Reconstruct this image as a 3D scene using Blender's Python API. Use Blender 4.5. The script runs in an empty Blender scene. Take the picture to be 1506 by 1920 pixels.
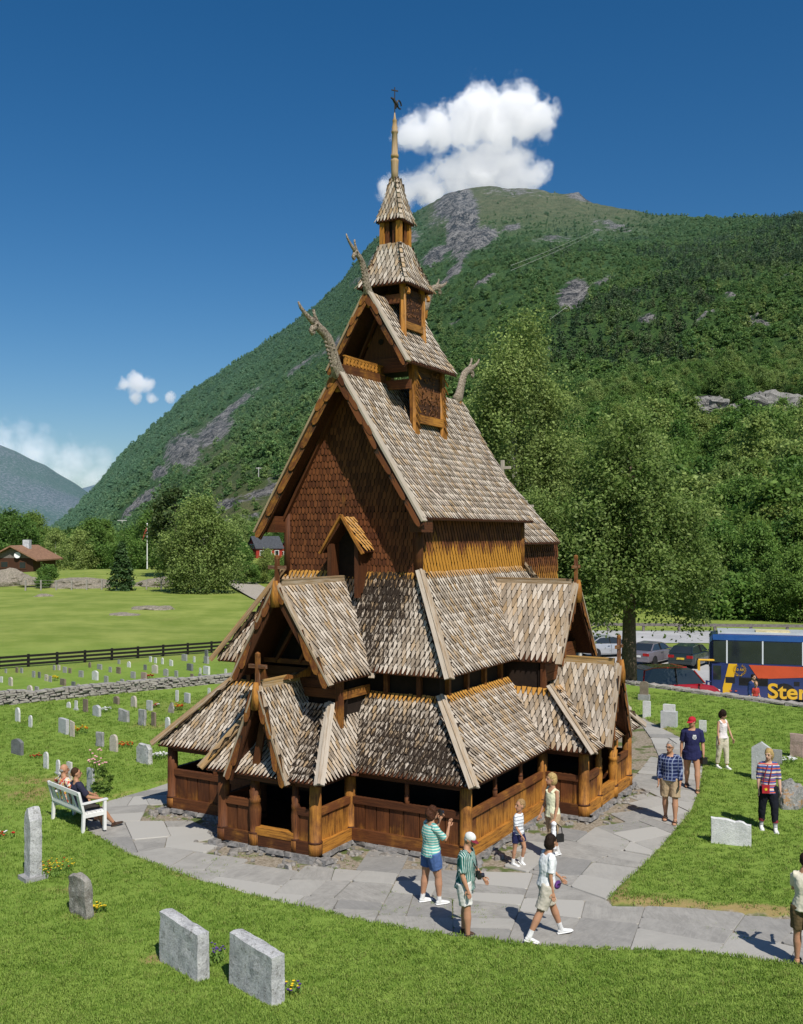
import bpy, bmesh, math, random
import numpy as np
from mathutils import Vector, Matrix, noise
R = math.radians
rng = random.Random(7)
sc = bpy.context.scene
COL = sc.collection
F, YH, HC = 1882.1, 1002.8, 6.4          # focal length in photo pixels, horizon row, eye height

def V(*a): return Vector(a)
def lerp(a, b, t): return a + (b - a) * t
def sstep(a, b, x):
    t = min(1, max(0, (x - a) / (b - a))); return t * t * (3 - 2 * t)
def ground_at(px, py, z=0.0):
    """survey: where a sight line of the photograph meets level z"""
    t = (z - HC) / (-(py - YH) / F)
    return Vector(((px - 753) / F * t, t, z))
def at_depth(px, py, Y):
    return Vector(((px - 753) / F * Y, Y, HC - (py - YH) / F * Y))

# ------------------------------------------------------------------ mesh builder
class MB:
    def __init__(s): s.v = []; s.f = []; s.m = []; s.c = []; s.g = []
    def add(s, vs, fs, col=(.5, 0, 0), mi=0, g=None):
        b = len(s.v)
        s.v.extend([tuple(v) for v in vs])
        if isinstance(col, list): s.c.extend(col)
        else: s.c.extend([col] * len(vs))
        if g is None:
            o = (rng.random() * 50, rng.random() * 50, rng.random() * 50)
            g = [(v[0] + o[0], v[1] + o[1], v[2] + o[2]) for v in vs]
        s.g.extend(g)
        for f in fs: s.f.append([i + b for i in f])
        if isinstance(mi, list): s.m.extend(mi)
        else: s.m.extend([mi] * len(fs))
    def frame_box(s, c, X, Y, Z, hx, hy, hz, col=None, mi=0, taper=1.0):
        """box: Z is the grain axis"""
        vs = []; g = []
        o = (rng.random() * 50, rng.random() * 50, rng.random() * 50)
        for k in (-1, 1):
            t = 1 if k < 0 else taper
            for i, j in ((-1, -1), (1, -1), (1, 1), (-1, 1)):
                vs.append(c + X * hx * i * t + Y * hy * j * t + Z * hz * k)
                g.append((hx * i + o[0], hy * j + o[1], hz * k + o[2]))
        if col is None: col = (rng.random(), 0, 0)
        s.add(vs, [(0, 3, 2, 1), (4, 5, 6, 7), (0, 1, 5, 4), (1, 2, 6, 5), (2, 3, 7, 6), (3, 0, 4, 7)], col, mi, g)
    def box(s, c, size, col=None, mi=0, rz=0, grain='z'):
        M = Matrix.Rotation(rz, 3, 'Z'); X, Y, Z = M.col[0].copy(), M.col[1].copy(), M.col[2].copy()
        c = Vector(c)
        if grain == 'x': s.frame_box(c, Y, Z, X, size[1] / 2, size[2] / 2, size[0] / 2, col, mi)
        elif grain == 'y': s.frame_box(c, Z, X, Y, size[2] / 2, size[0] / 2, size[1] / 2, col, mi)
        else: s.frame_box(c, X, Y, Z, size[0] / 2, size[1] / 2, size[2] / 2, col, mi)
    def beam(s, p0, p1, w, h, col=None, mi=0, up=Vector((0, 0, 1)), taper=1.0):
        p0 = Vector(p0); p1 = Vector(p1); Z = (p1 - p0).normalized()
        X = Z.cross(up)
        if X.length < 1e-4: X = Vector((1, 0, 0))
        X.normalize(); Y = Z.cross(X)
        s.frame_box((p0 + p1) / 2, X, Y, Z, w / 2, h / 2, (p1 - p0).length / 2, col, mi, taper)
    def tube(s, pts, rad, n=8, col=None, mi=0, cap=True, sq=1.0, ref=None):
        pts = [Vector(p) for p in pts]
        if not isinstance(rad, (list, tuple)): rad = [rad] * len(pts)
        if col is None: col = (rng.random(), 0, 0)
        vs = []; g = []; o = rng.random() * 50; L = 0
        X = None
        for i, p in enumerate(pts):
            T = (pts[min(i + 1, len(pts) - 1)] - pts[max(i - 1, 0)]).normalized()
            if X is None:
                r0 = Vector(ref) if ref is not None else (Vector((0, 0, 1)) if abs(T.z) < .9 else Vector((1, 0, 0)))
                X = (r0 - T * r0.dot(T)).normalized()
            else: X = (X - T * X.dot(T)).normalized()
            Y = T.cross(X)
            if i: L += (p - pts[i - 1]).length
            for k in range(n):
                a = 2 * math.pi * k / n
                vs.append(p + X * math.cos(a) * rad[i] + Y * math.sin(a) * rad[i] * sq)
                g.append((math.cos(a) * rad[i] + o, math.sin(a) * rad[i] + o, L + o))
        fs = []
        for i in range(len(pts) - 1):
            for k in range(n):
                a = i * n + k; b = i * n + (k + 1) % n
                fs.append((a, b, b + n, a + n))
        if cap:
            fs.append(tuple(reversed(range(n)))); fs.append(tuple(range((len(pts) - 1) * n, len(pts) * n)))
        s.add(vs, fs, col, mi, g)
    def lathe(s, base, prof, n=12, col=None, mi=0, axis=Vector((0, 0, 1))):
        pts = [Vector(base) + axis * z for z, r in prof]
        s.tube(pts, [r for z, r in prof], n, col, mi)
    def prism(s, poly, z0, z1, col=None, mi=0, M=None):
        """poly in local xy, extruded z0..z1, placed by matrix M"""
        n = len(poly); vs = [Vector((x, y, z0)) for x, y in poly] + [Vector((x, y, z1)) for x, y in poly]
        if M is not None: vs = [M @ v for v in vs]
        fs = [tuple(reversed(range(n))), tuple(range(n, 2 * n))] + [(i, (i + 1) % n, (i + 1) % n + n, i + n) for i in range(n)]
        if col is None: col = (rng.random(), 0, 0)
        s.add(vs, fs, col, mi)
    def quad(s, a, b, c, d, col=None, mi=0):
        s.add([a, b, c, d], [(0, 1, 2, 3)], col or (rng.random(), 0, 0), mi)
    def build(s, name, mats, parent=None, smooth=False):
        me = bpy.data.meshes.new(name)
        me.from_pydata(s.v, [], s.f)
        if not isinstance(mats, (list, tuple)): mats = [mats]
        for m in mats: me.materials.append(m)
        if len(mats) > 1: me.polygons.foreach_set('material_index', s.m)
        if smooth: me.polygons.foreach_set('use_smooth', [True] * len(me.polygons))
        a = me.attributes.new('Col', 'FLOAT_COLOR', 'POINT')
        c = np.ones((len(s.v), 4), np.float32); c[:, :3] = np.array(s.c, np.float32).reshape(-1, 3)
        a.data.foreach_set('color', c.ravel())
        a = me.attributes.new('g', 'FLOAT_VECTOR', 'POINT')
        a.data.foreach_set('vector', np.array(s.g, np.float32).ravel())
        me.update()
        o = bpy.data.objects.new(name, me); COL.objects.link(o)
        if parent is not None: o.parent = parent
        return o

def tag(o, label=None, cat=None, group=None, kind=None):
    if label: o['label'] = label
    if cat: o['category'] = cat
    if group: o['group'] = group
    if kind: o['kind'] = kind
    return o
def thing(name, label, cat, loc=(0, 0, 0), rz=0, group=None):
    o = bpy.data.objects.new(name, None); COL.objects.link(o)
    o.location = loc; o.rotation_euler = (0, 0, rz); o.empty_display_size = .2
    return tag(o, label, cat, group)
KIDS = {}
def dup(root, loc, rz, label, scale=None, group=None):
    r = root.copy(); COL.objects.link(r); r.location = loc; r.rotation_euler = (0, 0, rz)
    if scale: r.scale = scale
    r['label'] = label
    if group: r['group'] = group
    if root.name not in KIDS: KIDS[root.name] = [(c, list(c.children)) for c in root.children]
    for ch, gs in KIDS[root.name]:
        c = ch.copy(); COL.objects.link(c); c.parent = r
        for g_ in gs:
            d = g_.copy(); COL.objects.link(d); d.parent = c
    return r

# ------------------------------------------------------------------ materials
class NT:
    """tiny node helper"""
    def __init__(s, name):
        s.m = bpy.data.materials.new(name); s.m.use_nodes = True
        s.t = s.m.node_tree; s.n = s.t.nodes; s.l = s.t.links
        s.b = s.n['Principled BSDF']; s.b.inputs['Roughness'].default_value = .8
        s.b.inputs['Specular IOR Level'].default_value = .25
    def node(s, ty, **kw):
        n = s.n.new(ty)
        for k, v in kw.items(): setattr(n, k, v)
        return n
    def set(s, inp, v):
        if hasattr(v, 'is_linked') or hasattr(v, 'links'): s.l.new(v, inp)
        elif isinstance(v, (tuple, list)) and len(v) == 3 and inp.type == 'RGBA': inp.default_value = (*v, 1)
        else: inp.default_value = v
    def attr(s, name): return s.node('ShaderNodeAttribute', attribute_name=name)
    def sep(s, v):
        n = s.node('ShaderNodeSeparateXYZ'); s.set(n.inputs[0], v); return n.outputs
    def mul(s, v, k):
        n = s.node('ShaderNodeVectorMath', operation='MULTIPLY'); s.set(n.inputs[0], v); n.inputs[1].default_value = k; return n.outputs[0]
    def noise(s, v, scale=5, detail=4, rough=.6, dist=0):
        n = s.node('ShaderNodeTexNoise'); s.set(n.inputs['Vector'], v); n.inputs['Scale'].default_value = scale
        n.inputs['Detail'].default_value = detail; n.inputs['Roughness'].default_value = rough; n.inputs['Distortion'].default_value = dist
        return n.outputs['Fac']
    def math(s, op, a, b=0.0, clamp=False):
        n = s.node('ShaderNodeMath', operation=op, use_clamp=clamp); s.set(n.inputs[0], a); s.set(n.inputs[1], b); return n.outputs[0]
    def ramp(s, f, lo, hi):
        n = s.node('ShaderNodeMapRange', interpolation_type='SMOOTHSTEP'); s.set(n.inputs['Value'], f)
        n.inputs['From Min'].default_value = lo; n.inputs['From Max'].default_value = hi; return n.outputs[0]
    def mix(s, f, a, b, blend='MIX'):
        n = s.node('ShaderNodeMix', data_type='RGBA', blend_type=blend)
        s.set(n.inputs[0], f); s.set(n.inputs[6], a); s.set(n.inputs[7], b); return n.outputs[2]
    def col(s, c): s.set(s.b.inputs['Base Color'], c)
    def bump(s, h, d=.01, st=.6):
        n = s.node('ShaderNodeBump'); n.inputs['Distance'].default_value = d; n.inputs['Strength'].default_value = st
        s.set(n.inputs['Height'], h); s.l.new(n.outputs[0], s.b.inputs['Normal'])
    def geo(s): return s.node('ShaderNodeNewGeometry').outputs['Position']
    def obj(s): return s.node('ShaderNodeTexCoord').outputs['Object']

def plain(name, c, rough=.7, var=.25, scale=6, spec=.25, metal=0, bump=0):
    t = NT(name); p = t.attr('g').outputs['Vector']; f = t.noise(p, scale, 4, .65)
    t.col(t.mix(t.ramp(f, .3, .7), tuple(x * (1 - var) for x in c), tuple(min(.9, x * (1 + var * .6)) for x in c)))
    t.b.inputs['Roughness'].default_value = rough; t.b.inputs['Specular IOR Level'].default_value = spec
    t.b.inputs['Metallic'].default_value = metal
    if bump: t.bump(f, bump)
    return t.m

def timber(name, dark, mid, gold, grey=(.4, .35, .29), tar=(.02, .012, .008)):
    """Col.r brightness of the piece, Col.g amount of golden fresh tar, Col.b amount of bleached grey"""
    t = NT(name); g = t.attr('g').outputs['Vector']; c = t.sep(t.attr('Col').outputs['Vector'])
    gr = t.noise(t.mul(g, (38, 38, 2.2)), 1, 5, .7, .4); big = t.noise(g, 2.3, 4, .6)
    f = t.math('ADD', t.math('MULTIPLY', gr, .75), t.math('MULTIPLY', c[0], .35))
    base = t.mix(t.ramp(f, .3, .8), dark, mid)
    gm = t.math('ADD', c[1], t.math('MULTIPLY', t.math('SUBTRACT', big, .5), .9))
    base = t.mix(t.math('MULTIPLY', t.ramp(gm, .3, .75), t.ramp(gr, .25, .6)), base, gold)
    run = t.noise(t.mul(g, (9, 9, 1.3)), 1, 4, .7, .5); base = t.mix(t.math('MULTIPLY', t.ramp(run, .5, .68), .6), base, dark)
    gy = t.math('ADD', c[2], t.math('MULTIPLY', t.math('SUBTRACT', gr, .5), .8))
    base = t.mix(t.ramp(gy, .35, .7), base, grey)
    crack = t.noise(t.mul(g, (60, 60, 1.5)), 1, 3, .8)
    base = t.mix(t.math('MULTIPLY', t.ramp(crack, .62, .72), .75), base, tar)
    t.col(base); t.bump(gr, .006, .7); t.b.inputs['Roughness'].default_value = .7
    return t.m

def shingle_mat(name, lo, hi, gold, tar=(.026, .017, .011), tan=.6):
    """Col.r piece brightness, Col.g golden (sheltered), Col.b tarred, also painted gap shade"""
    t = NT(name); g = t.attr('g').outputs['Vector']; c = t.sep(t.attr('Col').outputs['Vector'])
    gr = t.noise(t.mul(g, (55, 55, 5)), 1, 5, .7, .3); sp = t.noise(t.mul(g, (16, 16, 7)), 1, 4, .7)
    f = t.math('ADD', t.math('MULTIPLY', gr, .6), t.math('MULTIPLY', c[0], .55))
    base = t.mix(t.ramp(f, .25, .85), lo, hi)
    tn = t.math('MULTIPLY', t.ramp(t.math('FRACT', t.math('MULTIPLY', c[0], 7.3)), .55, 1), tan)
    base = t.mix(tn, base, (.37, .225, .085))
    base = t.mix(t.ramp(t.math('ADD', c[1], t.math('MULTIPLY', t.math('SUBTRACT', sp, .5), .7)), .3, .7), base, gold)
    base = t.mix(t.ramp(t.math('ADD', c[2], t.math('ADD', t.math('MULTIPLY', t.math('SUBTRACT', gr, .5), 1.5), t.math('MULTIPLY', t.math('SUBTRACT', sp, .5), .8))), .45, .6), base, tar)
    t.col(base); t.bump(gr, .005, .7); t.b.inputs['Roughness'].default_value = .78
    return t.m
# ================================================================== THE STAVE CHURCH
TH = 0.5167
U = Vector((math.sin(TH), math.cos(TH), 0)); S = Vector((math.cos(TH), -math.sin(TH), 0))
CO = Vector((-.062, 24.787, 0))
def P(a, b, z): return Vector((a, -b, z))            # church axes: a = east along the ridge, b = south
def W(a, b, z=0): return CO + U * a + S * b + V(0, 0, z)
church = thing('stave_church', 'dark tarred wooden stave church with tiered shingle roofs and dragon heads', 'church', CO, math.pi / 2 - TH)

M_SH = shingle_mat('shingle_grey', (.235, .185, .135), (.56, .485, .40), (.47, .23, .045))
M_SHW = shingle_mat('shingle_brown', (.075, .023, .008), (.165, .055, .018), (.46, .21, .028), tan=0)
M_EDGE = plain('shingle_edge', (.018, .011, .007), .9)
M_TIM = timber('tarred_timber', (.05, .017, .007), (.155, .053, .017), (.47, .205, .033))
M_BRD = timber('bleached_board', (.22, .14, .07), (.42, .31, .19), (.5, .28, .06), grey=(.42, .365, .3))
t = NT('carved_weathered_wood'); g_ = t.attr('g').outputs['Vector']; n1 = t.noise(g_, 26, 3, .55, 2.2); n2 = t.noise(t.mul(g_, (60, 60, 8)), 1, 4, .7)
t.col(t.mix(t.math('MULTIPLY', t.ramp(n1, .44, .52), t.ramp(n2, .2, .6)), (.085, .06, .04), (.46, .385, .3))); t.bump(n1, .02, 1.0); M_DRG = t.m
M_DK = plain('recess_shade_wood', (.02, .012, .008), .9)  # near-black wood, shade of the recesses put into its colour
M_IRON = plain('dark_iron', (.03, .025, .025), .5)

def shingles(mb, bl, br, tl, tr, w=.15, ex=.22, shape='point', lift=.044, th=.017, gold=None, tar=None, conc=0.0, under=True,
             seed=0, drop=.02, clip=None, yscale=2.05, back=.05):
    r_ = random.Random(seed * 977 + 13)
    bl, br, tl, tr = map(Vector, (bl, br, tl, tr))
    X = (br - bl).normalized(); mb0 = (bl + br) / 2; mt = (tl + tr) / 2
    Uv = mt - mb0; Uv = (Uv - X * Uv.dot(X)); H = Uv.length; Uv.normalize(); N = X.cross(Uv).normalized()
    nr = max(1, int(H / ex + .5)); ex = H / nr; L = ex * yscale
    if shape == 'point': out = [(-.5, 1), (-.5, .46), (-.2, .07), (0, 0), (.2, .07), (.5, .46), (.5, 1)]
    elif shape == 'round': out = [(-.5, 1), (-.5, .2), (-.36, .06), (0, 0), (.36, .06), (.5, .2), (.5, 1)]
    else: out = [(-.5, 1), (-.5, .0), (-.2, -.01), (0, 0), (.2, .01), (.5, .0), (.5, 1)]
    for r in range(nr):
        v = r / nr
        pl = lerp(bl, tl, v); pr = lerp(br, tr, v)
        xl = (pl - mb0).dot(X); xr = (pr - mb0).dot(X)
        k0 = int(math.floor(xl / w)) - 1; k1 = int(math.ceil(xr / w)) + 1
        for k in range(k0, k1 + 1):
            x = (k + .5 * (r % 2)) * w
            if x < xl + .1 * w or x > xr - .1 * w: continue
            y0 = v * H - r_.random() * drop
            lf = lift * (.85 + .35 * r_.random()); ang = (r_.random() - .5) * .09; ww = w * (.8 + .08 * r_.random())
            o3 = (r_.random() * 60, r_.random() * 60, r_.random() * 60)
            cr = r_.random(); cg = gold(v, x) if gold else 0; cb = tar(v, x) if tar else 0
            if clip is not None and not clip(mb0 + X * x + Uv * (y0 + ex * .5)): continue
            top = []; bot = []; g1 = []
            for (ox, oy) in out:
                xx = ox * ww; yy = oy * L
                if yy == L and r == nr - 1: yy = L * .55
                X2 = xx + ang * yy; vv = min(1.05, (y0 + yy) / H)
                off = conc * 4 * vv * (1 - vv) if conc else 0
                z = lf * (1 - yy / L) - off
                p = mb0 + X * (x + X2) + Uv * (y0 + yy)
                bot.append(p + N * z); top.append(p + N * (z + th)); g1.append((xx + o3[0], o3[1], yy + o3[2]))
            n = len(out)
            mb.add(top, [tuple(range(n))], [(cr, cg, cb + (.62 if oy_ > .9 and r < nr - 1 else .0)) for _, oy_ in out], 0, g1)  # covered upper part darkened, painting shade into the gaps between shingles
            mb.add(bot + top, [(i, i + 1, i + 1 + n, i + n) for i in range(n - 1)], (cr, cg, cb), 1)
    if under:
        t = back; ns = 4 if conc else 1
        for i in range(ns):
            v0 = i / ns; v1 = (i + 1) / ns; o0 = conc * 4 * v0 * (1 - v0); o1 = conc * 4 * v1 * (1 - v1)
            q = [lerp(bl, tl, v0) - N * o0, lerp(br, tr, v0) - N * o0, lerp(br, tr, v1) - N * o1, lerp(bl, tl, v1) - N * o1]
            mb.add(q + [p - N * t for p in q], [(0, 1, 2, 3), (7, 6, 5, 4), (0, 4, 5, 1), (1, 5, 6, 2), (2, 6, 7, 3), (3, 7, 4, 0)], (.15, .0, .0), 2)

def top_gold(a, st=1.0, base=0.0): return lambda v, x: base + st * sstep(a, 1, v)
MS = [M_SH, M_EDGE, M_TIM]; MW = [M_SHW, M_EDGE, M_TIM]
def hip_board(p0, p1, w=.2, gold=.15, grey=.6, lift=.12, twin=True, nrm=None):
    """a long weathered board covering a hip, two faces meeting on the hip line"""
    p0 = Vector(p0); p1 = Vector(p1); m = MB(); Z = (p1 - p0).normalized()
    out = Vector(nrm).normalized() if nrm is not None else Vector((Z.x, Z.y, 0)).normalized() * -1
    side = Z.cross(out).normalized(); N = side.cross(Z).normalized()
    if N.z < 0: N = -N
    for s in (-1, 1):
        ctr = (p0 + p1) / 2 + N * lift + side * s * w * .36 - N * w * .09
        X = (side * s * .9 - N * .42).normalized(); Y = Z.cross(X).normalized()
        m.frame_box(ctr, X, Y, Z, w * .42, .018, (p1 - p0).length / 2, (rng.random(), gold, grey + rng.random() * .2))
    m.frame_box((p0 + p1) / 2 + N * (lift + .012), side, N, Z, .03, .03, (p1 - p0).length / 2, (rng.random(), gold, grey))
    return m.build('hip_board', M_BRD, church)

# ---- gallery: sill, parapet, posts
GW, GE, GB = 3.96, 5.3, 3.76
PW, PWB0, PWB1 = 5.23, -1.2, 1.1       # west porch
SB, SA0, SA1 = 4.75, .03, 3.25         # south porch
outline = [(-GW, GB), (SA0, GB), (SA0, SB), (SA1, SB), (SA1, GB), (GE, GB), (GE, -GB), (-GW, -GB), (-GW, PWB0), (-PW, PWB0), (-PW, PWB1), (-GW, PWB1)]
def edge_tone(i):
    p, q = outline[i], outline[(i + 1) % len(outline)]
    return 'S' if abs(p[1] - q[1]) < .01 and q[0] > p[0] else 'W'
def door_gap(p, q):
    if p == (-PW, PWB0): return (.36, .79)
    if p == (SA0, SB): return (.3, .62)
for i in range(len(outline)):
    p, q = outline[i], outline[(i + 1) % len(outline)]
    a = P(*p, 0); b = P(*q, 0); D = (b - a).normalized(); L = (b - a).length; Nn = Vector((D.y, -D.x, 0))
    south = D.x > .9; gold = .5 if south else .08
    far = (p[0] == GE or q == (-GW, -GB) or p == (SA1, GB))
    m = MB(); m.beam(a + V(0, 0, .24), b + V(0, 0, .24), .2, .24, (rng.random(), gold + .25, 0)); m.build('sill_beam', M_TIM, church)
    gaps = [(0, 1)]
    dg = door_gap(p, q)
    if dg: gaps = [(0, dg[0]), (dg[1], 1)]
    for g0, g1 in gaps:
        m = MB(); x = g0 * L + .1; x1 = g1 * L - .1
        while x < x1 - .02:
            wd = min(.24 + rng.random() * .14, x1 - x)
            if x1 - x - wd < .1: wd = x1 - x
            c = a + D * (x + wd / 2) + V(0, 0, .61) + Nn * rng.uniform(-.006, .006)
            gg = gold + rng.uniform(-.18, .12)
            m.frame_box(c, D, Nn, V(0, 0, 1), wd / 2 - .011, .025, .27, [(rng.random(), gg + (.38 if k < 4 else -.08), 0) for k in range(8)])
            x += wd
        m.build('parapet_boards', M_TIM, church)
        m = MB(); m.beam(a + D * g0 * L + V(0, 0, .94) + Nn * .02, a + D * g1 * L + V(0, 0, .94) + Nn * .02, .1, .14, (rng.random(), gold * .8, 0))
        m.build('parapet_rail', M_TIM, church)
    m = MB(); m.beam(a + V(0, 0, 1.5), b + V(0, 0, 1.5), .16, .14, (.2, .1, 0)); m.build('wall_plate', M_TIM, church)
def post(a, b, z0=.1, z1=1.5, r=.11, gold=.5, waist=False):
    m = MB(); h = z1 - z0
    if waist: prof = [(0, r * 1.15), (.26, r * 1.2), (.27, r * .85), (.45, r * 1.0), (.75, r * 1.12), (h * .62, r * .9), (h * .63, r * 1.05), (h * .68, r * 1.05), (h * .69, r * .92), (h * .8, r * 1.05), (h * .81, r * .8), (h, r * .8)]
    else: prof = [(0, r * 1.15), (.24, r * 1.18), (.25, r), (h * .6, r * 1.03), (h, r * .98)]
    m.lathe(P(a, b, z0), prof, 12, [(rng.random() * .3 + .4, gold + (.08 if k < 24 else 0), 0) for k in range(12 * len(prof))])
    m.tube([P(a, b, z0 + .25), P(a, b, z0 + .285)], r * 1.2, 12, (.1, 0, 0)); m.build('post', M_TIM, church, True)
for i, (a, b) in enumerate(outline):
    post(a, b, r=.12, gold=.55 if b > .5 else .3)
for a in (-2.6, -1.25): post(a, GB, z0=.9, r=.045, gold=.2)
for b in (-2.5, 2.45): post(-GW, b, z0=.9, r=.045, gold=.2)
for a in (4.2,): post(a, GB, r=.1, gold=.5)
post(-PW - .03, PWB0 + .42 * 2.0, r=.115, gold=.35, waist=True); post(-PW - .02, PWB0 + .8 * 2.3, r=.085, gold=.35, waist=True)
post(SA0 + .95, SB + .02, r=.085, gold=.7, waist=True); post(SA0 + 2.0, SB + .03, r=.11, gold=.7, waist=True)
# thresholds
for p0, p1 in ((P(-PW - .03, -.37, .42), P(-PW - .03, .64, .42)), (P(SA0 + .95, SB + .03, .42), P(SA0 + 2.0, SB + .03, .42))):
    m = MB(); m.beam(p0, p1, .16, .16, (.5, .75, .25)); m.build('threshold', M_TIM, church)
# inner walls and floor
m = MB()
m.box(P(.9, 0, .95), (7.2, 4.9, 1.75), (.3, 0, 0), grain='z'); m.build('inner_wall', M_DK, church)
m = MB(); m.box(P(.67, 0, .2), (9.1, 7.4, .1), (.3, 0, 0), grain='x'); m.box(P(-4.5, -.05, .2), (1.35, 2.2, .1), (.3, 0, 0), grain='x'); m.box(P(1.64, 4.2, .2), (3.1, 1.0, .1), (.3, 0, 0), grain='x')
m.build('floor_boards', M_TIM, church)
# foundation: uneven slabs under the sill
m = MB(); fr = random.Random(5)
for i in range(len(outline)):
    p, q = outline[i], outline[(i + 1) % len(outline)]; a = P(*p, 0); b = P(*q, 0); D = (b - a).normalized(); Nn = Vector((D.y, -D.x, 0)); L = (b - a).length; x = -.15
    while x < L + .15:
        l = fr.uniform(.18, .5)
        for k in range(2):
            c = a + D * (x + l / 2) + Nn * fr.uniform(-.02, .1) + V(0, 0, .02 + .065 * k)
            t = fr.uniform(-.3, .3); X = (D * math.cos(t) + Nn * math.sin(t)); Y = V(0, 0, 1).cross(X)
            m.frame_box(c, X, Y, V(0, 0, 1), l * .5 * fr.uniform(.8, 1.1), fr.uniform(.08, .16), .035, (fr.random(), 0, 0), taper=fr.uniform(.8, .97))
        x += l * .9
M_FND = plain('grey_slate_stone', (.22, .21, .2), .85, .45, 9, bump=.01)
m.build('foundation_stones', M_FND, church)

# ---- gallery roof
EZ, TZ, o = 1.56, 3.0, .24
eW, eE, eB = -GW - o, GE + o, GB + o
tW, tE, tB = -2.97, 4.6, 2.68
def tarW(v, x): return .26 + .34 * sstep(-2.6, 1.5, x) * (1 - .5 * v) + .2 * (noise.noise(Vector((x * .7, v * 2, 3))))
def tarS(v, x): return .17 + .3 * noise.noise(Vector((x * .5, v * 2.5, 9)))
m = MB()
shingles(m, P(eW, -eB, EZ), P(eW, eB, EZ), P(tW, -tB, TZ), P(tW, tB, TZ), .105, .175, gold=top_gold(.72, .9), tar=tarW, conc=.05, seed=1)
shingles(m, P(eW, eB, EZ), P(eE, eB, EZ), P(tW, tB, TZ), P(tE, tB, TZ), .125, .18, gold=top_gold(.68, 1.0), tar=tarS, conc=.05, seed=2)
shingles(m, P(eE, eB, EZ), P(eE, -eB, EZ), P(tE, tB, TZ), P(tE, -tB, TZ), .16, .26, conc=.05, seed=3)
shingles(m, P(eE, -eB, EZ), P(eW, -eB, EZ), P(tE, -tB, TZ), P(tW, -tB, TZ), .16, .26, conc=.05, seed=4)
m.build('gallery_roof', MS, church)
hip_board(P(eW - .06, eB + .06, EZ - .04), P(tW, tB, TZ - .02), .145, .05, .5)
hip_board(P(eW - .06, -eB - .06, EZ - .04), P(tW, -tB, TZ), .17, .35, .3)
hip_board(P(eE + .06, eB + .06, EZ - .04), P(tE, tB, TZ), .22, .1, .55)
hip_board(P(eE + .06, -eB - .06, EZ - .04), P(tE, -tB, TZ), .22)
# west porch roof
pe, p0, p1 = -PW - .26, PWB0 - .26, PWB1 + .26
m = MB()
shingles(m, P(pe, p0, EZ), P(pe, p1, EZ), P(-4.2, p0 + .6, 2.86), P(-4.2, p1 - .6, 2.86), .1, .16, tar=lambda v, x: .22 + .3 * sstep(-.2, .8, x) - .2 * (x < -.5), conc=.04, gold=top_gold(.75, .6), seed=5)
shingles(m, P(pe, p1, EZ), P(-3.0, p1, EZ), P(-4.2, p1 - .6, 2.86), P(-2.9, p1 - .6, 2.86), .12, .17, gold=top_gold(.6, .5, .12), tar=lambda v, x: .1, conc=.04, seed=6)
shingles(m, P(-3.0, p0, EZ), P(pe, p0, EZ), P(-2.9, p0 + .6, 2.86), P(-4.2, p0 + .6, 2.86), .15, .24, conc=.04, seed=7)
m.build('porch_roof', MS, church)
hip_board(P(pe - .05, p1 + .05, EZ - .03), P(-4.2, p1 - .6, 2.86), .135, .06, .55)
hip_board(P(pe - .05, p0 - .05, EZ - .03), P(-4.2, p0 + .6, 2.86), .16, .42, .25)
# valley board at the inner corner (tar black)
m = MB(); m.beam(P(-4.27, 1.4, 1.5), P(-3.4, 1.02, 2.35), .16, .03, (.2, 0, .2), up=P(-1, .5, 1)); m.build('valley_board', M_TIM, church)
# south porch roof
q0, q1, qe = SA0 - .26, SA1 + .26, SB + .26
m = MB()
shingles(m, P(q0, qe, EZ), P(q1, qe, EZ), P(q0 + .72, 3.75, 2.8), P(q1 - .72, 3.75, 2.8), .13, .2, gold=top_gold(.5, .6), conc=.04, seed=8, tar=tarS)
shingles(m, P(q0, 2.7, EZ), P(q0, qe, EZ), P(q0 + .72, 2.6, 2.8), P(q0 + .72, 3.75, 2.8), .13, .18, gold=top_gold(.6, 1.0), tar=lambda v, x: .2 + .25 * noise.noise(Vector((x, v * 3, 4))), conc=.03, seed=9)
shingles(m, P(q1, qe, EZ), P(q1, 2.7, EZ), P(q1 - .72, 3.75, 2.8), P(q1 - .72, 2.6, 2.8), .17, .26, seed=10)
m.build('porch_roof', MS, church)
hip_board(P(q0 - .05, qe + .05, EZ - .04), P(q0 + .72, 3.72, 2.82), .135, .12, .45)
hip_board(P(q1 + .05, qe + .05, EZ - .04), P(q1 - .72, 3.72, 2.82), .24, .12, .5)

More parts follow.
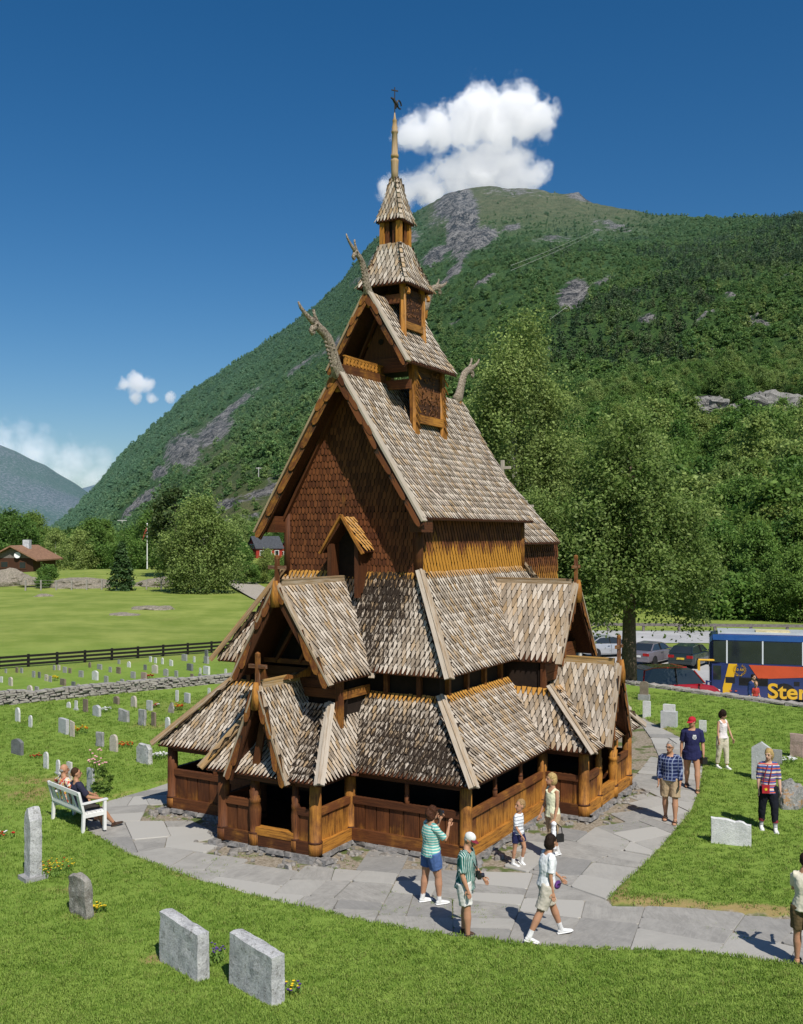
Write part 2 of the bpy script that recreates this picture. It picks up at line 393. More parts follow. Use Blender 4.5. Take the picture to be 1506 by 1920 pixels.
# ---- gabled dormers and porch gables
def gable(name, front, back, c, hw0, hw1, ze, zp, axis, w, ex, label, seed, gold_s=.1, tar=None, goldfn=None, set_back=.5, barge=.2, shape='point', wallz=None, cross=.55, rb=True, ridge_gold=.1):
    """a steep little roof whose ridge runs along axis ('a': faces west, 'b': faces south); front/back positions on that axis"""
    def Q(f, s, z): return P(f, s, z) if axis == 'a' else P(s, f, z)
    sg = 1 if axis == 'a' else 1
    m = MB()
    lo0, lo1 = c - hw0, c + hw1
    if axis == 'a':   # right slope = south, left slope = north
        shingles(m, Q(front, lo1, ze), Q(back, lo1, ze), Q(front, c, zp), Q(back, c, zp), w, ex, shape, gold=goldfn, tar=tar, seed=seed)
        shingles(m, Q(back, lo0, ze), Q(front, lo0, ze), Q(back, c, zp), Q(front, c, zp), w, ex, shape, seed=seed + 50)
    else:             # left slope = west, right slope = east
        shingles(m, Q(back, lo0, ze), Q(front, lo0, ze), Q(back, c, zp), Q(front, c, zp), w, ex, shape, gold=goldfn, tar=tar, seed=seed)
        shingles(m, Q(front, lo1, ze), Q(back, lo1, ze), Q(front, c, zp), Q(back, c, zp), w, ex, shape, seed=seed + 50)
    m.build(name, MS, church)
    d = -1 if axis == 'a' else 1                     # outward sign of the front
    f2 = front + d * .03
    # barge boards of overlapping carved scales on the gable front, dark board behind them
    for s_ in (-1, 1):
        lo = lo0 if s_ < 0 else lo1
        e = Vector((lo - c, ze - zp)); L = e.length; e.normalize(); inn = Vector((-e.y * -s_, e.x * -s_))
        inn = Vector((-s_ * abs(e.y), -abs(e.x)))    # into the gable and downwards
        k = .06
        O0 = (lo + e.x * k, ze + e.y * k); O1 = (c, zp + .02)
        I0 = (O0[0] + inn.x * barge, O0[1] + inn.y * barge * .6); I1 = (O1[0] + inn.x * barge * .2, O1[1] - barge * 1.25)
        m = MB()
        bo, bi, to, ti = Q(f2, *O0), Q(f2, *I0), Q(f2, *O1), Q(f2, *I1)
        flip = (s_ > 0)
        if flip: shingles(m, bi, bo, ti, to, barge * .9, .3 if barge > .17 else .22, 'round', .03, .02, seed=seed + 7, gold=lambda v, x: .4, drop=.01)
        else: shingles(m, bo, bi, to, ti, barge * .9, .3 if barge > .17 else .22, 'round', .03, .02, seed=seed + 8, gold=lambda v, x: .35, drop=.01)
        m.build('barge_board', MW, church)
        m = MB(); n_ = Q(0, inn.x, inn.y)
        b0 = Q(front + d * .0, O0[0], O0[1] + .03); b1 = Q(front + d * .0, O1[0], O1[1] + .06)
        m.beam(b0, b1, .15, .04, (.5, .15, .5), up=Q(0, s_, .5)); m.build('verge_board', M_BRD, church)
    # horn-shaped peak piece + cross
    m = MB(); m.tube([Q(f2 + d * .02, c, zp - .42), Q(f2 + d * .03, c, zp - .15), Q(f2 + d * .02, c, zp + .12)], [.1, .085, .05], 8, (.5, .6, .2)); m.build('gable_apex', M_TIM, church, True)
    if cross:
        m = MB(); h = cross
        m.beam(Q(f2 - d * .04, c, zp + .05), Q(f2 - d * .04, c, zp + .05 + h), .085, .07, (.7, .4, .35))
        sd = Q(0, 1, 0) if True else None
        m.beam(Q(f2 - d * .04, c, zp + .05 + h * .62) - sd * .21, Q(f2 - d * .04, c, zp + .05 + h * .62) + sd * .21, .07, .075, (.7, .4, .4), up=V(0, 0, 1))
        m.lathe(Q(f2 - d * .04, c, zp + .05 + h - .04), [(0, .05), (.06, .055), (.09, .02)], 8, (.7, .5, .3)); m.build('cross', M_TIM, church)
    if rb:
        m = MB()
        for s_ in (-1, 1):
            m.beam(Q(front + d * -.12, c + s_ * .035, zp + .03), Q(back, c + s_ * .035, zp + .03), .025, .2, (.5, ridge_gold, .45), up=V(0, 0, 1))
        m.beam(Q(front + d * -.12, c, zp + .125), Q(back, c, zp + .125), .11, .03, (.3, ridge_gold, .3)); m.build('ridge_board', M_BRD, church)
    return Q
# west aisle dormer
Q = gable('dormer_roof', -4.85, -2.3, -.12, 1.12, 1.3, 3.42, 5.34, 'a', .12, .2, '', 11, tar=lambda v, x: .02, goldfn=lambda v, x: .12 + .2 * (x > .9), barge=.2)
m = MB()
for k in range(3): m.beam(Q(-4.1, -1.0, 3.3 + .2 * k - .2), Q(-4.1, .95, 3.3 + .2 * k - .2), .05, .19, (rng.random(), .18, 0))
m.beam(Q(-4.16, -.95, 3.72), Q(-4.16, .9, 3.72), .1, .1, (.5, .35, 0))
m.build('gable_planks', M_TIM, church)
for (b0, z0, b1, z1) in ((-.62, 3.7, .05, 4.75), (-.05, 4.45, .42, 3.7), (.0, 3.72, .4, 4.4)):
    m = MB(); m.beam(Q(-4.2, b0, z0), Q(-4.2, b1, z1), .06, .09, (.4, .12, .1), up=V(1, 0, 0)); m.build('cross_brace', M_TIM, church)
m = MB(); vs = [Q(-3.9, -1.02, 2.3), Q(-3.9, .95, 2.3), Q(-3.9, 1.05, 3.5), Q(-3.9, -.12, 5.2), Q(-3.9, -1.1, 3.5)]
m.add(vs, [(0, 1, 2, 3, 4)]); m.build('gable_wall', M_DK, church)
m = MB(); m.box(P(-3.4, -.05, 2.9), (1.3, 1.9, 1.3), (.3, .2, 0)); m.build('dormer_wall', M_DK, church)
for b_ in (.93, -1.0): m = MB(); m.beam(P(-4.1, b_, 2.4), P(-4.1, b_, 3.5), .14, .12, (.5, .4, 0)); m.build('corner_post', M_TIM, church)
m = MB(); m.beam(P(-4.05, .97, 3.08), P(-3.0, .97, 3.08), .05, .2, (.5, .55, 0)); m.build('side_plank', M_TIM, church)
# west porch gable
Q = gable('porch_gable_roof', -5.52, -3.9, -.1, .78, .72, 1.52, 3.34, 'a', .1, .16, '', 21, tar=lambda v, x: .3, goldfn=top_gold(.6, .35), barge=.18, cross=.62, ridge_gold=.5)
m = MB(); m.beam(P(-5.38, -.75, 1.5), P(-5.38, .6, 1.5), .1, .1, (.3, .1, 0)); m.beam(P(-5.3, -.35, 1.52), P(-5.3, -.12, 2.6), .16, .05, (.4, .3, .2), up=V(1, 0, 0)); m.build('porch_arch', M_TIM, church)
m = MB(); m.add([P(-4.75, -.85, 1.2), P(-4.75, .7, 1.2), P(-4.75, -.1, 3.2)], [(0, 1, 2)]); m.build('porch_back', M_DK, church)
# broken plank leaning behind the west porch ridge
m = MB(); m.prism([(0, 0), (.95, .02), (.95, .42), (.8, .35), (.6, .18), (.42, .12), (.3, .05), (.1, .1)], -.02, .02, (.5, .5, .2), M=Matrix.Translation(P(-4.75, -.02, 3.42)) @ Matrix.Rotation(R(-20), 4, 'Z') @ Matrix.Rotation(R(90), 4, 'X')); m.build('torn_ridge_plank', M_TIM, church)
# south aisle dormer
Q = gable('dormer_roof', 4.03, 1.9, 1.55, 1.18, 1.3, 3.44, 5.2, 'b', .135, .24, '', 31, tar=lambda v, x: .0, goldfn=lambda v, x: .18 * sstep(.1, .0, v) + .1, barge=.17, cross=.62)
m = MB()
for k in range(4): m.beam(P(.55, 3.62, 3.05 + .2 * k), P(2.6, 3.62, 3.05 + .2 * k), .05, .19, (rng.random(), .25, 0))
m.build('gable_planks', M_TIM, church)
m = MB(); m.add([P(.45, 3.5, 2.4), P(2.75, 3.5, 2.4), P(2.75, 3.5, 3.5), P(1.55, 3.5, 5.1), P(.45, 3.5, 3.5)], [(0, 1, 2, 3, 4)]); m.box(P(1.6, 2.9, 2.9), (2.2, 1.2, 1.3), (.2, 0, 0)); m.build('gable_wall', M_DK, church)
m = MB(); m.beam(P(.52, 3.6, 2.4), P(.52, 3.6, 3.5), .12, .12, (.5, .3, 0)); m.build('corner_post', M_TIM, church)
# south porch gable
Q = gable('porch_gable_roof', 5.12, 3.3, 1.45, .8, .78, 1.6, 3.36, 'b', .13, .2, '', 41, tar=lambda v, x: .02, goldfn=lambda v, x: .3 * sstep(.7, 1, v) + .05, barge=.17, cross=.6, ridge_gold=.6)
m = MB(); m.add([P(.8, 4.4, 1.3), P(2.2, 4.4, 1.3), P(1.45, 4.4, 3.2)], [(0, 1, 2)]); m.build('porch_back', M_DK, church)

# ---- aisle (second tier)
m = MB(); m.box(P((tW + tE) / 2 + .02, 0, 3.3), (tE - tW - .12, tB * 2 - .1, .9), (.2, .1, 0))
m.build('aisle_wall', M_DK, church)
a_ = -2.6
while a_ < 4.4: m = MB(); m.beam(P(a_, 2.68, 2.95), P(a_, 2.68, 3.5), .1, .1, (.4, .4, 0)); m.build('aisle_stud', M_TIM, church); a_ += .9
for b_ in (-2.3, -1.6, 1.4, 2.2): m = MB(); m.beam(P(-2.98, b_, 2.95), P(-2.98, b_, 3.5), .1, .1, (.4, .3, 0)); m.build('aisle_stud', M_TIM, church)
AZ, AT = 3.47, 5.56
aW, aE, aB = -3.28, 5.0, 3.0
nW, nE, nB = -2.2, 3.55, 1.76
m = MB()
def tarA(v, x): return .2 + .36 * sstep(-.6, .6, x) * (1 - .7 * sstep(1.2, 2.1, x)) + .18 * noise.noise(Vector((x * .9, v * 2, 13)))
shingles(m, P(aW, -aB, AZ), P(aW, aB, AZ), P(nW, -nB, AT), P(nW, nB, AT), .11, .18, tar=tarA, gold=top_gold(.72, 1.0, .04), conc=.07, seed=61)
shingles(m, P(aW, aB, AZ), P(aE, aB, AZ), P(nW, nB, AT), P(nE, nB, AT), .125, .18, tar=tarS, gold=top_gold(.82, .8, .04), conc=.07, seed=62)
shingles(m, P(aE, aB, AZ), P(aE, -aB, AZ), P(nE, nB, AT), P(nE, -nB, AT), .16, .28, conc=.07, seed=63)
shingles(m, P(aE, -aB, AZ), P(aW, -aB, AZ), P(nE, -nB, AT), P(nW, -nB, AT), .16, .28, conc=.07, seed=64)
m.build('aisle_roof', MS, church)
hip_board(P(aW - .06, aB + .06, AZ - .05), P(nW, nB, AT), .145, .1, .5)
hip_board(P(aW - .06, -aB - .06, AZ - .05), P(nW, -nB, AT), .16, .4, .3)
hip_board(P(aE + .06, aB + .06, AZ - .05), P(nE, nB, AT), .18, .15, .4)
m = MB(); m.beam(P(-3.32, 1.22, 3.36), P(-2.55, 1.0, 4.7), .13, .03, (.2, 0, .55), up=P(-1, .3, .6)); m.build('valley_board', M_BRD, church)

# ---- raised nave walls (scale shingles) and gable
NZ = 6.95; RW, RE, RZ, NEB, NEZ, NEZN = -2.76, 3.56, 10.06, 2.12, 6.74, 6.6
m = MB(); m.box(P((nW + nE) / 2, 0, 6.2), (nE - nW - .06, nB * 2 - .06, 1.7), (.2, 0, 0)); 
pk = 9.75
for aa in (nW + .03, nE - .03): m.add([P(aa, -nB, 6.9), P(aa, nB, 6.9), P(aa, 0, pk)], [(0, 1, 2)])
m.build('nave_core', M_DK, church)
m = MB()
shingles(m, P(nW, -nB, 5.42), P(nW, nB, 5.42), P(nW, -nB, 6.9), P(nW, nB, 6.9), .1, .15, 'round', gold=lambda v, x: .12 + .1 * (v < .05), seed=71, under=False, lift=.03)
shingles(m, P(nW, -nB, 6.9), P(nW, nB, 6.9), P(nW, -.02, pk), P(nW, .02, pk), .1, .15, 'round', gold=lambda v, x: .1, seed=72, under=False, lift=.03)
def gS(v, x): return .8 - .75 * sstep(.08, .62, v) + .3 * noise.noise(Vector((x * 4.1, v * 5, 5))) + .35 * max(0, noise.noise(Vector((x * 2.3, 7 + v, 1))))
shingles(m, P(nW, nB, 5.42), P(nE, nB, 5.42), P(nW, nB, 6.95), P(nE, nB, 6.95), .15, .17, 'point', gold=gS, seed=73, under=False, lift=.03)
shingles(m, P(nE, nB, 5.42), P(nE, -nB, 5.42), P(nE, nB, 6.95), P(nE, -nB, 6.95), .15, .25, 'point', seed=74, under=False)
shingles(m, P(nE, -nB, 5.42), P(nW, -nB, 5.42), P(nE, -nB, 6.95), P(nW, -nB, 6.95), .15, .25, 'point', seed=75, under=False)
m.build('nave_wall', MW, church)
for a_, b_, g_ in ((nW, -nB, .15), (nW, nB, .3), (nE, nB, .5)): m = MB(); m.tube([P(a_, b_, 5.4), P(a_, b_, 6.9)], .1, 8, (.3, g_, 0)); m.build('corner_stave', M_TIM, church, True)
for b_ in (-1.95, 1.93):
    m = MB()
    for k in range(2): m.beam(P(-2.66, b_, 6.55 + .19 * k), P(-2.15, b_, 6.55 + .19 * k), .3, .19, (.3 + .3 * k, .12, 0))
    m.build('plate_end', M_TIM, church)
m = MB(); m.beam(P(nW - .07, -nB - .05, 6.75), P(nW - .07, -.05, pk + .1), .06, .16, (.4, .15, .1), up=V(1, 0, 0)); m.beam(P(nW - .07, nB + .05, 6.75), P(nW - .07, .05, pk + .1), .06, .16, (.4, .1, .1), up=V(1, 0, 0)); m.build('gable_rafter', M_TIM, church)
# nave roof
m = MB()
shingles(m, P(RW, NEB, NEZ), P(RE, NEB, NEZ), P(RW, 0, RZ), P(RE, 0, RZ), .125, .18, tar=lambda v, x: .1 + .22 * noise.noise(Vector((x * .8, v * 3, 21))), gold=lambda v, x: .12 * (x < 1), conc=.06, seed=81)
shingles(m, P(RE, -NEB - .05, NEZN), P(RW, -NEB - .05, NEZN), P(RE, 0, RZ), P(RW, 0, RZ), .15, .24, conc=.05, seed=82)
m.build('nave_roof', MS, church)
def barge(mdl, A, c, lo, ze, zp, wd, ex, g, seed, d=-1):
    s_ = 1 if lo > c else -1
    m = MB(); mm = 1.06
    O0 = (lo + (lo - c) * .03, ze - (zp - ze) * .03 - .02); O1 = (c, zp + .02)
    e = Vector((lo - c, ze - zp)).normalized(); inn = Vector((-s_ * abs(e.y), -abs(e.x)))
    I0 = (O0[0] + inn.x * wd, O0[1] + inn.y * wd); I1 = (c, zp - wd / abs(e.x) * .8)
    if d < 0: bo, bi, to, ti = P(A, *O0), P(A, *I0), P(A, *O1), P(A, *I1)
    if s_ > 0: shingles(m, bi, bo, ti, to, wd * .95, ex * 1.5, 'round', .03, .022, seed=seed, gold=lambda v, x: g, drop=.01)
    else: shingles(m, bo, bi, to, ti, wd * .95, ex * 1.5, 'round', .03, .022, seed=seed, gold=lambda v, x: g, drop=.01)
    m.build('barge_board', MW, church)
    m = MB(); m.beam(P(A + .06, O0[0], O0[1] + .07), P(A + .06, c, zp + .1), .2, .05, (.7, .02, .62 if s_ > 0 else .3), up=P(0, s_, .55)); m.build('verge_board', M_BRD, church)
barge(0, RW - .03, 0, NEB, NEZ, RZ, .15, .22, .3, 83); barge(0, RW - .03, 0, -NEB - .12, NEZN - .08, RZ, .2, .2, .42, 84)
# ridge of the nave with pierced crest
m = MB()
for s_ in (-1, 1): m.beam(P(RW + .15, s_ * .06, RZ + .02), P(-.8, s_ * .06, RZ + .02), .03, .24, (.4, .35, .2), up=V(0, 0, 1))
m.beam(P(RW + .15, 0, RZ + .15), P(-.8, 0, RZ + .15), .15, .03, (.5, .4, .2)); m.build('ridge_board', M_TIM, church)
m = MB(); x = RW + .3
while x < -.85:
    y = RZ + .17
    for q0_, q1_ in (((x, y), (x, y + .2)), ((x, y + .2), (x + .12, y + .2))): m.beam(P(q0_[0], 0, q0_[1]), P(q1_[0], 0, q1_[1]), .045, .045, (.5, .85, 0), up=V(0, 1, 0))
    m.tube([P(x + .075 + .045 * math.cos(t * .785), 0, y + .1 + .06 * math.sin(t * .785)) for t in range(9)], .022, 5, (.5, .85, 0), cap=False); x += .15
m.beam(P(RW + .25, 0, RZ + .38), P(-.8, 0, RZ + .38), .05, .03, (.5, .8, 0)); m.build('ridge_crest', M_TIM, church)

# ---- carved dragon heads
def dragon(a0, z0, sc_, d, b=0.0, grey=.45, xs=1.0, zs=1.0):
    """neck rising from a ridge end, bending outwards (direction d along a); scale in metres"""
    T = lambda x, z: P(a0 + d * x * sc_ * xs, b, z0 + z * sc_ * zs)
    m = MB()
    m.tube([T(-.25, -.12), T(-.02, .02), T(.1, .3), T(.2, .62), T(.34, .84), T(.55, 1.0), T(.78, 1.1), T(.9, 1.14)],
           [x * sc_ for x in (.16, .185, .16, .13, .125, .11, .1, .105)], 10, (.6, .2, grey), sq=.62, ref=(0, 0, 1))
    m.tube([T(.84, 1.16), T(1.02, 1.22), T(1.2, 1.32), T(1.36, 1.44), T(1.44, 1.56)], [x * sc_ for x in (.1, .068, .054, .044, .026)], 8, (.3, .1, grey), sq=.6)
    m.tube([T(.6, 1.06), T(.76, 1.2), T(.86, 1.36), T(.9, 1.5)], [x * sc_ for x in (.065, .055, .042, .036)], 8, (.3, .1, grey + .1), sq=.6)     # horn
    m.tube([T(.8, 1.07), T(.93, 1.0), T(1.0, .92), T(.94, .86), T(.87, .9), T(.88, .97)], [x * sc_ for x in (.075, .07, .055, .05, .04, .03)], 7, (.7, .05, grey + .3), sq=.8)   # curled lower jaw
    for k in range(9):                               # carved crest below the throat
        m.tube([T(.14 + .035 * k, .12 + .1 * k), T(.24 + .04 * k, .15 + .1 * k), T(.22 + .04 * k, .22 + .1 * k)], [.04 * sc_, .034 * sc_, .008], 5, (.2, .0, grey - .3))
    for k in range(6):                               # bands on the neck
        t = k / 6; p = lerp(T(.02, .08), T(.36, .84), t); m.tube([p - P(0, .1 * sc_, 0), p + V(0, 0, .04 * sc_) - P(d * .02, 0, 0), p + P(0, .1 * sc_, 0)], .02 * sc_, 5, (.8, 0, grey + .3))
    for s_ in (-1, 1):
        m.tube([T(.82, 1.12) + P(0, s_ * .05 * sc_, 0), T(.86, 1.12) + P(0, s_ * .075 * sc_, 0)], [.035 * sc_, .02 * sc_], 8, (.2, 0, 0))
    m.build('dragon_head', M_DRG, church, True)
    m = MB(); m.beam(T(-.1, -.5), T(-.02, .1), .12 * sc_, .16 * sc_, (.4, .6, .1), up=V(0, 1, 0)); m.build('neck_foot', M_TIM, church)
dragon(RW - .02, RZ - .05, 1.03, -1, 0, .12, 1.0, .8); dragon(RE - .22, RZ + .12, .95, 1, 0, .6, .95, .85)
# carved plate behind the west dragon's neck
# ---- turret
TB = -.1
tA0, tA1, tz, te, tez = -1.32, 1.28, 12.12, 1.06, 10.42
m = MB()
shingles(m, P(tA0, TB + te, tez), P(tA1, TB + te, tez), P(tA0, TB, tz), P(tA1, TB, tz), .135, .18, gold=lambda v, x: .08, tar=lambda v, x: .15 + .15 * noise.noise(Vector((x, v * 3, 2))), conc=.05, seed=91)
shingles(m, P(tA1, TB - te, tez), P(tA0, TB - te, tez), P(tA1, TB, tz), P(tA0, TB, tz), .135, .2, seed=92, conc=.05)
m.build('turret_roof', MS, church)
barge(0, tA0 - .03, TB, TB + te, tez, tz, .13, .18, .35, 93); barge(0, tA0 - .03, TB, TB - te - .04, tez - .06, tz, .15, .18, .42, 94)
dragon(tA0 - .0, tz + .02, .76, -1, TB, .05, .85, .95); dragon(tA1 + .3, tz + .22, .8, 1, TB, .6, 1.05, .75)
tw0, tw1, tb = -.46, .98, .82
def zroof(b): return RZ - (RZ - NEZ) * abs(b) / NEB
for a_, b_ in ((tw0, tb + TB), (tw1, tb + TB), (tw0, -tb + TB), (tw1, -tb + TB)):
    m = MB(); zb = zroof(b_) - .35; g_ = .55
    m.beam(P(a_, b_, zb), P(a_, b_ * .9, 10.5), .16, .16, (.4, g_, .1))
    for k in range(7):
        z = zb + .35 + k * .2; m.tube([P(a_ - .085, b_ + .085, z + .16), P(a_ + .085, b_ + .095, z)], .018, 5, (.2, .6, 0))
    for s_ in (-1, 1): m.beam(P(a_ + s_ * .12, b_ + .03, zb + .0), P(a_ + s_ * .03, b_ * .93 + .02, 10.3), .07, .05, (.5, g_ + .1, .35))
    m.build('turret_post', M_TIM, church)
M_CARV = timber('carved_panel', (.028, .011, .006), (.19, .075, .024), (.35, .16, .035))
for s_ in (1, -1):
    m = MB(); b_ = TB + s_ * tb * .97; z = zroof(b_) + .12
    m.beam(P(tw0, b_ + s_ * .03, z + .1), P(tw1, b_ + s_ * .03, z + .1), .1, .2, (.5, .65, .1)); m.build('turret_beam', M_TIM, church)
    m = MB()
    for k in range(4): m.beam(P(tw0 + .05, b_ - .02 * s_, z + .36 + k * .33), P(tw1 - .05, b_ - .02 * s_ - k * .012, z + .36 + k * .33), .04, .322, (rng.random(), .05, 0))
    if s_ > 0:
        cr_ = random.Random(3)
        for k in range(46):                          # relief of interlaced carving
            a_ = cr_.uniform(tw0 + .16, tw1 - .16); zz = z + cr_.uniform(.25, 1.3); t0 = cr_.random() * 6; rr = cr_.uniform(.03, .075)
            m.tube([P(a_ + rr * math.cos(t0 + t), b_ + .012, zz + rr * math.sin(t0 + t)) for t in (0, .8, 1.6, 2.4, 3.2, 4.0)], .012, 4, (.6, .35, 0), cap=False)
    m.build('carved_panel', M_CARV, church)
for a_ in (-.72,):
    m = MB()
    tri = [(-.62, 10.42), (.62, 10.42), (0, 11.62)]
    m.add([P(a_, TB + x, z) for x, z in tri], [(0, 1, 2)], (.5, .1, 0)); m.build('turret_gable', M_TIM, church)
    m = MB(); m.beam(P(a_ - .04, TB - .75, 10.45), P(a_ - .04, TB + .75, 10.45), .06, .34, (.5, .25, 0)); m.beam(P(a_ - .03, TB - .85, 9.98), P(a_ - .03, TB + .85, 9.98), .1, .22, (.5, .35, .1)); m.build('turret_beam', M_TIM, church)
    m = MB(); m.lathe(P(a_ - .005, TB + .02, 11.05), [(0, .0), (.002, .07), (.02, .07), (.021, 0)], 12, (0, 0, 0), axis=V(-1, 0, 0)); m.build('peephole', M_DK, church)
    m = MB(); m.beam(P(a_ - .07, TB - .62, 10.5), P(a_ - .07, TB, 11.75), .05, .1, (.4, .15, 0), up=V(1, 0, 0)); m.beam(P(a_ - .07, TB + .62, 10.5), P(a_ - .07, TB, 11.75), .05, .1, (.4, .15, 0), up=V(1, 0, 0)); m.build('gable_rafter', M_TIM, church)
    m = MB(); m.beam(P(-.85, TB + .05, 10.12), P(-.85, TB + .05, 10.42), .14, .14, (.4, .3, 0)); m.build('king_post', M_TIM, church)
m = MB(); m.box(P(.35, TB, 10.7), (1.1, 1.2, .5), (.2, 0, 0)); m.build('turret_core', M_DK, church)
# ---- belfry
bh = .5
for a_, b_ in ((-bh, bh), (bh, bh), (-bh, -bh), (bh, -bh)):
    m = MB(); m.beam(P(a_, TB + b_, 11.05), P(a_ * .94, TB + b_ * .94, 12.5), .13, .13, (.6, .75, .15)); 
    for s_ in (-1, 1): m.beam(P(a_ + s_ * .03, TB + b_ + .06, 11.0), P(a_ * .94 - s_ * .03, TB + b_ * .94 + .06, 12.35), .05, .04, (.8, .7, .4))
    m.tube([P(a_, TB + b_ + .09, 12.36), P(a_ + .03, TB + b_ + .14, 12.28), P(a_, TB + b_ + .15, 12.2)], .045, 6, (.6, .8, .1)); m.build('belfry_post', M_TIM, church)
m = MB()
for s_ in (1, -1):
    m.beam(P(-bh, TB + s_ * bh * .97, 11.95), P(bh, TB + s_ * bh * .97, 11.95), .04, .85, (.1, .08, 0)); m.beam(P(-bh, TB + s_ * (bh * .97 + .03), 11.48), P(bh, TB + s_ * (bh * .97 + .03), 11.48), .06, .17, (.5, .85, .1))
cr_ = random.Random(4)
for k in range(30):
    a_ = cr_.uniform(-.38, .38); zz = cr_.uniform(11.65, 12.3); t0 = cr_.random() * 6; rr = cr_.uniform(.03, .06)
    m.tube([P(a_ + rr * math.cos(t0 + t), TB + bh * .97 + .025, zz + rr * math.sin(t0 + t)) for t in (0, 1, 2, 3, 4)], .011, 4, (.6, .3, 0), cap=False)
m.build('belfry_panel', M_CARV, church)
m = MB()
for s_ in (-1, 1): m.beam(P(s_ * bh, TB - bh, 12.1), P(s_ * bh, TB + bh, 12.1), .07, .22, (.5, .3, .1))
m.build('belfry_beam', M_TIM, church)
def pyramid(name, z0, z1, h0, h1, w, ex, seed, c=(0, TB), conc=.05, goldf=None):
    m = MB(); a, b = c
    cs = [(-1, 1), (1, 1), (1, -1), (-1, -1)]
    for k in range(4):
        p, q = cs[k], cs[(k + 1) % 4]
        shingles(m, P(a + p[0] * h0, b + p[1] * h0, z0), P(a + q[0] * h0, b + q[1] * h0, z0), P(a + p[0] * h1, b + p[1] * h1, z1), P(a + q[0] * h1, b + q[1] * h1, z1), w, ex, 'point', conc=conc, seed=seed + k, gold=goldf, tar=lambda v, x: .12, lift=.032)
    m.build(name, MS, church)
    for k in range(4):
        p = cs[k]; m = MB(); n = int((z1 - z0) / .13)
        for i in range(n):
            v0 = i / n; v1 = (i + 1.7) / n; off = conc * 4 * v0 * (1 - v0); h = lerp(h0, h1, v0) - off * .6 + .04; hh = lerp(h0, h1, min(1, v1)) - conc * 4 * min(1, v1) * (1 - min(1, v1)) * .6
            m.beam(P(a + p[0] * h, b + p[1] * h, lerp(z0, z1, v0)), P(a + p[0] * hh, b + p[1] * hh, min(z1, lerp(z0, z1, v1))), .075, .016, (rng.random() * .7, 0, .22), up=P(p[0], p[1], .3), taper=.8)
        m.build('hip_shingles', M_SH, church)
pyramid('belfry_roof', 12.42, 13.52, .7, .27, .12, .16, 101)
m = MB()
for a_, b_ in ((-1, 1), (1, 1), (1, -1), (-1, -1)): m.beam(P(a_ * .23, TB + b_ * .23, 13.4), P(a_ * .23, TB + b_ * .23, 14.2), .12, .12, (.6, .75, .1))
m.build('lantern_post', M_TIM, church)
m = MB()
for k in range(4):
    A = k * math.pi / 2; d = Vector((math.cos(A), math.sin(A), 0)); e = Vector((-d.y, d.x, 0))
    for s_ in (-1, 1): m.beam(P(0, TB, 13.45) + d * .22 + e * s_ * .1, P(0, TB, 14.15) + d * .22 + e * s_ * .1, .1, .03, (.5, .4, 0), up=d)
    m.beam(P(0, TB, 13.5) + d * .25 - e * .25, P(0, TB, 13.5) + d * .25 + e * .25, .05, .09, (.5, .8, .1))
m.build('lantern_boards', M_TIM, church)
m = MB(); m.box(P(0, TB, 13.8), (.36, .36, .8), (.1, 0, 0)); m.build('lantern_core', M_DK, church)
pyramid('spire_roof', 14.08, 15.22, .345, .05, .095, .145, 111, conc=.02)
m = MB(); LX = P(-.02, TB - .01, 15.12)
m.lathe(LX, [(0, .085), (.25, .088), (.5, .097), (.55, .1), (.56, .075), (.6, .075), (.61, .098), (.68, .098), (.69, .08), (1.2, .066), (1.22, .085), (1.27, .085), (1.28, .06), (1.36, .075), (1.38, .06), (1.5, .05), (1.52, .062), (1.58, .03), (1.72, .012)], 14, [(.6, .35, .25) for _ in range(14 * 19)])
m.build('spire_pole', M_BRD, church, True)
m = MB(); m.tube([LX + V(0, 0, 1.7), LX + V(0, 0, 2.35)], .012, 6); T2 = LX + V(0, 0, 1.95)
m.tube([T2 + P(.02 + .1 * math.cos(t * .6), 0, 0) * 1 + V(0, 0, .1 * math.sin(t * .6)) + S.cross(V(0, 0, 0)) + P(.1, .06, 0) for t in range(10)], .02, 5)
m.tube([T2 + P(-.1, -.05, .12), T2 + P(-.04, -.02, .1), T2 + P(.06, .03, -.03), T2 + P(.02, .01, -.12)], [.02, .035, .05, .02], 6)
m.beam(LX + V(0, 0, 2.27) - P(.07, .05, 0), LX + V(0, 0, 2.27) + P(.07, .05, 0), .025, .025); m.build('weathervane', M_IRON, church)

# ---- little window hood on the west gable wall
m = MB()
c = .08; f, k = -2.72, nW
shingles(m, P(f, c + .55, 6.02), P(k, c + .55, 6.02), P(f, c, 6.78), P(k, c, 6.78), .13, .15, gold=lambda v, x: .62, seed=121)
shingles(m, P(k, c - .55, 6.02), P(f, c - .55, 6.02), P(k, c, 6.78), P(f, c, 6.78), .13, .15, gold=lambda v, x: .62, seed=122)
m.build('window_hood', MS, church)
m = MB()
for s_ in (-1, 1): m.beam(P(f - .02, c + s_ * .57, 5.98), P(f - .02, c, 6.84), .05, .08, (.5, .6, .1), up=V(1, 0, 0))
m.build('hood_board', M_TIM, church)
m = MB()
for s_ in (-1, 1): m.beam(P(-2.62, c + s_ * .36, 5.0), P(-2.62, c + s_ * .36, 6.2), .12, .1, (.3, .15, 0)); m.box(P(-2.42, c + s_ * .36, 5.7), (.4, .04, 1.2), (.3, .12, 0))
m.build('hood_post', M_TIM, church)
m = MB(); m.add([P(-2.3, c - .36, 5.1), P(-2.3, c + .36, 5.1), P(-2.3, c + .36, 6.2), P(-2.3, c, 6.7), P(-2.3, c - .36, 6.2)], [(0, 1, 2, 3, 4)]); m.build('window_opening', M_DK, church)
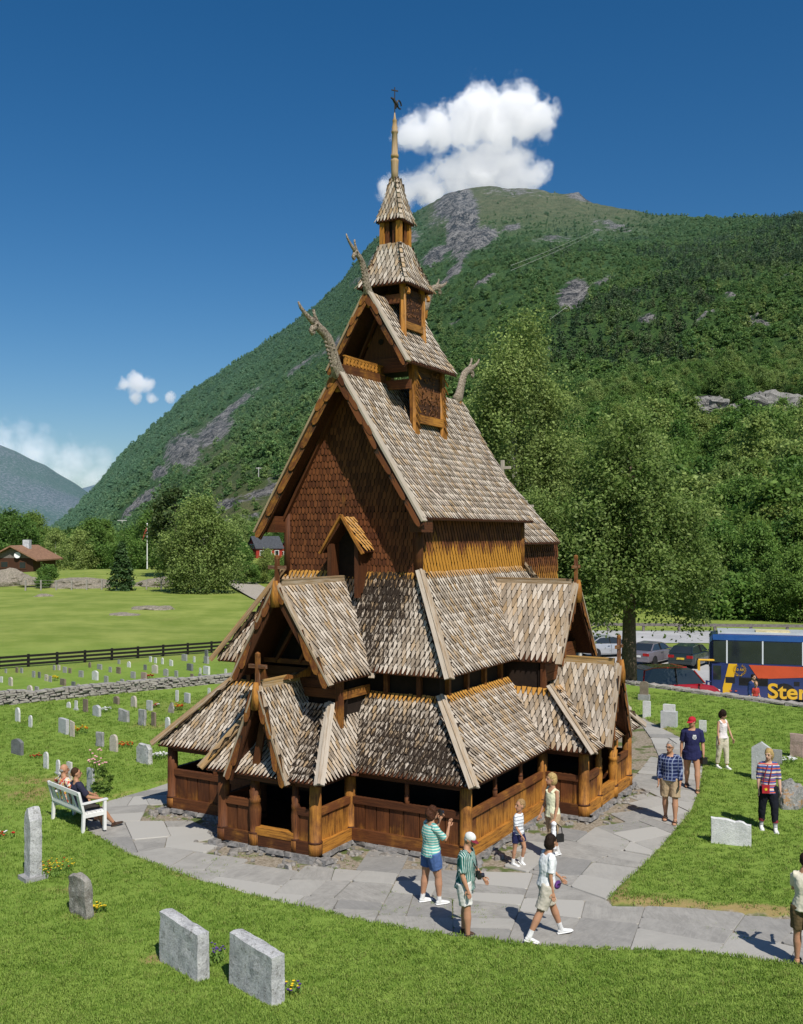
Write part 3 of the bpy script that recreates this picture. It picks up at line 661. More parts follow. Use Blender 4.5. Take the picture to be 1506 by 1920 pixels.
m = MB(); m.beam(P(f + .1, c, 6.8), P(f + .1, c, 7.3), .06, .06, (.4, .3, .1)); m.beam(P(f + .1, c - .14, 7.12), P(f + .1, c + .14, 7.12), .05, .05, (.4, .3, .1)); m.build('cross', M_TIM, church)

# ---- chancel and apse behind the nave
m = MB(); m.box(P(5.2, 0, 4.3), (3.4, 2.9, 4.0), (.2, 0, 0)); m.lathe(P(8.1, 0, 1.5), [(0, .5), (4.5, .5)], 12, (.2, 0, 0)); m.box(P(6.3, 0, 1.6), (2.6, 3.6, 3.2), (.2, 0, 0)); m.build('chancel_core', M_DK, church)
m = MB()
shingles(m, P(3.6, 1.5, 4.3), P(6.9, 1.5, 4.3), P(3.6, 1.5, 6.3), P(6.9, 1.5, 6.3), .15, .2, 'point', gold=lambda v, x: .85 - .9 * v, seed=131, under=False)
m.build('chancel_wall', MW, church)
m = MB(); n = 10
for k in range(n):
    A0 = 2 * math.pi * k / n; A1 = 2 * math.pi * (k + 1) / n; f_ = lambda A, r, z: P(8.1, 0, z) + Vector((math.cos(A) * r, math.sin(A) * r, 0))
    shingles(m, f_(A0, .56, 4.4), f_(A1, .56, 4.4), f_(A0, .56, 5.85), f_(A1, .56, 5.85), .16, .2, 'point', gold=lambda v, x: .7, seed=140 + k, under=False)
m.build('apse_wall', MW, church)
m = MB()
shingles(m, P(3.5, 1.8, 6.15), P(6.4, 1.8, 6.15), P(3.5, 0, 8.15), P(6.4, 0, 8.15), .15, .24, seed=151)
shingles(m, P(6.4, -1.8, 6.15), P(3.5, -1.8, 6.15), P(6.4, 0, 8.15), P(3.5, 0, 8.15), .15, .24, seed=152)
shingles(m, P(4.6, 2.1, 3.2), P(7.7, 2.0, 3.2), P(4.6, 1.5, 4.9), P(7.4, 1.5, 4.9), .15, .24, seed=153)
shingles(m, P(7.7, 2.0, 3.2), P(7.7, -2.0, 3.2), P(7.4, 1.5, 4.9), P(7.4, -1.5, 4.9), .15, .24, seed=154)
m.build('chancel_roof', MS, church)
m = MB()
for k in range(n):
    A0 = 2 * math.pi * k / n; A1 = 2 * math.pi * (k + 1) / n
    shingles(m, f_(A0, .74, 5.72), f_(A1, .74, 5.72), f_(A0, .03, 7.1), f_(A1, .03, 7.1), .15, .2, seed=160 + k)
m.build('apse_roof', MS, church)
for (a_, z_, h) in ((6.3, 8.05, .6), (8.1, 7.0, .5)):
    m = MB(); m.beam(P(a_, 0, z_), P(a_, 0, z_ + h), .09, .09, (.6, .1, .8)); m.beam(P(a_, -.26, z_ + h * .62), P(a_, .26, z_ + h * .62), .08, .08, (.6, .1, .8)); m.build('cross', M_BRD, church)
# ================================================================== GROUND, PATH, MOUNTAINS, WOODS
PATH_PX = [(330, 1466), (262, 1488), (205, 1503), (168, 1530), (158, 1556), (240, 1604), (360, 1650), (500, 1690), (600, 1712), (700, 1735), (780, 1750), (860, 1761), (950, 1772), (1060, 1782), (1180, 1787),
           (1290, 1789), (1400, 1801), (1506, 1815), (1750, 1845), (1750, 1745), (1506, 1727), (1400, 1716), (1290, 1706), (1210, 1703), (1152, 1702), (1140, 1690), (1160, 1665), (1190, 1640),
           (1230, 1600), (1265, 1560), (1295, 1525), (1312, 1480), (1318, 1440), (1312, 1410), (1285, 1388), (1250, 1372), (1215, 1352), (1190, 1342), (1150, 1335), (1090, 1400), (950, 1440), (700, 1440), (500, 1440)]
PATH = [ground_at(*p).xy for p in PATH_PX]
PN = np.array([[p.x, p.y] for p in PATH])
def poly_sdf(pts, poly):
    """signed distance (negative inside), vectorised"""
    x = pts[:, 0]; y = pts[:, 1]; d = np.full(len(pts), 1e18); ins = np.zeros(len(pts), bool); n = len(poly)
    for i in range(n):
        ax, ay = poly[i]; bx, by = poly[(i + 1) % n]
        ex, ey = bx - ax, by - ay; wx, wy = x - ax, y - ay
        t = np.clip((wx * ex + wy * ey) / (ex * ex + ey * ey), 0, 1)
        d = np.minimum(d, (wx - ex * t) ** 2 + (wy - ey * t) ** 2)
        c = ((ay <= y) & (by > y)) | ((by <= y) & (ay > y))
        with np.errstate(divide='ignore', invalid='ignore'):
            xi = ax + (y - ay) / (by - ay) * ex
        ins ^= c & (x < xi)
    d = np.sqrt(d); return np.where(ins, -d, d)
def ss(a, b, x): t = np.clip((x - a) / (b - a), 0, 1); return t * t * (3 - 2 * t)
WL0 = ground_at(1195, 1289).xy; WL1 = ground_at(1530, 1334).xy
wd_ = (WL1 - WL0).normalized(); wn_ = Vector((-wd_.y, wd_.x))
if wn_.y < 0: wn_ = -wn_
PARK_Z = -2.0
def lot_drop(x, y):
    s = (x - WL0.x) * wn_.x + (y - WL0.y) * wn_.y
    return PARK_Z * ss(.3, 6.0, s) * ss(3.0, 8.5, x) 
def vnoise(x, y, sc_, seed=0):
    """smooth value noise, vectorised"""
    x = x / sc_ + seed * 17.3; y = y / sc_ - seed * 9.1
    xi = np.floor(x).astype(np.int64); yi = np.floor(y).astype(np.int64); fx = x - xi; fy = y - yi
    fx = fx * fx * (3 - 2 * fx); fy = fy * fy * (3 - 2 * fy)
    def h(a, b):
        n = (a * 374761393 + b * 668265263 + seed * 362437) & 0x7fffffff; n = ((n ^ (n >> 13)) * 1274126177) & 0x7fffffff
        return (n ^ (n >> 16)) % 65536 / 65535.
    return (h(xi, yi) * (1 - fx) + h(xi + 1, yi) * fx) * (1 - fy) + (h(xi, yi + 1) * (1 - fx) + h(xi + 1, yi + 1) * fx) * fy
def fbm(x, y, sc_, seed=0, o=4): return sum(vnoise(x, y, sc_ / 2 ** i, seed + i) * .5 ** i for i in range(o)) / sum(.5 ** i for i in range(o))
MOUND = [(ground_at(110, 1092).xy, 26, 1.1), (ground_at(300, 1085).xy, 20, 1.0), (ground_at(230, 1135).xy, 16, .5), (ground_at(60, 1180).xy, 9, .3), (ground_at(330, 1170).xy, 8, -.3), (ground_at(180, 1205).xy, 7, .2)]
def ground_z(x, y):
    p = np.stack([x, y], 1); sd = poly_sdf(p, PN)
    lawn = .1 * ss(-.02, .1, sd) + .03 * (fbm(x, y, 3.0, 5) - .5)
    lawn = lawn * ss(75, 60, y) * (1 - np.clip(lot_drop(x, y) / PARK_Z * 3, 0, 1))
    z = lawn + lot_drop(x, y)
    for c, r, h in MOUND: z = z + h * np.exp(-((x - c.x) ** 2 + (y - c.y) ** 2) / r ** 2)
    far = ss(110, 220, y); z = z + far * (-1.2)
    return z, sd
def gz(x, y): return float(ground_z(np.array([float(x)]), np.array([float(y)]))[0][0])
def on_ground(px, py):
    z = .1
    for _ in range(5): p = ground_at(px, py, z); z = gz(p.x, p.y)
    return ground_at(px, py, z)
def axis_steps(fine0, fine1, st, far0, far1):
    a = list(np.arange(fine0, fine1 + 1e-6, st)); s = st; x = fine1
    while x < far1: s *= 1.16; x += s; a.append(x)
    s = st; x = fine0; b = []
    while x > far0: s *= 1.16; x -= s; b.append(x)
    return np.array(b[::-1] + a)
gx = axis_steps(-11, 12, .13, -1500, 1500); gy = axis_steps(12.5, 32, .13, -120, 3000)
XX, YY = np.meshgrid(gx, gy); fx_, fy_ = XX.ravel(), YY.ravel()
GZ, GSD = ground_z(fx_, fy_)
def grid_mesh(name, X, Y, Z, nx, ny, cols, mats, kind='structure'):
    n = nx * ny; me = bpy.data.meshes.new(name)
    co_ = np.stack([X, Y, Z], 1).astype(np.float32)
    i = np.arange(nx - 1)[None, :] + np.arange(ny - 1)[:, None] * nx; i = i.ravel()
    q = np.stack([i, i + 1, i + 1 + nx, i + nx], 1)
    me.vertices.add(n); me.vertices.foreach_set('co', co_.ravel())
    me.loops.add(q.size); me.loops.foreach_set('vertex_index', q.ravel().astype(np.int32))
    me.polygons.add(len(q)); me.polygons.foreach_set('loop_start', np.arange(len(q), dtype=np.int32) * 4)
    me.polygons.foreach_set('use_smooth', [True] * len(q))
    a = me.attributes.new('Col', 'FLOAT_COLOR', 'POINT'); c = np.ones((n, 4), np.float32); c[:, :3] = cols; a.data.foreach_set('color', c.ravel())
    a = me.attributes.new('g', 'FLOAT_VECTOR', 'POINT'); a.data.foreach_set('vector', co_.ravel())
    for m in mats: me.materials.append(m)
    me.update(calc_edges=True); me.validate()
    o = bpy.data.objects.new(name, me); COL.objects.link(o); o['kind'] = kind; return o
# ground colour: r = bare earth, g = dry grass, b = meadow
bare = ss(.04, -.05, GSD + .06 * (fbm(fx_, fy_, .5, 8) - .5))
dry = .55 * ss(.55, .75, fbm(fx_, fy_, 4.5, 3)) + .9 * ss(.28, .0, np.abs(GSD - .1)) * fbm(fx_, fy_, .8, 4)
def spot(px, py, r, ry=None):
    c = ground_at(px, py); return np.exp(-(((fx_ - c.x) / r) ** 2 + ((fy_ - c.y) / (ry or r)) ** 2))
for a in ((1210, 1385, 1.2, 2.2), (1205, 1430, .8, 1.5), (1330, 1712, 2.2, .3), (1200, 1690, .8, .3), (60, 1500, 1.4, 1.0), (90, 1470, 2.0, .8), (300, 1365, 1.4, 1.2), (290, 1810, .4, .3), (110, 1680, .5, .3), (150, 1730, .4, .3), (560, 1875, .5, .25), (60, 1650, .3, .3)): dry = dry + .8 * spot(*a) * (.5 + fbm(fx_, fy_, .4, 11))
lot = ss(.6, 1.4, (fx_ - WL0.x) * wn_.x + (fy_ - WL0.y) * wn_.y) * ss(5, 7.5, fx_) * ss(96, 92, fy_)
bare2 = np.maximum(bare, 0)
cols = np.stack([bare2, np.clip(dry, 0, 1), ss(45, 60, fy_)], 1)
t = NT('grass_ground'); p = t.geo(); c = t.sep(t.attr('Col').outputs['Vector'])
n1 = t.noise(p, .9, 5, .65); n2 = t.noise(p, 14, 4, .7); n3 = t.noise(p, 70, 3, .7)
f = t.math('ADD', t.math('MULTIPLY', t.math('ADD', t.math('MULTIPLY', n1, .6), t.math('MULTIPLY', t.noise(p, .28, 4, .6), .4)), .45), t.math('ADD', t.math('MULTIPLY', n2, .3), t.math('MULTIPLY', n3, .35)))
gcol = t.mix(t.ramp(f, .38, .72), (.115, .2, .026), (.25, .345, .065))
mead = t.mix(t.ramp(t.noise(p, .22, 8, .72), .35, .65), (.16, .215, .036), (.29, .325, .08))
gcol = t.mix(t.math('MULTIPLY', c[2], .8), gcol, mead)
dm = t.math('ADD', c[1], t.math('MULTIPLY', t.math('SUBTRACT', n2, .5), .8))
gcol = t.mix(t.ramp(dm, .35, 1.05), gcol, (.3, .225, .095))
earth = t.mix(t.ramp(n2, .35, .65), (.2, .165, .115), (.36, .31, .245))
moss = t.mix(t.math('MULTIPLY', t.ramp(t.noise(p, 1.6, 4, .6), .5, .62), .9), earth, (.085, .12, .03))
gcol = t.mix(t.ramp(c[0], .3, .7), gcol, moss)
t.col(gcol); t.bump(t.math('ADD', n2, n3), .03, .5); t.b.inputs['Specular IOR Level'].default_value = .1
M_GROUND = t.m
grid_mesh('ground', fx_, fy_, GZ, len(gx), len(gy), cols, [M_GROUND])

# ---- flagstones of the path: recursive splitting of the paved strips into irregular slabs
M_FLAG = NT('slate_flagstone'); t = M_FLAG; g = t.attr('g').outputs['Vector']; c = t.sep(t.attr('Col').outputs['Vector'])
n1 = t.noise(g, 2.2, 6, .7, .6); n2 = t.noise(t.mul(g, (3, 14, 6)), 1, 5, .75, .8); n3 = t.noise(g, 40, 3, .7)
f = t.math('ADD', t.math('MULTIPLY', n1, .5), t.math('ADD', t.math('MULTIPLY', n2, .4), t.math('MULTIPLY', n3, .15)))
base = t.mix(t.ramp(f, .35, .7), (.235, .225, .205), (.375, .358, .325))
base = t.mix(t.ramp(c[0], .35, .95), base, (.4, .385, .35)); base = t.mix(t.math('MULTIPLY', t.ramp(c[0], .3, .0), .45), base, (.18, .18, .178))
base = t.mix(t.math('MULTIPLY', t.ramp(t.noise(g, 5, 5, .8), .62, .7), .6), base, (.42, .4, .36)); base = t.mix(t.math('MULTIPLY', t.ramp(n1, .62, .75), .35), base, (.3, .23, .15))
t.col(base); t.bump(f, .012, .6); t.b.inputs['Roughness'].default_value = .75; M_FLAG = t.m
def clip_half(poly, q, n):
    out = []; 
    for i in range(len(poly)):
        a, b = poly[i], poly[(i + 1) % len(poly)]; da = (a - q).dot(n); db = (b - q).dot(n)
        if da >= 0: out.append(a)
        if da * db < 0: out.append(a + (b - a) * (da / (da - db)))
    return out
def area(p): return .5 * sum(p[i].x * p[(i + 1) % len(p)].y - p[(i + 1) % len(p)].x * p[i].y for i in range(len(p)))
pr = random.Random(11); slabs = []
def split(poly, mx, d0, lvl=0):
    A = abs(area(poly))
    if A < mx * pr.uniform(.6, 1.5) or lvl > 9:
        if A > .06: slabs.append(poly)
        return
    c = sum(poly, Vector((0, 0))) / len(poly)
    ext = lambda d: max(p.dot(d) for p in poly) - min(p.dot(d) for p in poly)
    d1 = Vector((-d0.y, d0.x)); d = d0 if ext(d0) > ext(d1) * .9 else d1
    ang = pr.uniform(-.16, .16); n = Vector((d.x * math.cos(ang) - d.y * math.sin(ang), d.x * math.sin(ang) + d.y * math.cos(ang)))
    q = c + d * ext(d) * pr.uniform(-.14, .14)
    for s_ in (1, -1):
        h = clip_half(poly, q, n * s_)
        if len(h) >= 3: split(h, mx, d0, lvl + 1)
def G2(*pts): return [ground_at(*p).xy for p in pts]
strips = [  # convex strips between lawn edge and church
    (G2((330, 1466), (262, 1488), (205, 1503), (168, 1530), (158, 1556), (240, 1604), (420, 1570), (330, 1525)), .9),
    (G2((240, 1604), (360, 1650), (500, 1690), (600, 1602), (430, 1570), (420, 1570)), .9),
    (G2((500, 1690), (600, 1712), (700, 1735), (780, 1580), (660, 1573), (600, 1602)), .85),
    (G2((700, 1735), (780, 1750), (860, 1761), (950, 1772), (1000, 1640), (880, 1612), (780, 1580)), .9),
    (G2((950, 1772), (1060, 1782), (1180, 1787), (1210, 1703), (1152, 1702), (1140, 1690), (1000, 1640)), 1.0),
    (G2((1180, 1787), (1290, 1789), (1400, 1801), (1506, 1815), (1750, 1845), (1750, 1745), (1506, 1727), (1400, 1716), (1290, 1706), (1210, 1703)), 1.05),
    (G2((1000, 1640), (1140, 1690), (1160, 1665), (1190, 1640), (1230, 1600), (1040, 1520), (880, 1612)), .9),
    (G2((1230, 1600), (1265, 1560), (1295, 1525), (1176, 1470), (1093, 1528), (1040, 1520)), .9),
    (G2((1295, 1525), (1312, 1480), (1318, 1440), (1220, 1420), (1180, 1470)), .8),
    (G2((1318, 1440), (1312, 1410), (1285, 1388), (1250, 1372), (1215, 1352), (1190, 1342), (1222, 1388), (1235, 1420)), .7)]
FOOT = [W(a, b).xy for a, b in ((-5.5, -1.5), (-5.5, 1.4), (-4.2, 1.4), (-4.2, 4.0), (-.2, 4.0), (-.2, 5.0), (3.5, 5.0), (3.5, 4), (6, 4), (6, -4), (-4.2, -4), (-4.2, -1.5))]
FN = np.array([[p.x, p.y] for p in FOOT])
for pl, mx in strips:
    if area(pl) < 0: pl = pl[::-1]
    j = max(range(len(pl)), key=lambda i: (pl[(i + 1) % len(pl)] - pl[i]).length); d0 = (pl[(j + 1) % len(pl)] - pl[j]).normalized()
    split(pl, mx, d0)
m = MB()
for pl in slabs:
    c = sum(pl, Vector((0, 0))) / len(pl)
    dch = float(poly_sdf(np.array([[c.x, c.y]]), FN)[0])
    if dch < .22: continue
    # round corners a little and roughen the outline
    shr = []
    n = len(pl)
    for i in range(n):
        a, b, e = pl[i - 1], pl[i], pl[(i + 1) % n]
        for q in (a, e):
            k = min(.045, (q - b).length * .3); shr.append(b + (q - b).normalized() * k)
    inset = pr.uniform(.004, .014); shr2 = []
    for q in shr:
        d_ = (c - q); shr2.append(q + d_.normalized() * min(inset + pr.uniform(0, .007), d_.length * .4))
    tz_ = pr.uniform(.015, .04); tx, ty = pr.uniform(-.012, .012), pr.uniform(-.012, .012)
    top = [Vector((q.x, q.y, tz_ + (q.x - c.x) * tx + (q.y - c.y) * ty)) for q in shr2]
    top2 = [Vector((q.x + (q.x - c.x) * .012, q.y + (q.y - c.y) * .012, tz_ - .014 + (q.x - c.x) * tx + (q.y - c.y) * ty)) for q in shr2]
    bot = [Vector((v.x, v.y, -.03)) for v in top2]; n = len(top)
    ang = pr.random() * 3; ox = pr.random() * 40
    vs = top + top2 + bot
    gg = [((v.x * math.cos(ang) - v.y * math.sin(ang)) + ox, (v.x * math.sin(ang) + v.y * math.cos(ang)) + ox, v.z) for v in vs]
    m.add(vs, [tuple(range(n))] + [(i + n, (i + 1) % n + n, (i + 1) % n, i) for i in range(n)] + [(i + 2 * n, (i + 1) % n + 2 * n, (i + 1) % n + n, i + n) for i in range(n)], (pr.random(), 0, 0), 0, gg)
o = m.build('path', M_FLAG); o['kind'] = 'structure'
# loose rubble between the flagstones and the sill
m = MB(); rr = random.Random(21); M_RUB = plain('rubble_stone', (.27, .25, .225), .9, .5, 7, bump=.008)
FO = FOOT
for i in range(len(FO)):
    a, b = FO[i], FO[(i + 1) % len(FO)]
    if a.y > 27 and b.y > 27: continue
    L = (b - a).length
    for k in range(int(L * 17)):
        q = a + (b - a) * rr.random(); c0 = W(0, 0).xy; out = (b - a).normalized(); out = Vector((out.y, -out.x))
        if (q + out * .3 - c0).length < (q - c0).length: out = -out
        q = q + out * (rr.random() ** 1.6 * .62 - .25)
        s_ = rr.uniform(.02, .085) * (1.6 if rr.random() < .12 else 1); M = Matrix.Rotation(rr.random() * 6, 3, 'Z') @ Matrix.Rotation(rr.uniform(-.3, .3), 3, 'X')
        X, Y, Z = M.col[0].copy(), M.col[1].copy(), M.col[2].copy(); hx, hy, hz = s_ * rr.uniform(.7, 1.6), s_ * rr.uniform(.5, 1.1), s_ * rr.uniform(.18, .45)
        nn = rr.randint(5, 7); ring = [(math.cos(2 * math.pi * j / nn + rr.uniform(-.3, .3)), math.sin(2 * math.pi * j / nn + rr.uniform(-.3, .3))) for j in range(nn)]
        c3 = Vector((q.x, q.y, .012 + hz * .5)); vs = [c3 + X * x * hx + Y * y * hy - Z * hz for x, y in ring] + [c3 + X * x * hx * .8 + Y * y * hy * .8 + Z * hz for x, y in ring]
        m.add(vs, [tuple(range(nn, 2 * nn))] + [(j, (j + 1) % nn, (j + 1) % nn + nn, j + nn) for j in range(nn)], (rr.random(), 0, 0))
o = m.build('rubble', M_RUB); tag(o, 'loose grey rubble and slate chips along the church sill', 'rubble', kind='stuff')

# ---- car park and road (sheets above the ground)
t = NT('gravel_road'); p = t.geo(); n1 = t.noise(p, .35, 5, .6); n2 = t.noise(p, 9, 4, .7)
t.col(t.mix(t.ramp(t.math('ADD', t.math('MULTIPLY', n1, .6), t.math('MULTIPLY', n2, .4)), .35, .65), (.34, .335, .33), (.47, .465, .455))); t.bump(n2, .01); M_ROAD = t.m
def sheet(name, pts, z, mat_, n=24):
    m = MB(); m.add([Vector((p.x, p.y, z)) for p in pts], [tuple(range(len(pts)))]); o = m.build(name, mat_); o['kind'] = 'structure'; return o
s0 = WL0 + wn_ * 2.2
lotp = [Vector((8.4, 47.5)), Vector((14, 45.0)), Vector((20, 40.5)), Vector((40, 27)), Vector((70, 40)), Vector((60, 64)), Vector((30, 71)), Vector((8.4, 72))]
sheet('car_park', lotp, PARK_Z + .03, M_ROAD)
rz_ = PARK_Z + .04
roadp = [Vector((-2, 78)), Vector((30, 77.5)), Vector((80, 70)), Vector((80, 80)), Vector((30, 87.5)), Vector((-2, 88))]
sheet('road', roadp, rz_, M_ROAD)
# grass verge kerb line between lot and road is plain ground; a guard rail follows the road far side later
# gravel track winding up on the left field
trk = [Vector((q.x, q.y)) for q in (ground_at(395, 1078, .0), ground_at(420, 1100), ground_at(470, 1128), ground_at(520, 1150), ground_at(545, 1135), ground_at(500, 1108), ground_at(440, 1080))]
m = MB(); vs = [Vector((q.x, q.y, gz(q.x, q.y) + .12)) for q in trk]; m.add(vs, [tuple(range(len(vs)))]); o = m.build('track', plain('pale_gravel', (.38, .34, .28), .9)); o['kind'] = 'structure'

# ------------------------------------------------------------------ mountains
RIDGE = [(-900, 1004), (60, 1002), (95, 992), (130, 962), (185, 905), (230, 850), (290, 795), (345, 742), (420, 690), (490, 642), (550, 602), (600, 562), (640, 522), (680, 470), (705, 438), (745, 410), (785, 385), (830, 365), (860, 351), (895, 344), (950, 347), (1010, 350), (1050, 362), (1085, 365), (1130, 378), (1215, 390), (1280, 398), (1340, 402), (1420, 401), (1506, 398), (1700, 400), (2100, 430), (2800, 500), (4200, 700)]
FOOTD = [(-900, 2300), (60, 2200), (130, 1500), (230, 800), (330, 480), (450, 330), (560, 300), (750, 250), (950, 180), (1100, 140), (1250, 112), (1400, 104), (1506, 102), (1800, 100), (2800, 100), (4200, 140)]
RIDD = [(-900, 2600), (60, 2350), (185, 2200), (345, 2050), (550, 1900), (700, 1800), (895, 1650), (1100, 1500), (1300, 1250), (1506, 1050), (1800, 900), (2800, 700), (4200, 600)]
def interp(tab, x): return np.interp(x, [q[0] for q in tab], [q[1] for q in tab])
def mt_z(px, d):
    """height of the mountainside at bearing px and plan distance d along y"""
    d0 = interp(FOOTD, px); d1 = interp(RIDD, px); e1 = (YH - interp(RIDGE, px)) / F
    H = np.maximum(HC + e1 * d1 - 2, .0); s = np.clip((d - d0) / (d1 - d0), 0, 1.3)
    z = H * np.where(s < 1, s ** 1.22, 1 - (s - 1) * .9)
    x = (px - 753) / F * d
    amp = np.minimum(s * 3, 1) * np.clip(1.15 - s, 0, 1) 
    z = z + amp * H * .16 * (fbm(x, d, 420, 31, 5) - .5) + amp * 36 * (fbm(x, d, 130, 37, 4) - .5) + 7 * np.minimum(s * 12, 1) * (fbm(x, d, 32, 41, 3) - .5)
    return z - 3 * np.clip(1 - s * 60, 0, 1) - 1.5
# rocky places: (px, py, rx, ry, tilt deg, strength)
ROCK = [(868, 425, 26, 60, 8, 1.5), (850, 385, 45, 28, -30, 1.0), (900, 450, 38, 18, -20, 1.1), (820, 480, 40, 16, -35, .9), (960, 360, 110, 14, 3, .5), (1090, 372, 30, 9, 10, .9), (1150, 425, 60, 14, 12, .6), (1075, 555, 36, 24, -32, 1.0), (1040, 450, 60, 10, 0, .6),
        (268, 945, 52, 11, -42, 1.3), (345, 850, 48, 40, -30, .85), (400, 815, 60, 26, -35, .8), (430, 775, 90, 12, -38, .7), (300, 890, 20, 14, -30, .8), (640, 640, 60, 12, -40, .7), (560, 690, 70, 10, -35, .6), (505, 925, 60, 12, -15, .9), (470, 975, 60, 14, -10, 1.0), (430, 945, 45, 12, -20, .8), (525, 885, 40, 8, -30, .6),
        (1320, 770, 45, 22, -8, 1.3), (1450, 778, 85, 26, -4, 1.5), (1395, 790, 40, 16, 5, 1.0), (1310, 905, 32, 14, -10, 1.0), (1210, 600, 26, 10, -20, .8), (1130, 530, 30, 10, -30, .7), (700, 520, 40, 30, -40, .5), (760, 450, 35, 30, -35, .7)]
rk_ = random.Random(44)
ROCK += [(rk_.uniform(560, 1480), rk_.uniform(420, 700), rk_.uniform(10, 34), rk_.uniform(4, 10), rk_.uniform(-40, 5), rk_.uniform(.55, 1.0)) for _ in range(34)]
def rockmask(px, py):
    r = np.zeros_like(px)
    for cx, cy, rx, ry, an, st in ROCK:
        a = math.radians(an); u_ = (px - cx) * math.cos(a) + (py - cy) * math.sin(a); v_ = -(px - cx) * math.sin(a) + (py - cy) * math.cos(a)
        r = np.maximum(r, st * np.exp(-((u_ / rx) ** 2 + (v_ / ry) ** 2) * .9))
    return r
cols_px = np.concatenate([np.arange(-900, 0, 40), np.arange(0, 1560, 7), np.arange(1560, 4300, 45)]).astype(float)
rows_s = np.concatenate([np.linspace(0, .12, 26), np.linspace(.125, 1.0, 120), np.linspace(1.03, 1.25, 8)])
PXg, Sg = np.meshgrid(cols_px, rows_s); PXf, Sf = PXg.ravel(), Sg.ravel()
Dm = interp(FOOTD, PXf) + Sf * (interp(RIDD, PXf) - interp(FOOTD, PXf)); Xm = (PXf - 753) / F * Dm; Zm = mt_z(PXf, Dm)
PYf = YH - F * (Zm - HC) / Dm; RM = rockmask(PXf, PYf)
Zm = Zm + RM * (fbm(Xm, Dm, 22, 71, 4) - .35) * 24 * np.clip(Dm / 900, .25, 1)
alp = ss(.0, 1, (480 - PYf) / 110) * ss(760, 830, PXf) * ss(1330, 1150, PXf)          # open summit heath
past = np.exp(-(((PXf - 470) / 110) ** 2 + ((PYf - 950) / 55) ** 2)) + .7 * np.exp(-(((PXf - 400) / 60) ** 2 + ((PYf - 850) / 60) ** 2))
t = NT('mountainside'); p = t.geo(); c = t.sep(t.attr('Col').outputs['Vector'])
nA = t.noise(p, .02, 6, .7); nB_ = t.noise(p, .09, 6, .75); nC = t.noise(p, .45, 5, .75)
veg = t.mix(t.ramp(t.math('ADD', t.math('MULTIPLY', nB_, .6), t.math('MULTIPLY', nC, .4)), .38, .66), (.035, .085, .02), (.1, .17, .04))
veg = t.mix(t.math('MULTIPLY', c[1], .85), veg, t.mix(t.ramp(nB_, .35, .65), (.1, .12, .04), (.19, .175, .085)))
rock = t.mix(t.ramp(t.math('ADD', t.math('MULTIPLY', nB_, .5), t.math('MULTIPLY', nC, .5)), .44, .58), (.03, .032, .036), (.34, .32, .3))  # dark noise lows paint crevice shade into the rock
rk = t.math('ADD', c[0], t.math('MULTIPLY', t.math('SUBTRACT', nB_, .5), 1.4))
colr = t.mix(t.ramp(rk, .4, .6), veg, rock)
colr = t.mix(t.math('MULTIPLY', c[2], .3), colr, (.14, .25, .35))  # bluish aerial haze painted into the slope colour
t.col(colr); t.bump(t.math('ADD', nB_, t.math('MULTIPLY', nC, .5)), 6, 1.0); t.b.inputs['Specular IOR Level'].default_value = .05; M_MT = t.m
haze = np.clip((Dm - 300) / 2200, 0, 1)  # strength of the painted haze, growing with distance
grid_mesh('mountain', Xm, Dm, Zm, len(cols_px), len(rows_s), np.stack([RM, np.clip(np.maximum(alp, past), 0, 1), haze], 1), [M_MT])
# far range on the left
def far_range(name, ridge, y0, y1, base_py, hz, seed):
    xs = np.arange(ridge[0][0], ridge[-1][0] + 1, 6.); sv = np.linspace(0, 1.15, 50); A, B = np.meshgrid(xs, sv); A, B = A.ravel(), B.ravel()
    D = y0 + (y1 - y0) * B; e = (YH - np.interp(A, [q[0] for q in ridge], [q[1] for q in ridge])) / F; Hh = HC + e * y1
    X = (A - 753) / F * D; Z = np.where(B < 1, Hh * B ** .95, Hh * (1 - (B - 1) * 2)) + Hh * .22 * np.minimum(B * 4, 1) * np.clip(1.05 - B, 0, 1) * (fbm(X, D, 700, seed, 5) - .5) - 6
    return grid_mesh(name, X, D, Z, len(xs), len(sv), np.stack([.25 + .45 * fbm(X, D, 500, seed + 5), 0 * A + .2, 0 * A + hz], 1), [M_MT])  # far range takes a stronger painted haze tint
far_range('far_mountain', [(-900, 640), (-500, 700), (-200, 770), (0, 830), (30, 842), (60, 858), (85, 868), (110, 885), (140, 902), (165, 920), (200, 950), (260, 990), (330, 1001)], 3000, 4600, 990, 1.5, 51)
far_range('far_mountain', [(60, 960), (120, 930), (155, 913), (170, 909), (182, 905), (200, 908), (260, 930), (330, 960)], 6500, 8000, 985, 2.1, 61)

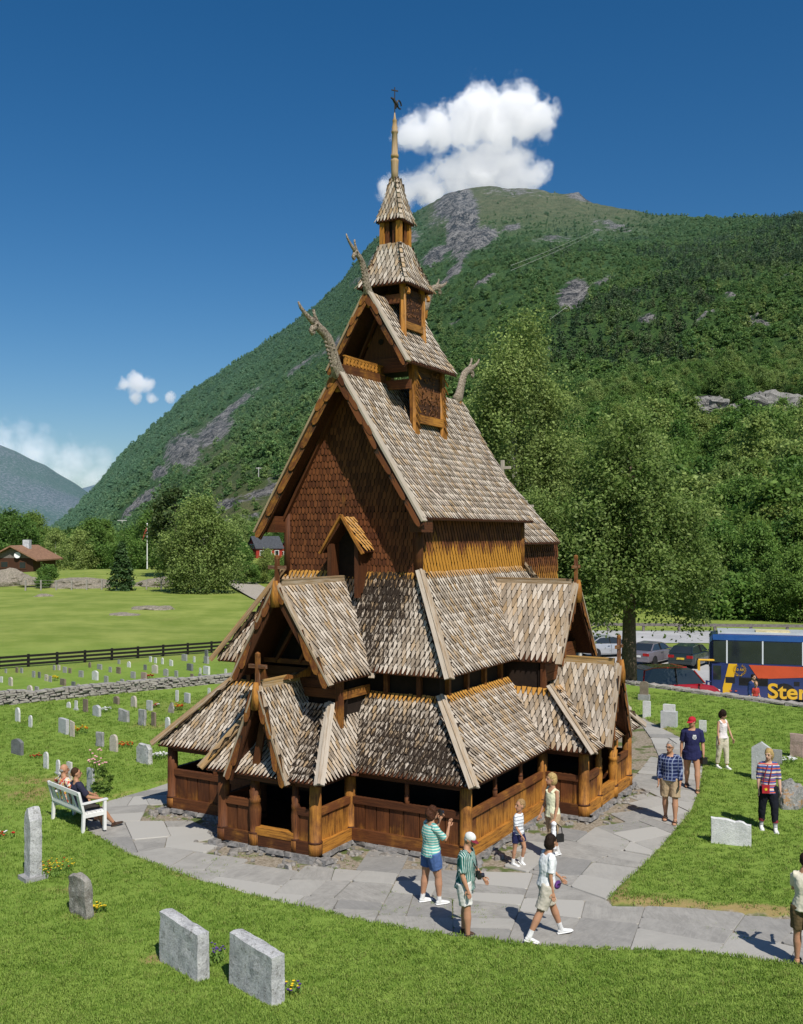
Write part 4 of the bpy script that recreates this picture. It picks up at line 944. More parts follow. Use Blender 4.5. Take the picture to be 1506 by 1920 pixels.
# ------------------------------------------------------------------ trees
def leaf_mat(name, lo, hi, warm=(.1, .15, .02), trans=.42):
    t = NT(name); c = t.sep(t.attr('Col').outputs['Vector']); oi = t.node('ShaderNodeObjectInfo')
    f = t.math('ADD', t.math('MULTIPLY', c[0], .7), t.math('MULTIPLY', oi.outputs['Random'], .45))
    base = t.mix(t.ramp(f, .15, 1.0), lo, hi)
    base = t.mix(t.math('MULTIPLY', t.ramp(t.math('FRACT', t.math('MULTIPLY', oi.outputs['Random'], 5.7)), .6, 1), .5), base, warm)
    base = t.mix(t.math('MULTIPLY', t.math('SUBTRACT', 1.0, c[1]), .5), base, (.008, .02, .004))  # inner leaves darkened, crown shade painted into the colour
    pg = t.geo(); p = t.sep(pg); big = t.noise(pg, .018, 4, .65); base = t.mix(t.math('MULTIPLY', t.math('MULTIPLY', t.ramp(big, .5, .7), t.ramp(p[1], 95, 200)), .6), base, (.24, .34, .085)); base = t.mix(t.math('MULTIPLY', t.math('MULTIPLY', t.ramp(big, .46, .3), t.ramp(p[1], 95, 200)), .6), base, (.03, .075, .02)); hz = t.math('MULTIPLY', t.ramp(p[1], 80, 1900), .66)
    base = t.mix(hz, base, (.2, .37, .30))  # aerial haze painted into the leaf colour by distance
    t.col(base); t.b.inputs['Roughness'].default_value = .6; t.b.inputs['Specular IOR Level'].default_value = .3
    if trans:
        tr = t.node('ShaderNodeBsdfTranslucent'); t.set(tr.inputs['Color'], base); mx = t.node('ShaderNodeMixShader'); mx.inputs[0].default_value = trans
        out = t.n['Material Output']; t.l.new(t.b.outputs[0], mx.inputs[1]); t.l.new(tr.outputs[0], mx.inputs[2]); t.l.new(mx.outputs[0], out.inputs[0])
    return t.m
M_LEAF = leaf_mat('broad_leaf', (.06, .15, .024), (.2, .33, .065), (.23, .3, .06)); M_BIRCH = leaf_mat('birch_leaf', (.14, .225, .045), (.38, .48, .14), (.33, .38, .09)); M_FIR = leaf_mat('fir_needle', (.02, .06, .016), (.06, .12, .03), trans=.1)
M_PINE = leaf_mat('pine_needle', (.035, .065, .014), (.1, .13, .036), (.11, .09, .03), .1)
M_BARK = plain('bark', (.12, .09, .065), .9, .5, 20); M_BBARK = plain('birch_bark', (.55, .52, .47), .8, .6, 9)
def leaf_quads(rs, cen, nrm_bias, size, out, cols, aspect=.62):
    """numpy: one bent leaf-cluster quad at each centre"""
    n = len(cen); d = rs.normal(size=(n, 3)) + nrm_bias; d /= np.linalg.norm(d, axis=1)[:, None] + 1e-9
    a = np.cross(d, rs.normal(size=(n, 3))); a /= np.linalg.norm(a, axis=1)[:, None] + 1e-9; b = np.cross(d, a)
    s = size * rs.uniform(.6, 1.35, n)[:, None]
    q = np.stack([cen - a * s, cen - b * s * aspect + d * s * .15, cen + a * s, cen + b * s * aspect + d * s * .15], 1)
    out.append(q); cols.append(np.repeat(cols_tmp(rs, n)[:, None, :], 4, 1))
def cols_tmp(rs, n): return np.stack([rs.uniform(0, 1, n), np.ones(n), np.zeros(n)], 1)
def crown_mesh(name, seed, nclump, nleaf, h0, h1, rad, leaf, mat_, shape='egg', droop=0.0, clump_r=.28, fill=.55, subs=None):
    """crown of many small leaf faces gathered in clumps; profile by shape; returns mesh (origin at trunk foot)"""
    rs = np.random.RandomState(seed); out = []; cl = []; H = h1 - h0
    ph = rs.uniform(0, 6.28, 6); am = rs.uniform(.08, .26, 6)
    cc = []
    while subs and len(cc) < nclump:
        wt = np.array([q[3] ** 2 * q[4] for q in subs]); q = subs[rs.choice(len(subs), p=wt / wt.sum())]; d_ = rs.normal(size=3); d_ /= np.linalg.norm(d_); k_ = rs.uniform(fill ** 3, 1) ** (1 / 3)
        cc.append((q[0] + d_[0] * q[3] * k_, q[1] + d_[1] * q[3] * k_, q[2] + d_[2] * q[4] * k_, k_, math.atan2(d_[1], d_[0])))
    while len(cc) < nclump:
        v = rs.uniform(0, 1); th = rs.uniform(0, 6.283)
        if shape == 'egg': prof = (math.sin(math.pi * min(1, v * .9 + .1) ** .8) ** .75)
        elif shape == 'round': prof = math.sqrt(max(0, 1 - (2 * v - .95) ** 2))
        elif shape == 'cone': prof = (1 - v) ** .85 * 1.0 + .03
        elif shape == 'tall': prof = min(1, (1 - v) * 2.4) ** .6 * min(1, (v + .12) * 3) ** .5
        else: prof = 1
        lob = 1 + sum(am[k] * math.sin((k + 1) * th + ph[k] + v * 4) for k in range(5)) * .6
        r = rad * prof * lob * (rs.uniform(fill, 1.0) ** .5 if shape != 'cone' else rs.uniform(.35, 1))
        cc.append((math.cos(th) * r, math.sin(th) * r, h0 + v * H, r / (rad * prof * lob + 1e-6), th))
    cc = np.array(cc); per = max(4, nleaf // nclump); AO = []
    for c in cc:
        cr = clump_r * rad * rs.uniform(.6, 1.3)
        if shape == 'cone': cr = .22 * rad * (.5 + (1 - (c[2] - h0) / H))
        pts = rs.normal(size=(per, 3)) * cr * .55 * np.array([1, 1, .75 if shape != 'cone' else .35]) + c[:3]
        if droop: pts[:, 2] -= np.abs(rs.normal(size=per)) * droop * rad * .35
        if shape == 'cone': pts[:, 2] -= .25 * (np.hypot(pts[:, 0], pts[:, 1]))
        nb = np.array([math.cos(c[4]) * .7, math.sin(c[4]) * .7, .95])
        n0 = len(out); leaf_quads(rs, pts, nb, leaf, out, cl)
        up = (pts[:, 2] - (c[2] - cr * .5)) / (cr + 1e-6); ao = np.clip(.35 + .45 * up + .35 * (c[3] - .6) * 2.5, .05, 1); br = rs.uniform(-.18, .18)  # painted crown shade: darker low and deep in each clump
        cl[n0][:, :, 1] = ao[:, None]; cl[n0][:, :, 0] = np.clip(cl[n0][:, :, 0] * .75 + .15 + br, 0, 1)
    q = np.concatenate(out).reshape(-1, 3).astype(np.float32); c4 = np.concatenate(cl).reshape(-1, 3)
    return quads_mesh(name, q, c4, [mat_]), cc
def quads_mesh(name, q, c3, mats):
    n = len(q); me = bpy.data.meshes.new(name); me.vertices.add(n); me.vertices.foreach_set('co', q.ravel())
    me.loops.add(n); me.loops.foreach_set('vertex_index', np.arange(n, dtype=np.int32)); me.polygons.add(n // 4); me.polygons.foreach_set('loop_start', np.arange(n // 4, dtype=np.int32) * 4)
    a = me.attributes.new('Col', 'FLOAT_COLOR', 'POINT'); c = np.ones((n, 4), np.float32); c[:, :3] = c3; a.data.foreach_set('color', c.ravel())
    for m_ in mats: me.materials.append(m_)
    me.update(calc_edges=True); return me
def trunk_mb(h, r, seed, limbs, lean=.03, forks=1, reach=.55):
    rs = random.Random(seed); m = MB()
    for k in range(forks):
        an = rs.random() * 6.28; ln = lean * (1 + 1.5 * (forks > 1)); pts = [V(0, 0, -.2)]; x = y = 0
        for i in range(1, 7):
            x += math.cos(an) * ln * h / 6 + rs.uniform(-.02, .02) * h / 6; y += math.sin(an) * ln * h / 6 + rs.uniform(-.02, .02) * h / 6; pts.append(V(x, y, h * i / 6))
        m.tube(pts, [r * (1.15 - .16 * i) * (1 if forks == 1 else .75) for i in range(7)], 8, (rs.random(), 0, 0))
        for j in range(limbs):
            t_ = rs.uniform(.22, .85); i = int(t_ * 6); p0 = lerp(pts[i], pts[i + 1], t_ * 6 - i); A = rs.random() * 6.28; L = h * reach * (1.05 - t_) * rs.uniform(.6, 1.1)
            dv = V(math.cos(A), math.sin(A), rs.uniform(.35, .9)); m.tube([p0, p0 + dv * L * .45, p0 + dv * L * .85 + V(0, 0, .08 * L), p0 + dv * L * 1.1], [r * .42 * (1 - t_ * .6), r * .28 * (1 - t_ * .5), r * .15, r * .04], 6, (rs.random(), 0, 0))
    return m
def make_tree(name, label, loc, crown, trunk, barkm, rz=0, group=None, scale=1):
    t_ = thing(name, label, 'tree', loc, rz, group); t_.scale = (scale,) * 3
    c = bpy.data.objects.new('crown', crown); COL.objects.link(c); c.parent = t_
    trunk.build('trunk', barkm, t_, True); return t_
# ------------------------------------------------------------------ single trees
cr = {}
cr['birchA'], _ = crown_mesh('crown', 1, 260, 56000, 5.2, 18.2, 3.3, .075, M_BIRCH, 'egg', .9, .2, .6, [(0, 0, 11.5, 2.1, 5.6), (-1.9, .2, 9.2, 1.5, 4.2), (1.7, .4, 10.2, 1.5, 4.4), (.2, 0, 15.9, 1.2, 2.5), (-.9, -.8, 13.2, 1.3, 3.0), (.9, -.8, 7.6, 1.9, 3.0)])
cr['birchB'], _ = crown_mesh('crown', 2, 260, 60000, 3.5, 12.2, 3.2, .075, M_BIRCH, 'round', .5, .2, .6, [(0, 0, 8.2, 2.3, 3.4), (-2.2, .3, 6.2, 1.9, 2.4), (2.3, 0, 6.6, 1.9, 2.7), (3.5, -.4, 4.5, 1.2, 1.7), (-3.0, 0, 4.6, 1.4, 1.7), (.6, .5, 10.6, 1.3, 1.9), (-1.2, -.6, 9.6, 1.2, 2.0), (1.4, -1.4, 5.1, 1.6, 1.4), (-.3, -1.2, 4.9, 1.9, 1.4), (2.9, -.6, 4.0, 1.0, .9), (-2.4, -.4, 4.5, 1.3, 1.2)])
cr['birchC'], _ = crown_mesh('crown', 3, 170, 40000, 4.6, 13.8, 3.0, .075, M_BIRCH, 'egg', .7, .22, .6, [(0, 0, 9.2, 2.0, 4.2), (-1.6, 0, 7.4, 1.4, 2.8), (1.5, .3, 8.0, 1.5, 3.2), (.2, 0, 12.4, 1.0, 1.9)])
cr['fieldbirch'], _ = crown_mesh('crown', 4, 170, 34000, .9, 10.2, 4.3, .12, M_BIRCH, 'round', .9, .2, .6, [(0, 0, 6, 2.8, 3.8), (-2.4, 0, 4.4, 2.0, 3.0), (2.4, .3, 4.8, 2.1, 3.2), (.6, 0, 8.8, 1.4, 1.8), (-1.2, -.5, 7.8, 1.5, 1.9), (0, -1.5, 2.6, 2.6, 1.7)])
cr['broadA'], _ = crown_mesh('crown', 5, 100, 15000, 1.0, 9.5, 3.4, .16, M_LEAF, 'egg', .3, .3)
cr['broadB'], _ = crown_mesh('crown', 6, 100, 15000, 1.2, 8.5, 3.6, .16, M_LEAF, 'round', .3, .3)
cr['broadC'], _ = crown_mesh('crown', 7, 90, 15000, .8, 11, 2.9, .16, M_LEAF, 'egg', .5, .3)
cr['broadD'], _ = crown_mesh('crown', 8, 80, 13000, 1.3, 9, 3.0, .15, M_BIRCH, 'egg', .6, .3)
cr['fir'], _ = crown_mesh('crown', 9, 170, 9000, .2, 6.2, 1.85, .14, M_FIR, 'cone')
cr['pine'], _ = crown_mesh('crown', 10, 46, 6000, 3.2, 11.0, 3.0, .2, M_PINE, 'round', 0, .3)
cr['bush'], _ = crown_mesh('crown', 12, 40, 5000, .05, 2.4, 1.5, .14, M_LEAF, 'round', 0, .4)
def put(name, label, px, py, crown, trk, bark, Y=None, scale=1, group=None, rz=0):
    p = on_ground(px, py) if Y is None else V((px - 753) / F * Y, Y, gz((px - 753) / F * Y, Y))
    return make_tree(name, label, p, crown, trk, bark, rz, group, scale)
put('birch_tree', 'tall birch with pale stems rising highest behind the church roof', 968, 0, cr['birchA'], trunk_mb(13.5, .2, 3, 9, .008, 3, .2), M_BBARK, Y=49)
put('birch_tree', 'broad leafy tree with dark trunk beside the parked cars', 1180, 0, cr['birchB'], trunk_mb(10.5, .3, 5, 9, .01, 1, .4), M_BARK, Y=43, rz=.6)
put('birch_tree', 'lighter green birch between the tallest birch and the dark trunk', 1085, 0, cr['birchC'], trunk_mb(12, .16, 6, 8, .02, 2, .3), M_BBARK, Y=51)
put('birch_tree', 'bushy tree filling the gap at the shoulder of the church roof', 1010, 0, cr['birchC'], trunk_mb(9, .15, 8, 6, .02, 2, .3), M_BARK, Y=42, scale=.62, rz=2)
put('birch_tree', 'large drooping birch by the gravel track on the field', 374, 1112, cr['fieldbirch'], trunk_mb(9, .22, 9, 8, .01, 3, .35), M_BBARK)
put('pine_tree', 'reddish dark pine behind the drooping field birch', 330, 0, cr['pine'], trunk_mb(10, .2, 10, 6, .01), M_BARK, Y=126, scale=1.0)
put('fir_tree', 'dark green spruce standing alone in front of the flagpole', 228, 1108, cr['fir'], trunk_mb(5, .1, 11, 3, 0), M_BARK, scale=.86)
put('shrub', 'small round conifer by the cabin terrace', 92, 1086, cr['bush'], trunk_mb(1.4, .06, 12, 3), M_BARK, scale=.62)
put('shrub', 'smaller shrub below the cabin bank', 81, 1102, cr['bush'], trunk_mb(1.4, .06, 13, 3), M_BARK, scale=.5, rz=1)
put('shrub', 'rounded bush at the left corner of the cabin', 6, 1073, cr['bush'], trunk_mb(1.4, .08, 14, 3), M_BARK, scale=1.55)
FT = [  # px, distance, crown, scale, label for trees around the left field
    (18, 190, 'broadB', 1.35, 'dark leafy tree behind the left end of the cabin'), (62, 215, 'broadA', 1.25, 'leafy tree rising behind the cabin chimney'), (105, 205, 'broadD', .95, 'pale tree right of the cabin gable'),
    (150, 172, 'broadD', .85, 'slender young birch right of the cabin'), (172, 175, 'broadA', 1.0, 'birch with white stems between cabin and spruce'), (196, 182, 'broadC', .9, 'narrow tree just left of the spruce'),
    (250, 170, 'broadB', .9, 'round tree behind the flagpole'), (285, 160, 'broadA', 1.0, 'leafy tree right of the flagpole'), (428, 128, 'broadB', .62, 'light green tree right of the drooping birch'), (462, 122, 'broadA', .44, 'light green tree below the red house'),
    (500, 125, 'broadD', .46, 'light tree between the red house and the church'), (535, 118, 'broadB', .42, 'rounded tree behind the west gable cross'), (408, 190, 'broadC', .95, 'dark tree left of the red house'), (556, 150, 'broadA', .5, 'leafy tree hidden partly by the church wall')]
for i, (px, Y, k, s_, lab) in enumerate(FT):
    put('leafy_tree', lab, px, 0, cr[k], trunk_mb(7, .14, 20 + i, 5, .01, 1 + (k == 'broadD')), M_BBARK if k == 'broadD' else M_BARK, Y=Y, scale=s_, rz=i * 1.3)
# trees one can tell apart along the foot of the wooded slope
tr_ = random.Random(17); proto = {}
def mt_ground(px, d): return float(mt_z(np.array([float(px)]), np.array([float(d)]))[0])
HILL = []
for k in range(95):
    px = tr_.uniform(985, 1640); d0 = float(interp(FOOTD, px)); d = d0 + tr_.uniform(-4, 75) * (tr_.random() ** .6); HILL.append((px, d, tr_.choice(['broadA', 'broadB', 'broadC', 'broadA', 'broadB', 'broadD']), tr_.uniform(.62, 1.08)))
ROCKF = [(1325, 772, 42, 20), (1452, 775, 74, 26), (1392, 800, 34, 12), (1312, 905, 28, 12)]
def slope_d(px, py):
    ds = np.linspace(float(interp(FOOTD, px)), float(interp(RIDD, px)), 900); zs = mt_z(np.full(900, float(px)), ds); e = YH - F * (zs - HC) / ds
    return float(ds[np.argmax(e < py)])
ROCKD = [(a, b_, c_, d_, slope_d(a, b_ + d_)) for a, b_, c_, d_ in ROCKF]
def hides_rock(px, d): return any(abs(px - a) < c_ + 14 and dd * .80 < d < dd + 3 for a, b_, c_, d_, dd in ROCKD)
HILL = [h_ for h_ in HILL if not hides_rock(h_[0], h_[1])]
HILL += [(1462, 98, 'broadB', .62), (1380, 101, 'bush', 1.7), (1500, 97, 'broadA', .7), (1330, 105, 'bush', 1.6), (1290, 112, 'broadB', .6), (1420, 103, 'broadC', .8)]
for i, (px, d, k, s_) in enumerate(HILL):
    z = max(mt_ground(px, d), gz((px - 753) / F * d, d)) - .1; loc = V((px - 753) / F * d, d, z)
    lab = 'leafy green tree on the wooded slope behind the car park'; grp = 'trees at the foot of the wooded slope'
    if k not in proto: proto[k] = make_tree('hillside_tree', lab, loc, cr[k], trunk_mb(1.6 if k == 'bush' else 5.5, .14, 60 + len(proto), 5, .01), M_BARK if k != 'broadD' else M_BBARK, i, grp, s_)
    else: dup(proto[k], loc, i * 1.7, lab, (s_, s_, s_ * tr_.uniform(.9, 1.25)))
# ------------------------------------------------------------------ the far wood on the mountainside: one mass
def gn_scatter(name, pts, scl, idx, protos, label, cat, kind='stuff', tilt=0):
    n = len(pts); me = bpy.data.meshes.new(name); me.vertices.add(n); me.vertices.foreach_set('co', pts.astype(np.float32).ravel())
    for nm, ty, arr in (('scl', 'FLOAT', scl.astype(np.float32)), ('idx', 'INT', idx.astype(np.int32)), ('rot', 'FLOAT', np.random.RandomState(5).uniform(0, 6.283, n).astype(np.float32))):
        a = me.attributes.new(nm, ty, 'POINT'); a.data.foreach_set('value', arr)
    me.update(); o = bpy.data.objects.new(name, me); COL.objects.link(o)
    ng = bpy.data.node_groups.new(name + '_nodes', 'GeometryNodeTree'); ng.interface.new_socket('Geometry', in_out='INPUT', socket_type='NodeSocketGeometry'); ng.interface.new_socket('Geometry', in_out='OUTPUT', socket_type='NodeSocketGeometry')
    N = ng.nodes; L = ng.links; gi = N.new('NodeGroupInput'); go = N.new('NodeGroupOutput'); ip = N.new('GeometryNodeInstanceOnPoints'); jn = N.new('GeometryNodeJoinGeometry')
    for p in reversed(protos):
        ob = N.new('GeometryNodeObjectInfo'); ob.inputs['Object'].default_value = p; ob.inputs['As Instance'].default_value = True; L.new(ob.outputs['Geometry'], jn.inputs[0])
    def at(nm, ty):
        a = N.new('GeometryNodeInputNamedAttribute'); a.data_type = ty; a.inputs['Name'].default_value = nm; return [s_ for s_ in a.outputs if s_.enabled and s_.name == 'Attribute'][0]
    cx = N.new('ShaderNodeCombineXYZ'); L.new(at('rot', 'FLOAT'), cx.inputs[2])
    L.new(gi.outputs[0], ip.inputs['Points']); L.new(jn.outputs[0], ip.inputs['Instance']); ip.inputs['Pick Instance'].default_value = True
    L.new(at('idx', 'INT'), ip.inputs['Instance Index']); L.new(cx.outputs[0], ip.inputs['Rotation']); L.new(at('scl', 'FLOAT'), ip.inputs['Scale']); L.new(ip.outputs[0], go.inputs[0])
    md = o.modifiers.new('scatter', 'NODES'); md.node_group = ng; return tag(o, label, cat, kind=kind)
wood = []
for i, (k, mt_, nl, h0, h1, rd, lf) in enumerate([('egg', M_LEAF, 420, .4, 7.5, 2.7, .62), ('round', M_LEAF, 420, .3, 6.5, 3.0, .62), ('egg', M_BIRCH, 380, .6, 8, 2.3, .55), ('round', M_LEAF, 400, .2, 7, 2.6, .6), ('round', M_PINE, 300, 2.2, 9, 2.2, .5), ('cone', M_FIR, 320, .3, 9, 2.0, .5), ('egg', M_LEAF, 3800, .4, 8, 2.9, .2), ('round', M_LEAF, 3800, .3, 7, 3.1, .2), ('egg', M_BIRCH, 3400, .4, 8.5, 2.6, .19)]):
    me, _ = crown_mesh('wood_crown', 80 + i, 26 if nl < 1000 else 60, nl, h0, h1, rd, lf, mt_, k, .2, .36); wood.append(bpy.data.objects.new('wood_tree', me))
rs = np.random.RandomState(3); NW = 46000
px = rs.uniform(-120, 1760, NW); d0 = interp(FOOTD, px); d1 = interp(RIDD, px); uu = rs.uniform(0, 1, NW)
d = (d0 ** 1.45 + uu * ((d1 * 1.01) ** 1.45 - d0 ** 1.45)) ** (1 / 1.45)
x = (px - 753) / F * d; z = mt_z(px, d); py = YH - F * (z - HC) / d; rm = rockmask(px, py)
alp_ = ss(.0, 1, (480 - py) / 110) * ss(760, 830, px) * ss(1330, 1150, px); past_ = np.exp(-(((px - 470) / 110) ** 2 + ((py - 950) / 55) ** 2)) + .7 * np.exp(-(((px - 400) / 60) ** 2 + ((py - 850) / 60) ** 2))
clr = fbm(x, d, 90, 91, 3)
keep = (rm + .5 * (fbm(x, d, 30, 95, 3) - .5) < .42) & (rs.uniform(0, 1, NW) > np.clip(alp_ * 1.05, 0, .93)) & (rs.uniform(0, 1, NW) > np.clip(past_, 0, .8)) & ((clr > .38) | (rs.uniform(0, 1, NW) < .35))

for a, b_, c_, d_, dd in ROCKD: keep &= ~((np.abs(px - a) < c_ + 8) & (d > dd * .86) & (d < dd + 4))
keep &= ~((px > 455) & (px < 545) & (d < 330)); scl = rs.uniform(.5, 1.15, NW) * (1 + .5 * (rs.uniform(0, 1, NW) > .86)) * (1 - .45 * ss(900, 520, py)) * (1 - .45 * np.clip(alp_ + past_ * .6, 0, 1)) * (1 - .25 * ss(120, 60, d))
idx = rs.randint(0, 4, NW); pine = ((fbm(x, d, 160, 97, 3) + .35 * np.exp(-((py - (640 - (px - 1050) * .36)) / 60) ** 2)) > .58) & (px > 1030) & (py < 690) & (rs.uniform(0, 1, NW) < .85); idx[pine] = rs.randint(4, 6, pine.sum())
nearw = d < 420; idx[nearw & ~pine] = rs.randint(6, 9, (nearw & ~pine).sum())
pts = np.stack([x, d, z - .2], 1)[keep]
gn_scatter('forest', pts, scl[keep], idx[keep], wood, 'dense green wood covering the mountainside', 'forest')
# hedge-like scrub along the valley floor at the far left
NV = 1500; px = rs.uniform(-150, 450, NV); d = rs.uniform(230, 900, NV); x = (px - 753) / F * d
gn_scatter('woodland', np.stack([x, d, np.full(NV, -1.4)], 1), rs.uniform(.7, 1.3, NV), rs.randint(0, 4, NV), wood, 'low belt of woodland on the valley floor beyond the cabin', 'woodland')

# ------------------------------------------------------------------ lawn
t = NT('grass_blade'); oi = t.node('ShaderNodeObjectInfo'); c = t.sep(t.attr('Col').outputs['Vector']); p = t.geo()
f = t.math('ADD', t.math('MULTIPLY', t.math('ADD', t.math('MULTIPLY', t.noise(p, .9, 5, .65), .6), t.math('MULTIPLY', t.noise(p, .28, 4, .6), .4)), .7), t.math('MULTIPLY', oi.outputs['Random'], .5))
b_ = t.mix(t.ramp(f, .3, .85), (.14, .245, .028), (.32, .43, .085)); b_ = t.mix(t.math('MULTIPLY', t.ramp(t.math('FRACT', t.math('MULTIPLY', oi.outputs['Random'], 7.1)), .88, 1), .6), b_, (.28, .25, .09))
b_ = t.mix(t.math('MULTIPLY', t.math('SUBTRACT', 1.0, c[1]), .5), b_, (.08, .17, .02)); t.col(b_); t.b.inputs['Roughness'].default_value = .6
tr = t.node('ShaderNodeBsdfTranslucent'); t.set(tr.inputs['Color'], b_); mx = t.node('ShaderNodeMixShader'); mx.inputs[0].default_value = .3
t.l.new(t.b.outputs[0], mx.inputs[1]); t.l.new(tr.outputs[0], mx.inputs[2]); t.l.new(mx.outputs[0], t.n['Material Output'].inputs[0]); M_BLADE = t.m
tufts = []
for k in range(4):
    r_ = random.Random(k); m = MB()
    for j in range(13):
        A = r_.random() * 6.28; rr_ = r_.random() * .075; q = V(math.cos(A) * rr_, math.sin(A) * rr_, 0); B = r_.random() * 6.28; h = r_.uniform(.015, .036) * (1 + .5 * (k == 3)); ln = V(math.cos(B), math.sin(B), 0) * h * r_.uniform(.2, .9); wd = V(-math.sin(B), math.cos(B), 0) * .0055
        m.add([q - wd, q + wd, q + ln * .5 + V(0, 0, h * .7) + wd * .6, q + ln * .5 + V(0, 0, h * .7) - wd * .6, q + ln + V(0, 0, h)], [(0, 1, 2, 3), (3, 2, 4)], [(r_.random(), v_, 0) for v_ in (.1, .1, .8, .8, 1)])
    o = m.build('tuft', M_BLADE); COL.objects.unlink(o); tufts.append(o)
N1 = 96000; rs = np.random.RandomState(9)
Yg = 12.6 + (40 - 12.6) * rs.uniform(0, 1, N1) ** 1.9; pxg = rs.uniform(-330, 2000, N1); Xg = (pxg - 753) / F * Yg
Zg, sdg = ground_z(Xg, Yg); sdf = poly_sdf(np.stack([Xg, Yg], 1), FN)
sW = (Xg - WL0.x) * wn_.x + (Yg - WL0.y) * wn_.y
drypatch = np.zeros(N1)
for a in ((1210, 1385, 1.2, 2.2), (1330, 1712, 2.2, .3), (290, 1810, .4, .3), (1205, 1430, .8, 1.5)):
    c0 = ground_at(a[0], a[1]); drypatch = np.maximum(drypatch, np.exp(-(((Xg - c0.x) / a[2]) ** 2 + ((Yg - c0.y) / a[3]) ** 2)))
ok = (sdg > .0 + .05 * rs.uniform(0, 1, N1)) & (sdf > .5) & ((sW < -.2) | (Xg < 6)) & (rs.uniform(0, 1, N1) > drypatch * .75)
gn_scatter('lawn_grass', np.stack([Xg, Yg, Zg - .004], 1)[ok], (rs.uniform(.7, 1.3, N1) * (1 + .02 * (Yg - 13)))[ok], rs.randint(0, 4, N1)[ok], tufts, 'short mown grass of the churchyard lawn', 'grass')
# weeds in the path joints
NJ = 2600; q = rs.uniform(0, 1, (NJ * 6, 2)) * np.array([20, 12]) + np.array([-6, 14]); sdj = poly_sdf(q, PN); sdfj = poly_sdf(q, FN)
jm = (sdj < -.02) & (sdfj > .03) & (fbm(q[:, 0], q[:, 1], 1.3, 77, 3) > .56)
q = q[jm][:NJ]
gn_scatter('path_weeds', np.stack([q[:, 0], q[:, 1], np.full(len(q), .0)], 1), rs.uniform(.5, .95, len(q)), rs.randint(0, 4, len(q)), tufts, 'tufts of grass growing in the joints of the flagstone path', 'weeds')

# ------------------------------------------------------------------ clouds
def cloud(name, label, blobs, Y, depth, sharp=5.0, dens=.03, nsc=1.0, thr=.33, em=.2):
    xs = [b[0] - b[2] * 1.25 for b in blobs] + [b[0] + b[2] * 1.25 for b in blobs]; ys = [b[1] - b[2] * 1.25 for b in blobs] + [b[1] + b[2] * 1.25 for b in blobs]
    k = Y / F; lo = at_depth(min(xs), max(ys), Y); hi = at_depth(max(xs), min(ys), Y); rm_ = max(b[2] for b in blobs) * k * depth * 1.2
    m = MB(); m.box(((lo.x + hi.x) / 2, Y, (lo.z + hi.z) / 2), (hi.x - lo.x, rm_ * 2, hi.z - lo.z))
    mt = bpy.data.materials.new(name); mt.use_nodes = True; t_ = mt.node_tree; t_.nodes.clear(); N = t_.nodes; L = t_.links
    out = N.new('ShaderNodeOutputMaterial'); vol = N.new('ShaderNodeVolumePrincipled'); L.new(vol.outputs[0], out.inputs['Volume']); pos = N.new('ShaderNodeNewGeometry').outputs['Position']
    def nd(op, a, b=None, cl=False):
        n = N.new('ShaderNodeMath'); n.operation = op; n.use_clamp = cl
        for i, v_ in enumerate((a, b)):
            if v_ is None: continue
            if isinstance(v_, (int, float)): n.inputs[i].default_value = v_
            else: L.new(v_, n.inputs[i])
        return n.outputs[0]
    acc = None
    for bx, by, r in blobs:
        c = at_depth(bx, by, Y); s_ = N.new('ShaderNodeVectorMath'); s_.operation = 'SUBTRACT'; L.new(pos, s_.inputs[0]); s_.inputs[1].default_value = c
        s2 = N.new('ShaderNodeVectorMath'); s2.operation = 'MULTIPLY'; L.new(s_.outputs[0], s2.inputs[0]); R_ = r * k; s2.inputs[1].default_value = (1 / R_, 1 / (R_ * depth), 1 / R_)
        d_ = N.new('ShaderNodeVectorMath'); d_.operation = 'LENGTH'; L.new(s2.outputs[0], d_.inputs[0])
        v_ = nd('SUBTRACT', 1.0, d_.outputs['Value']); acc = v_ if acc is None else nd('MAXIMUM', acc, v_)
    no = N.new('ShaderNodeTexNoise'); L.new(pos, no.inputs['Vector']); no.inputs['Scale'].default_value = nsc / (34 * k); no.inputs['Detail'].default_value = 9; no.inputs['Roughness'].default_value = .68
    f_ = nd('ADD', acc, nd('MULTIPLY', nd('SUBTRACT', no.outputs['Fac'], .5), 1.8)); f_ = nd('MULTIPLY', nd('SUBTRACT', f_, thr), sharp, True)
    L.new(nd('MULTIPLY', f_, dens), vol.inputs['Density']); vol.inputs['Color'].default_value = (.97, .97, .98, 1); vol.inputs['Anisotropy'].default_value = 0
    vol.inputs['Emission Color'].default_value = (.93, .96, 1, 1); L.new(nd('MULTIPLY', f_, dens * em), vol.inputs['Emission Strength'])  # added glow stands in for light scattered many times inside the cloud
    mt.cycles.homogeneous_volume = False
    o = m.build(name, mt); return tag(o, label, 'cloud')
cloud('cloud', 'big white cumulus cloud above the mountain top', [(905, 215, 84), (965, 215, 84), (1005, 222, 62), (870, 236, 74), (825, 242, 64), (790, 248, 54), (765, 252, 46), (892, 192, 56), (985, 195, 58), (935, 256, 52)], 3600, 1.0)
cloud('cloud', 'white cloud sitting on the ridge just left of the summit', [(900, 320, 82), (960, 318, 76), (855, 332, 70), (805, 352, 58), (762, 356, 50), (728, 354, 40), (1000, 330, 50)], 3700, 1.0)
cloud('cloud', 'small white cloud low in the sky left of the mountain', [(252, 718, 36), (232, 720, 26), (278, 722, 26), (255, 748, 22), (285, 747, 20), (320, 746, 18)], 3800, 1.0, thr=.42)
cloud('cloud', 'bank of thin cloud resting over the far valley on the left', [(60, 850, 90), (140, 868, 80), (195, 862, 50), (175, 895, 70), (0, 835, 80), (110, 890, 80), (-60, 830, 90), (40, 810, 50)], 9000, .8, sharp=1.3, dens=.0035, thr=.42, em=.5)
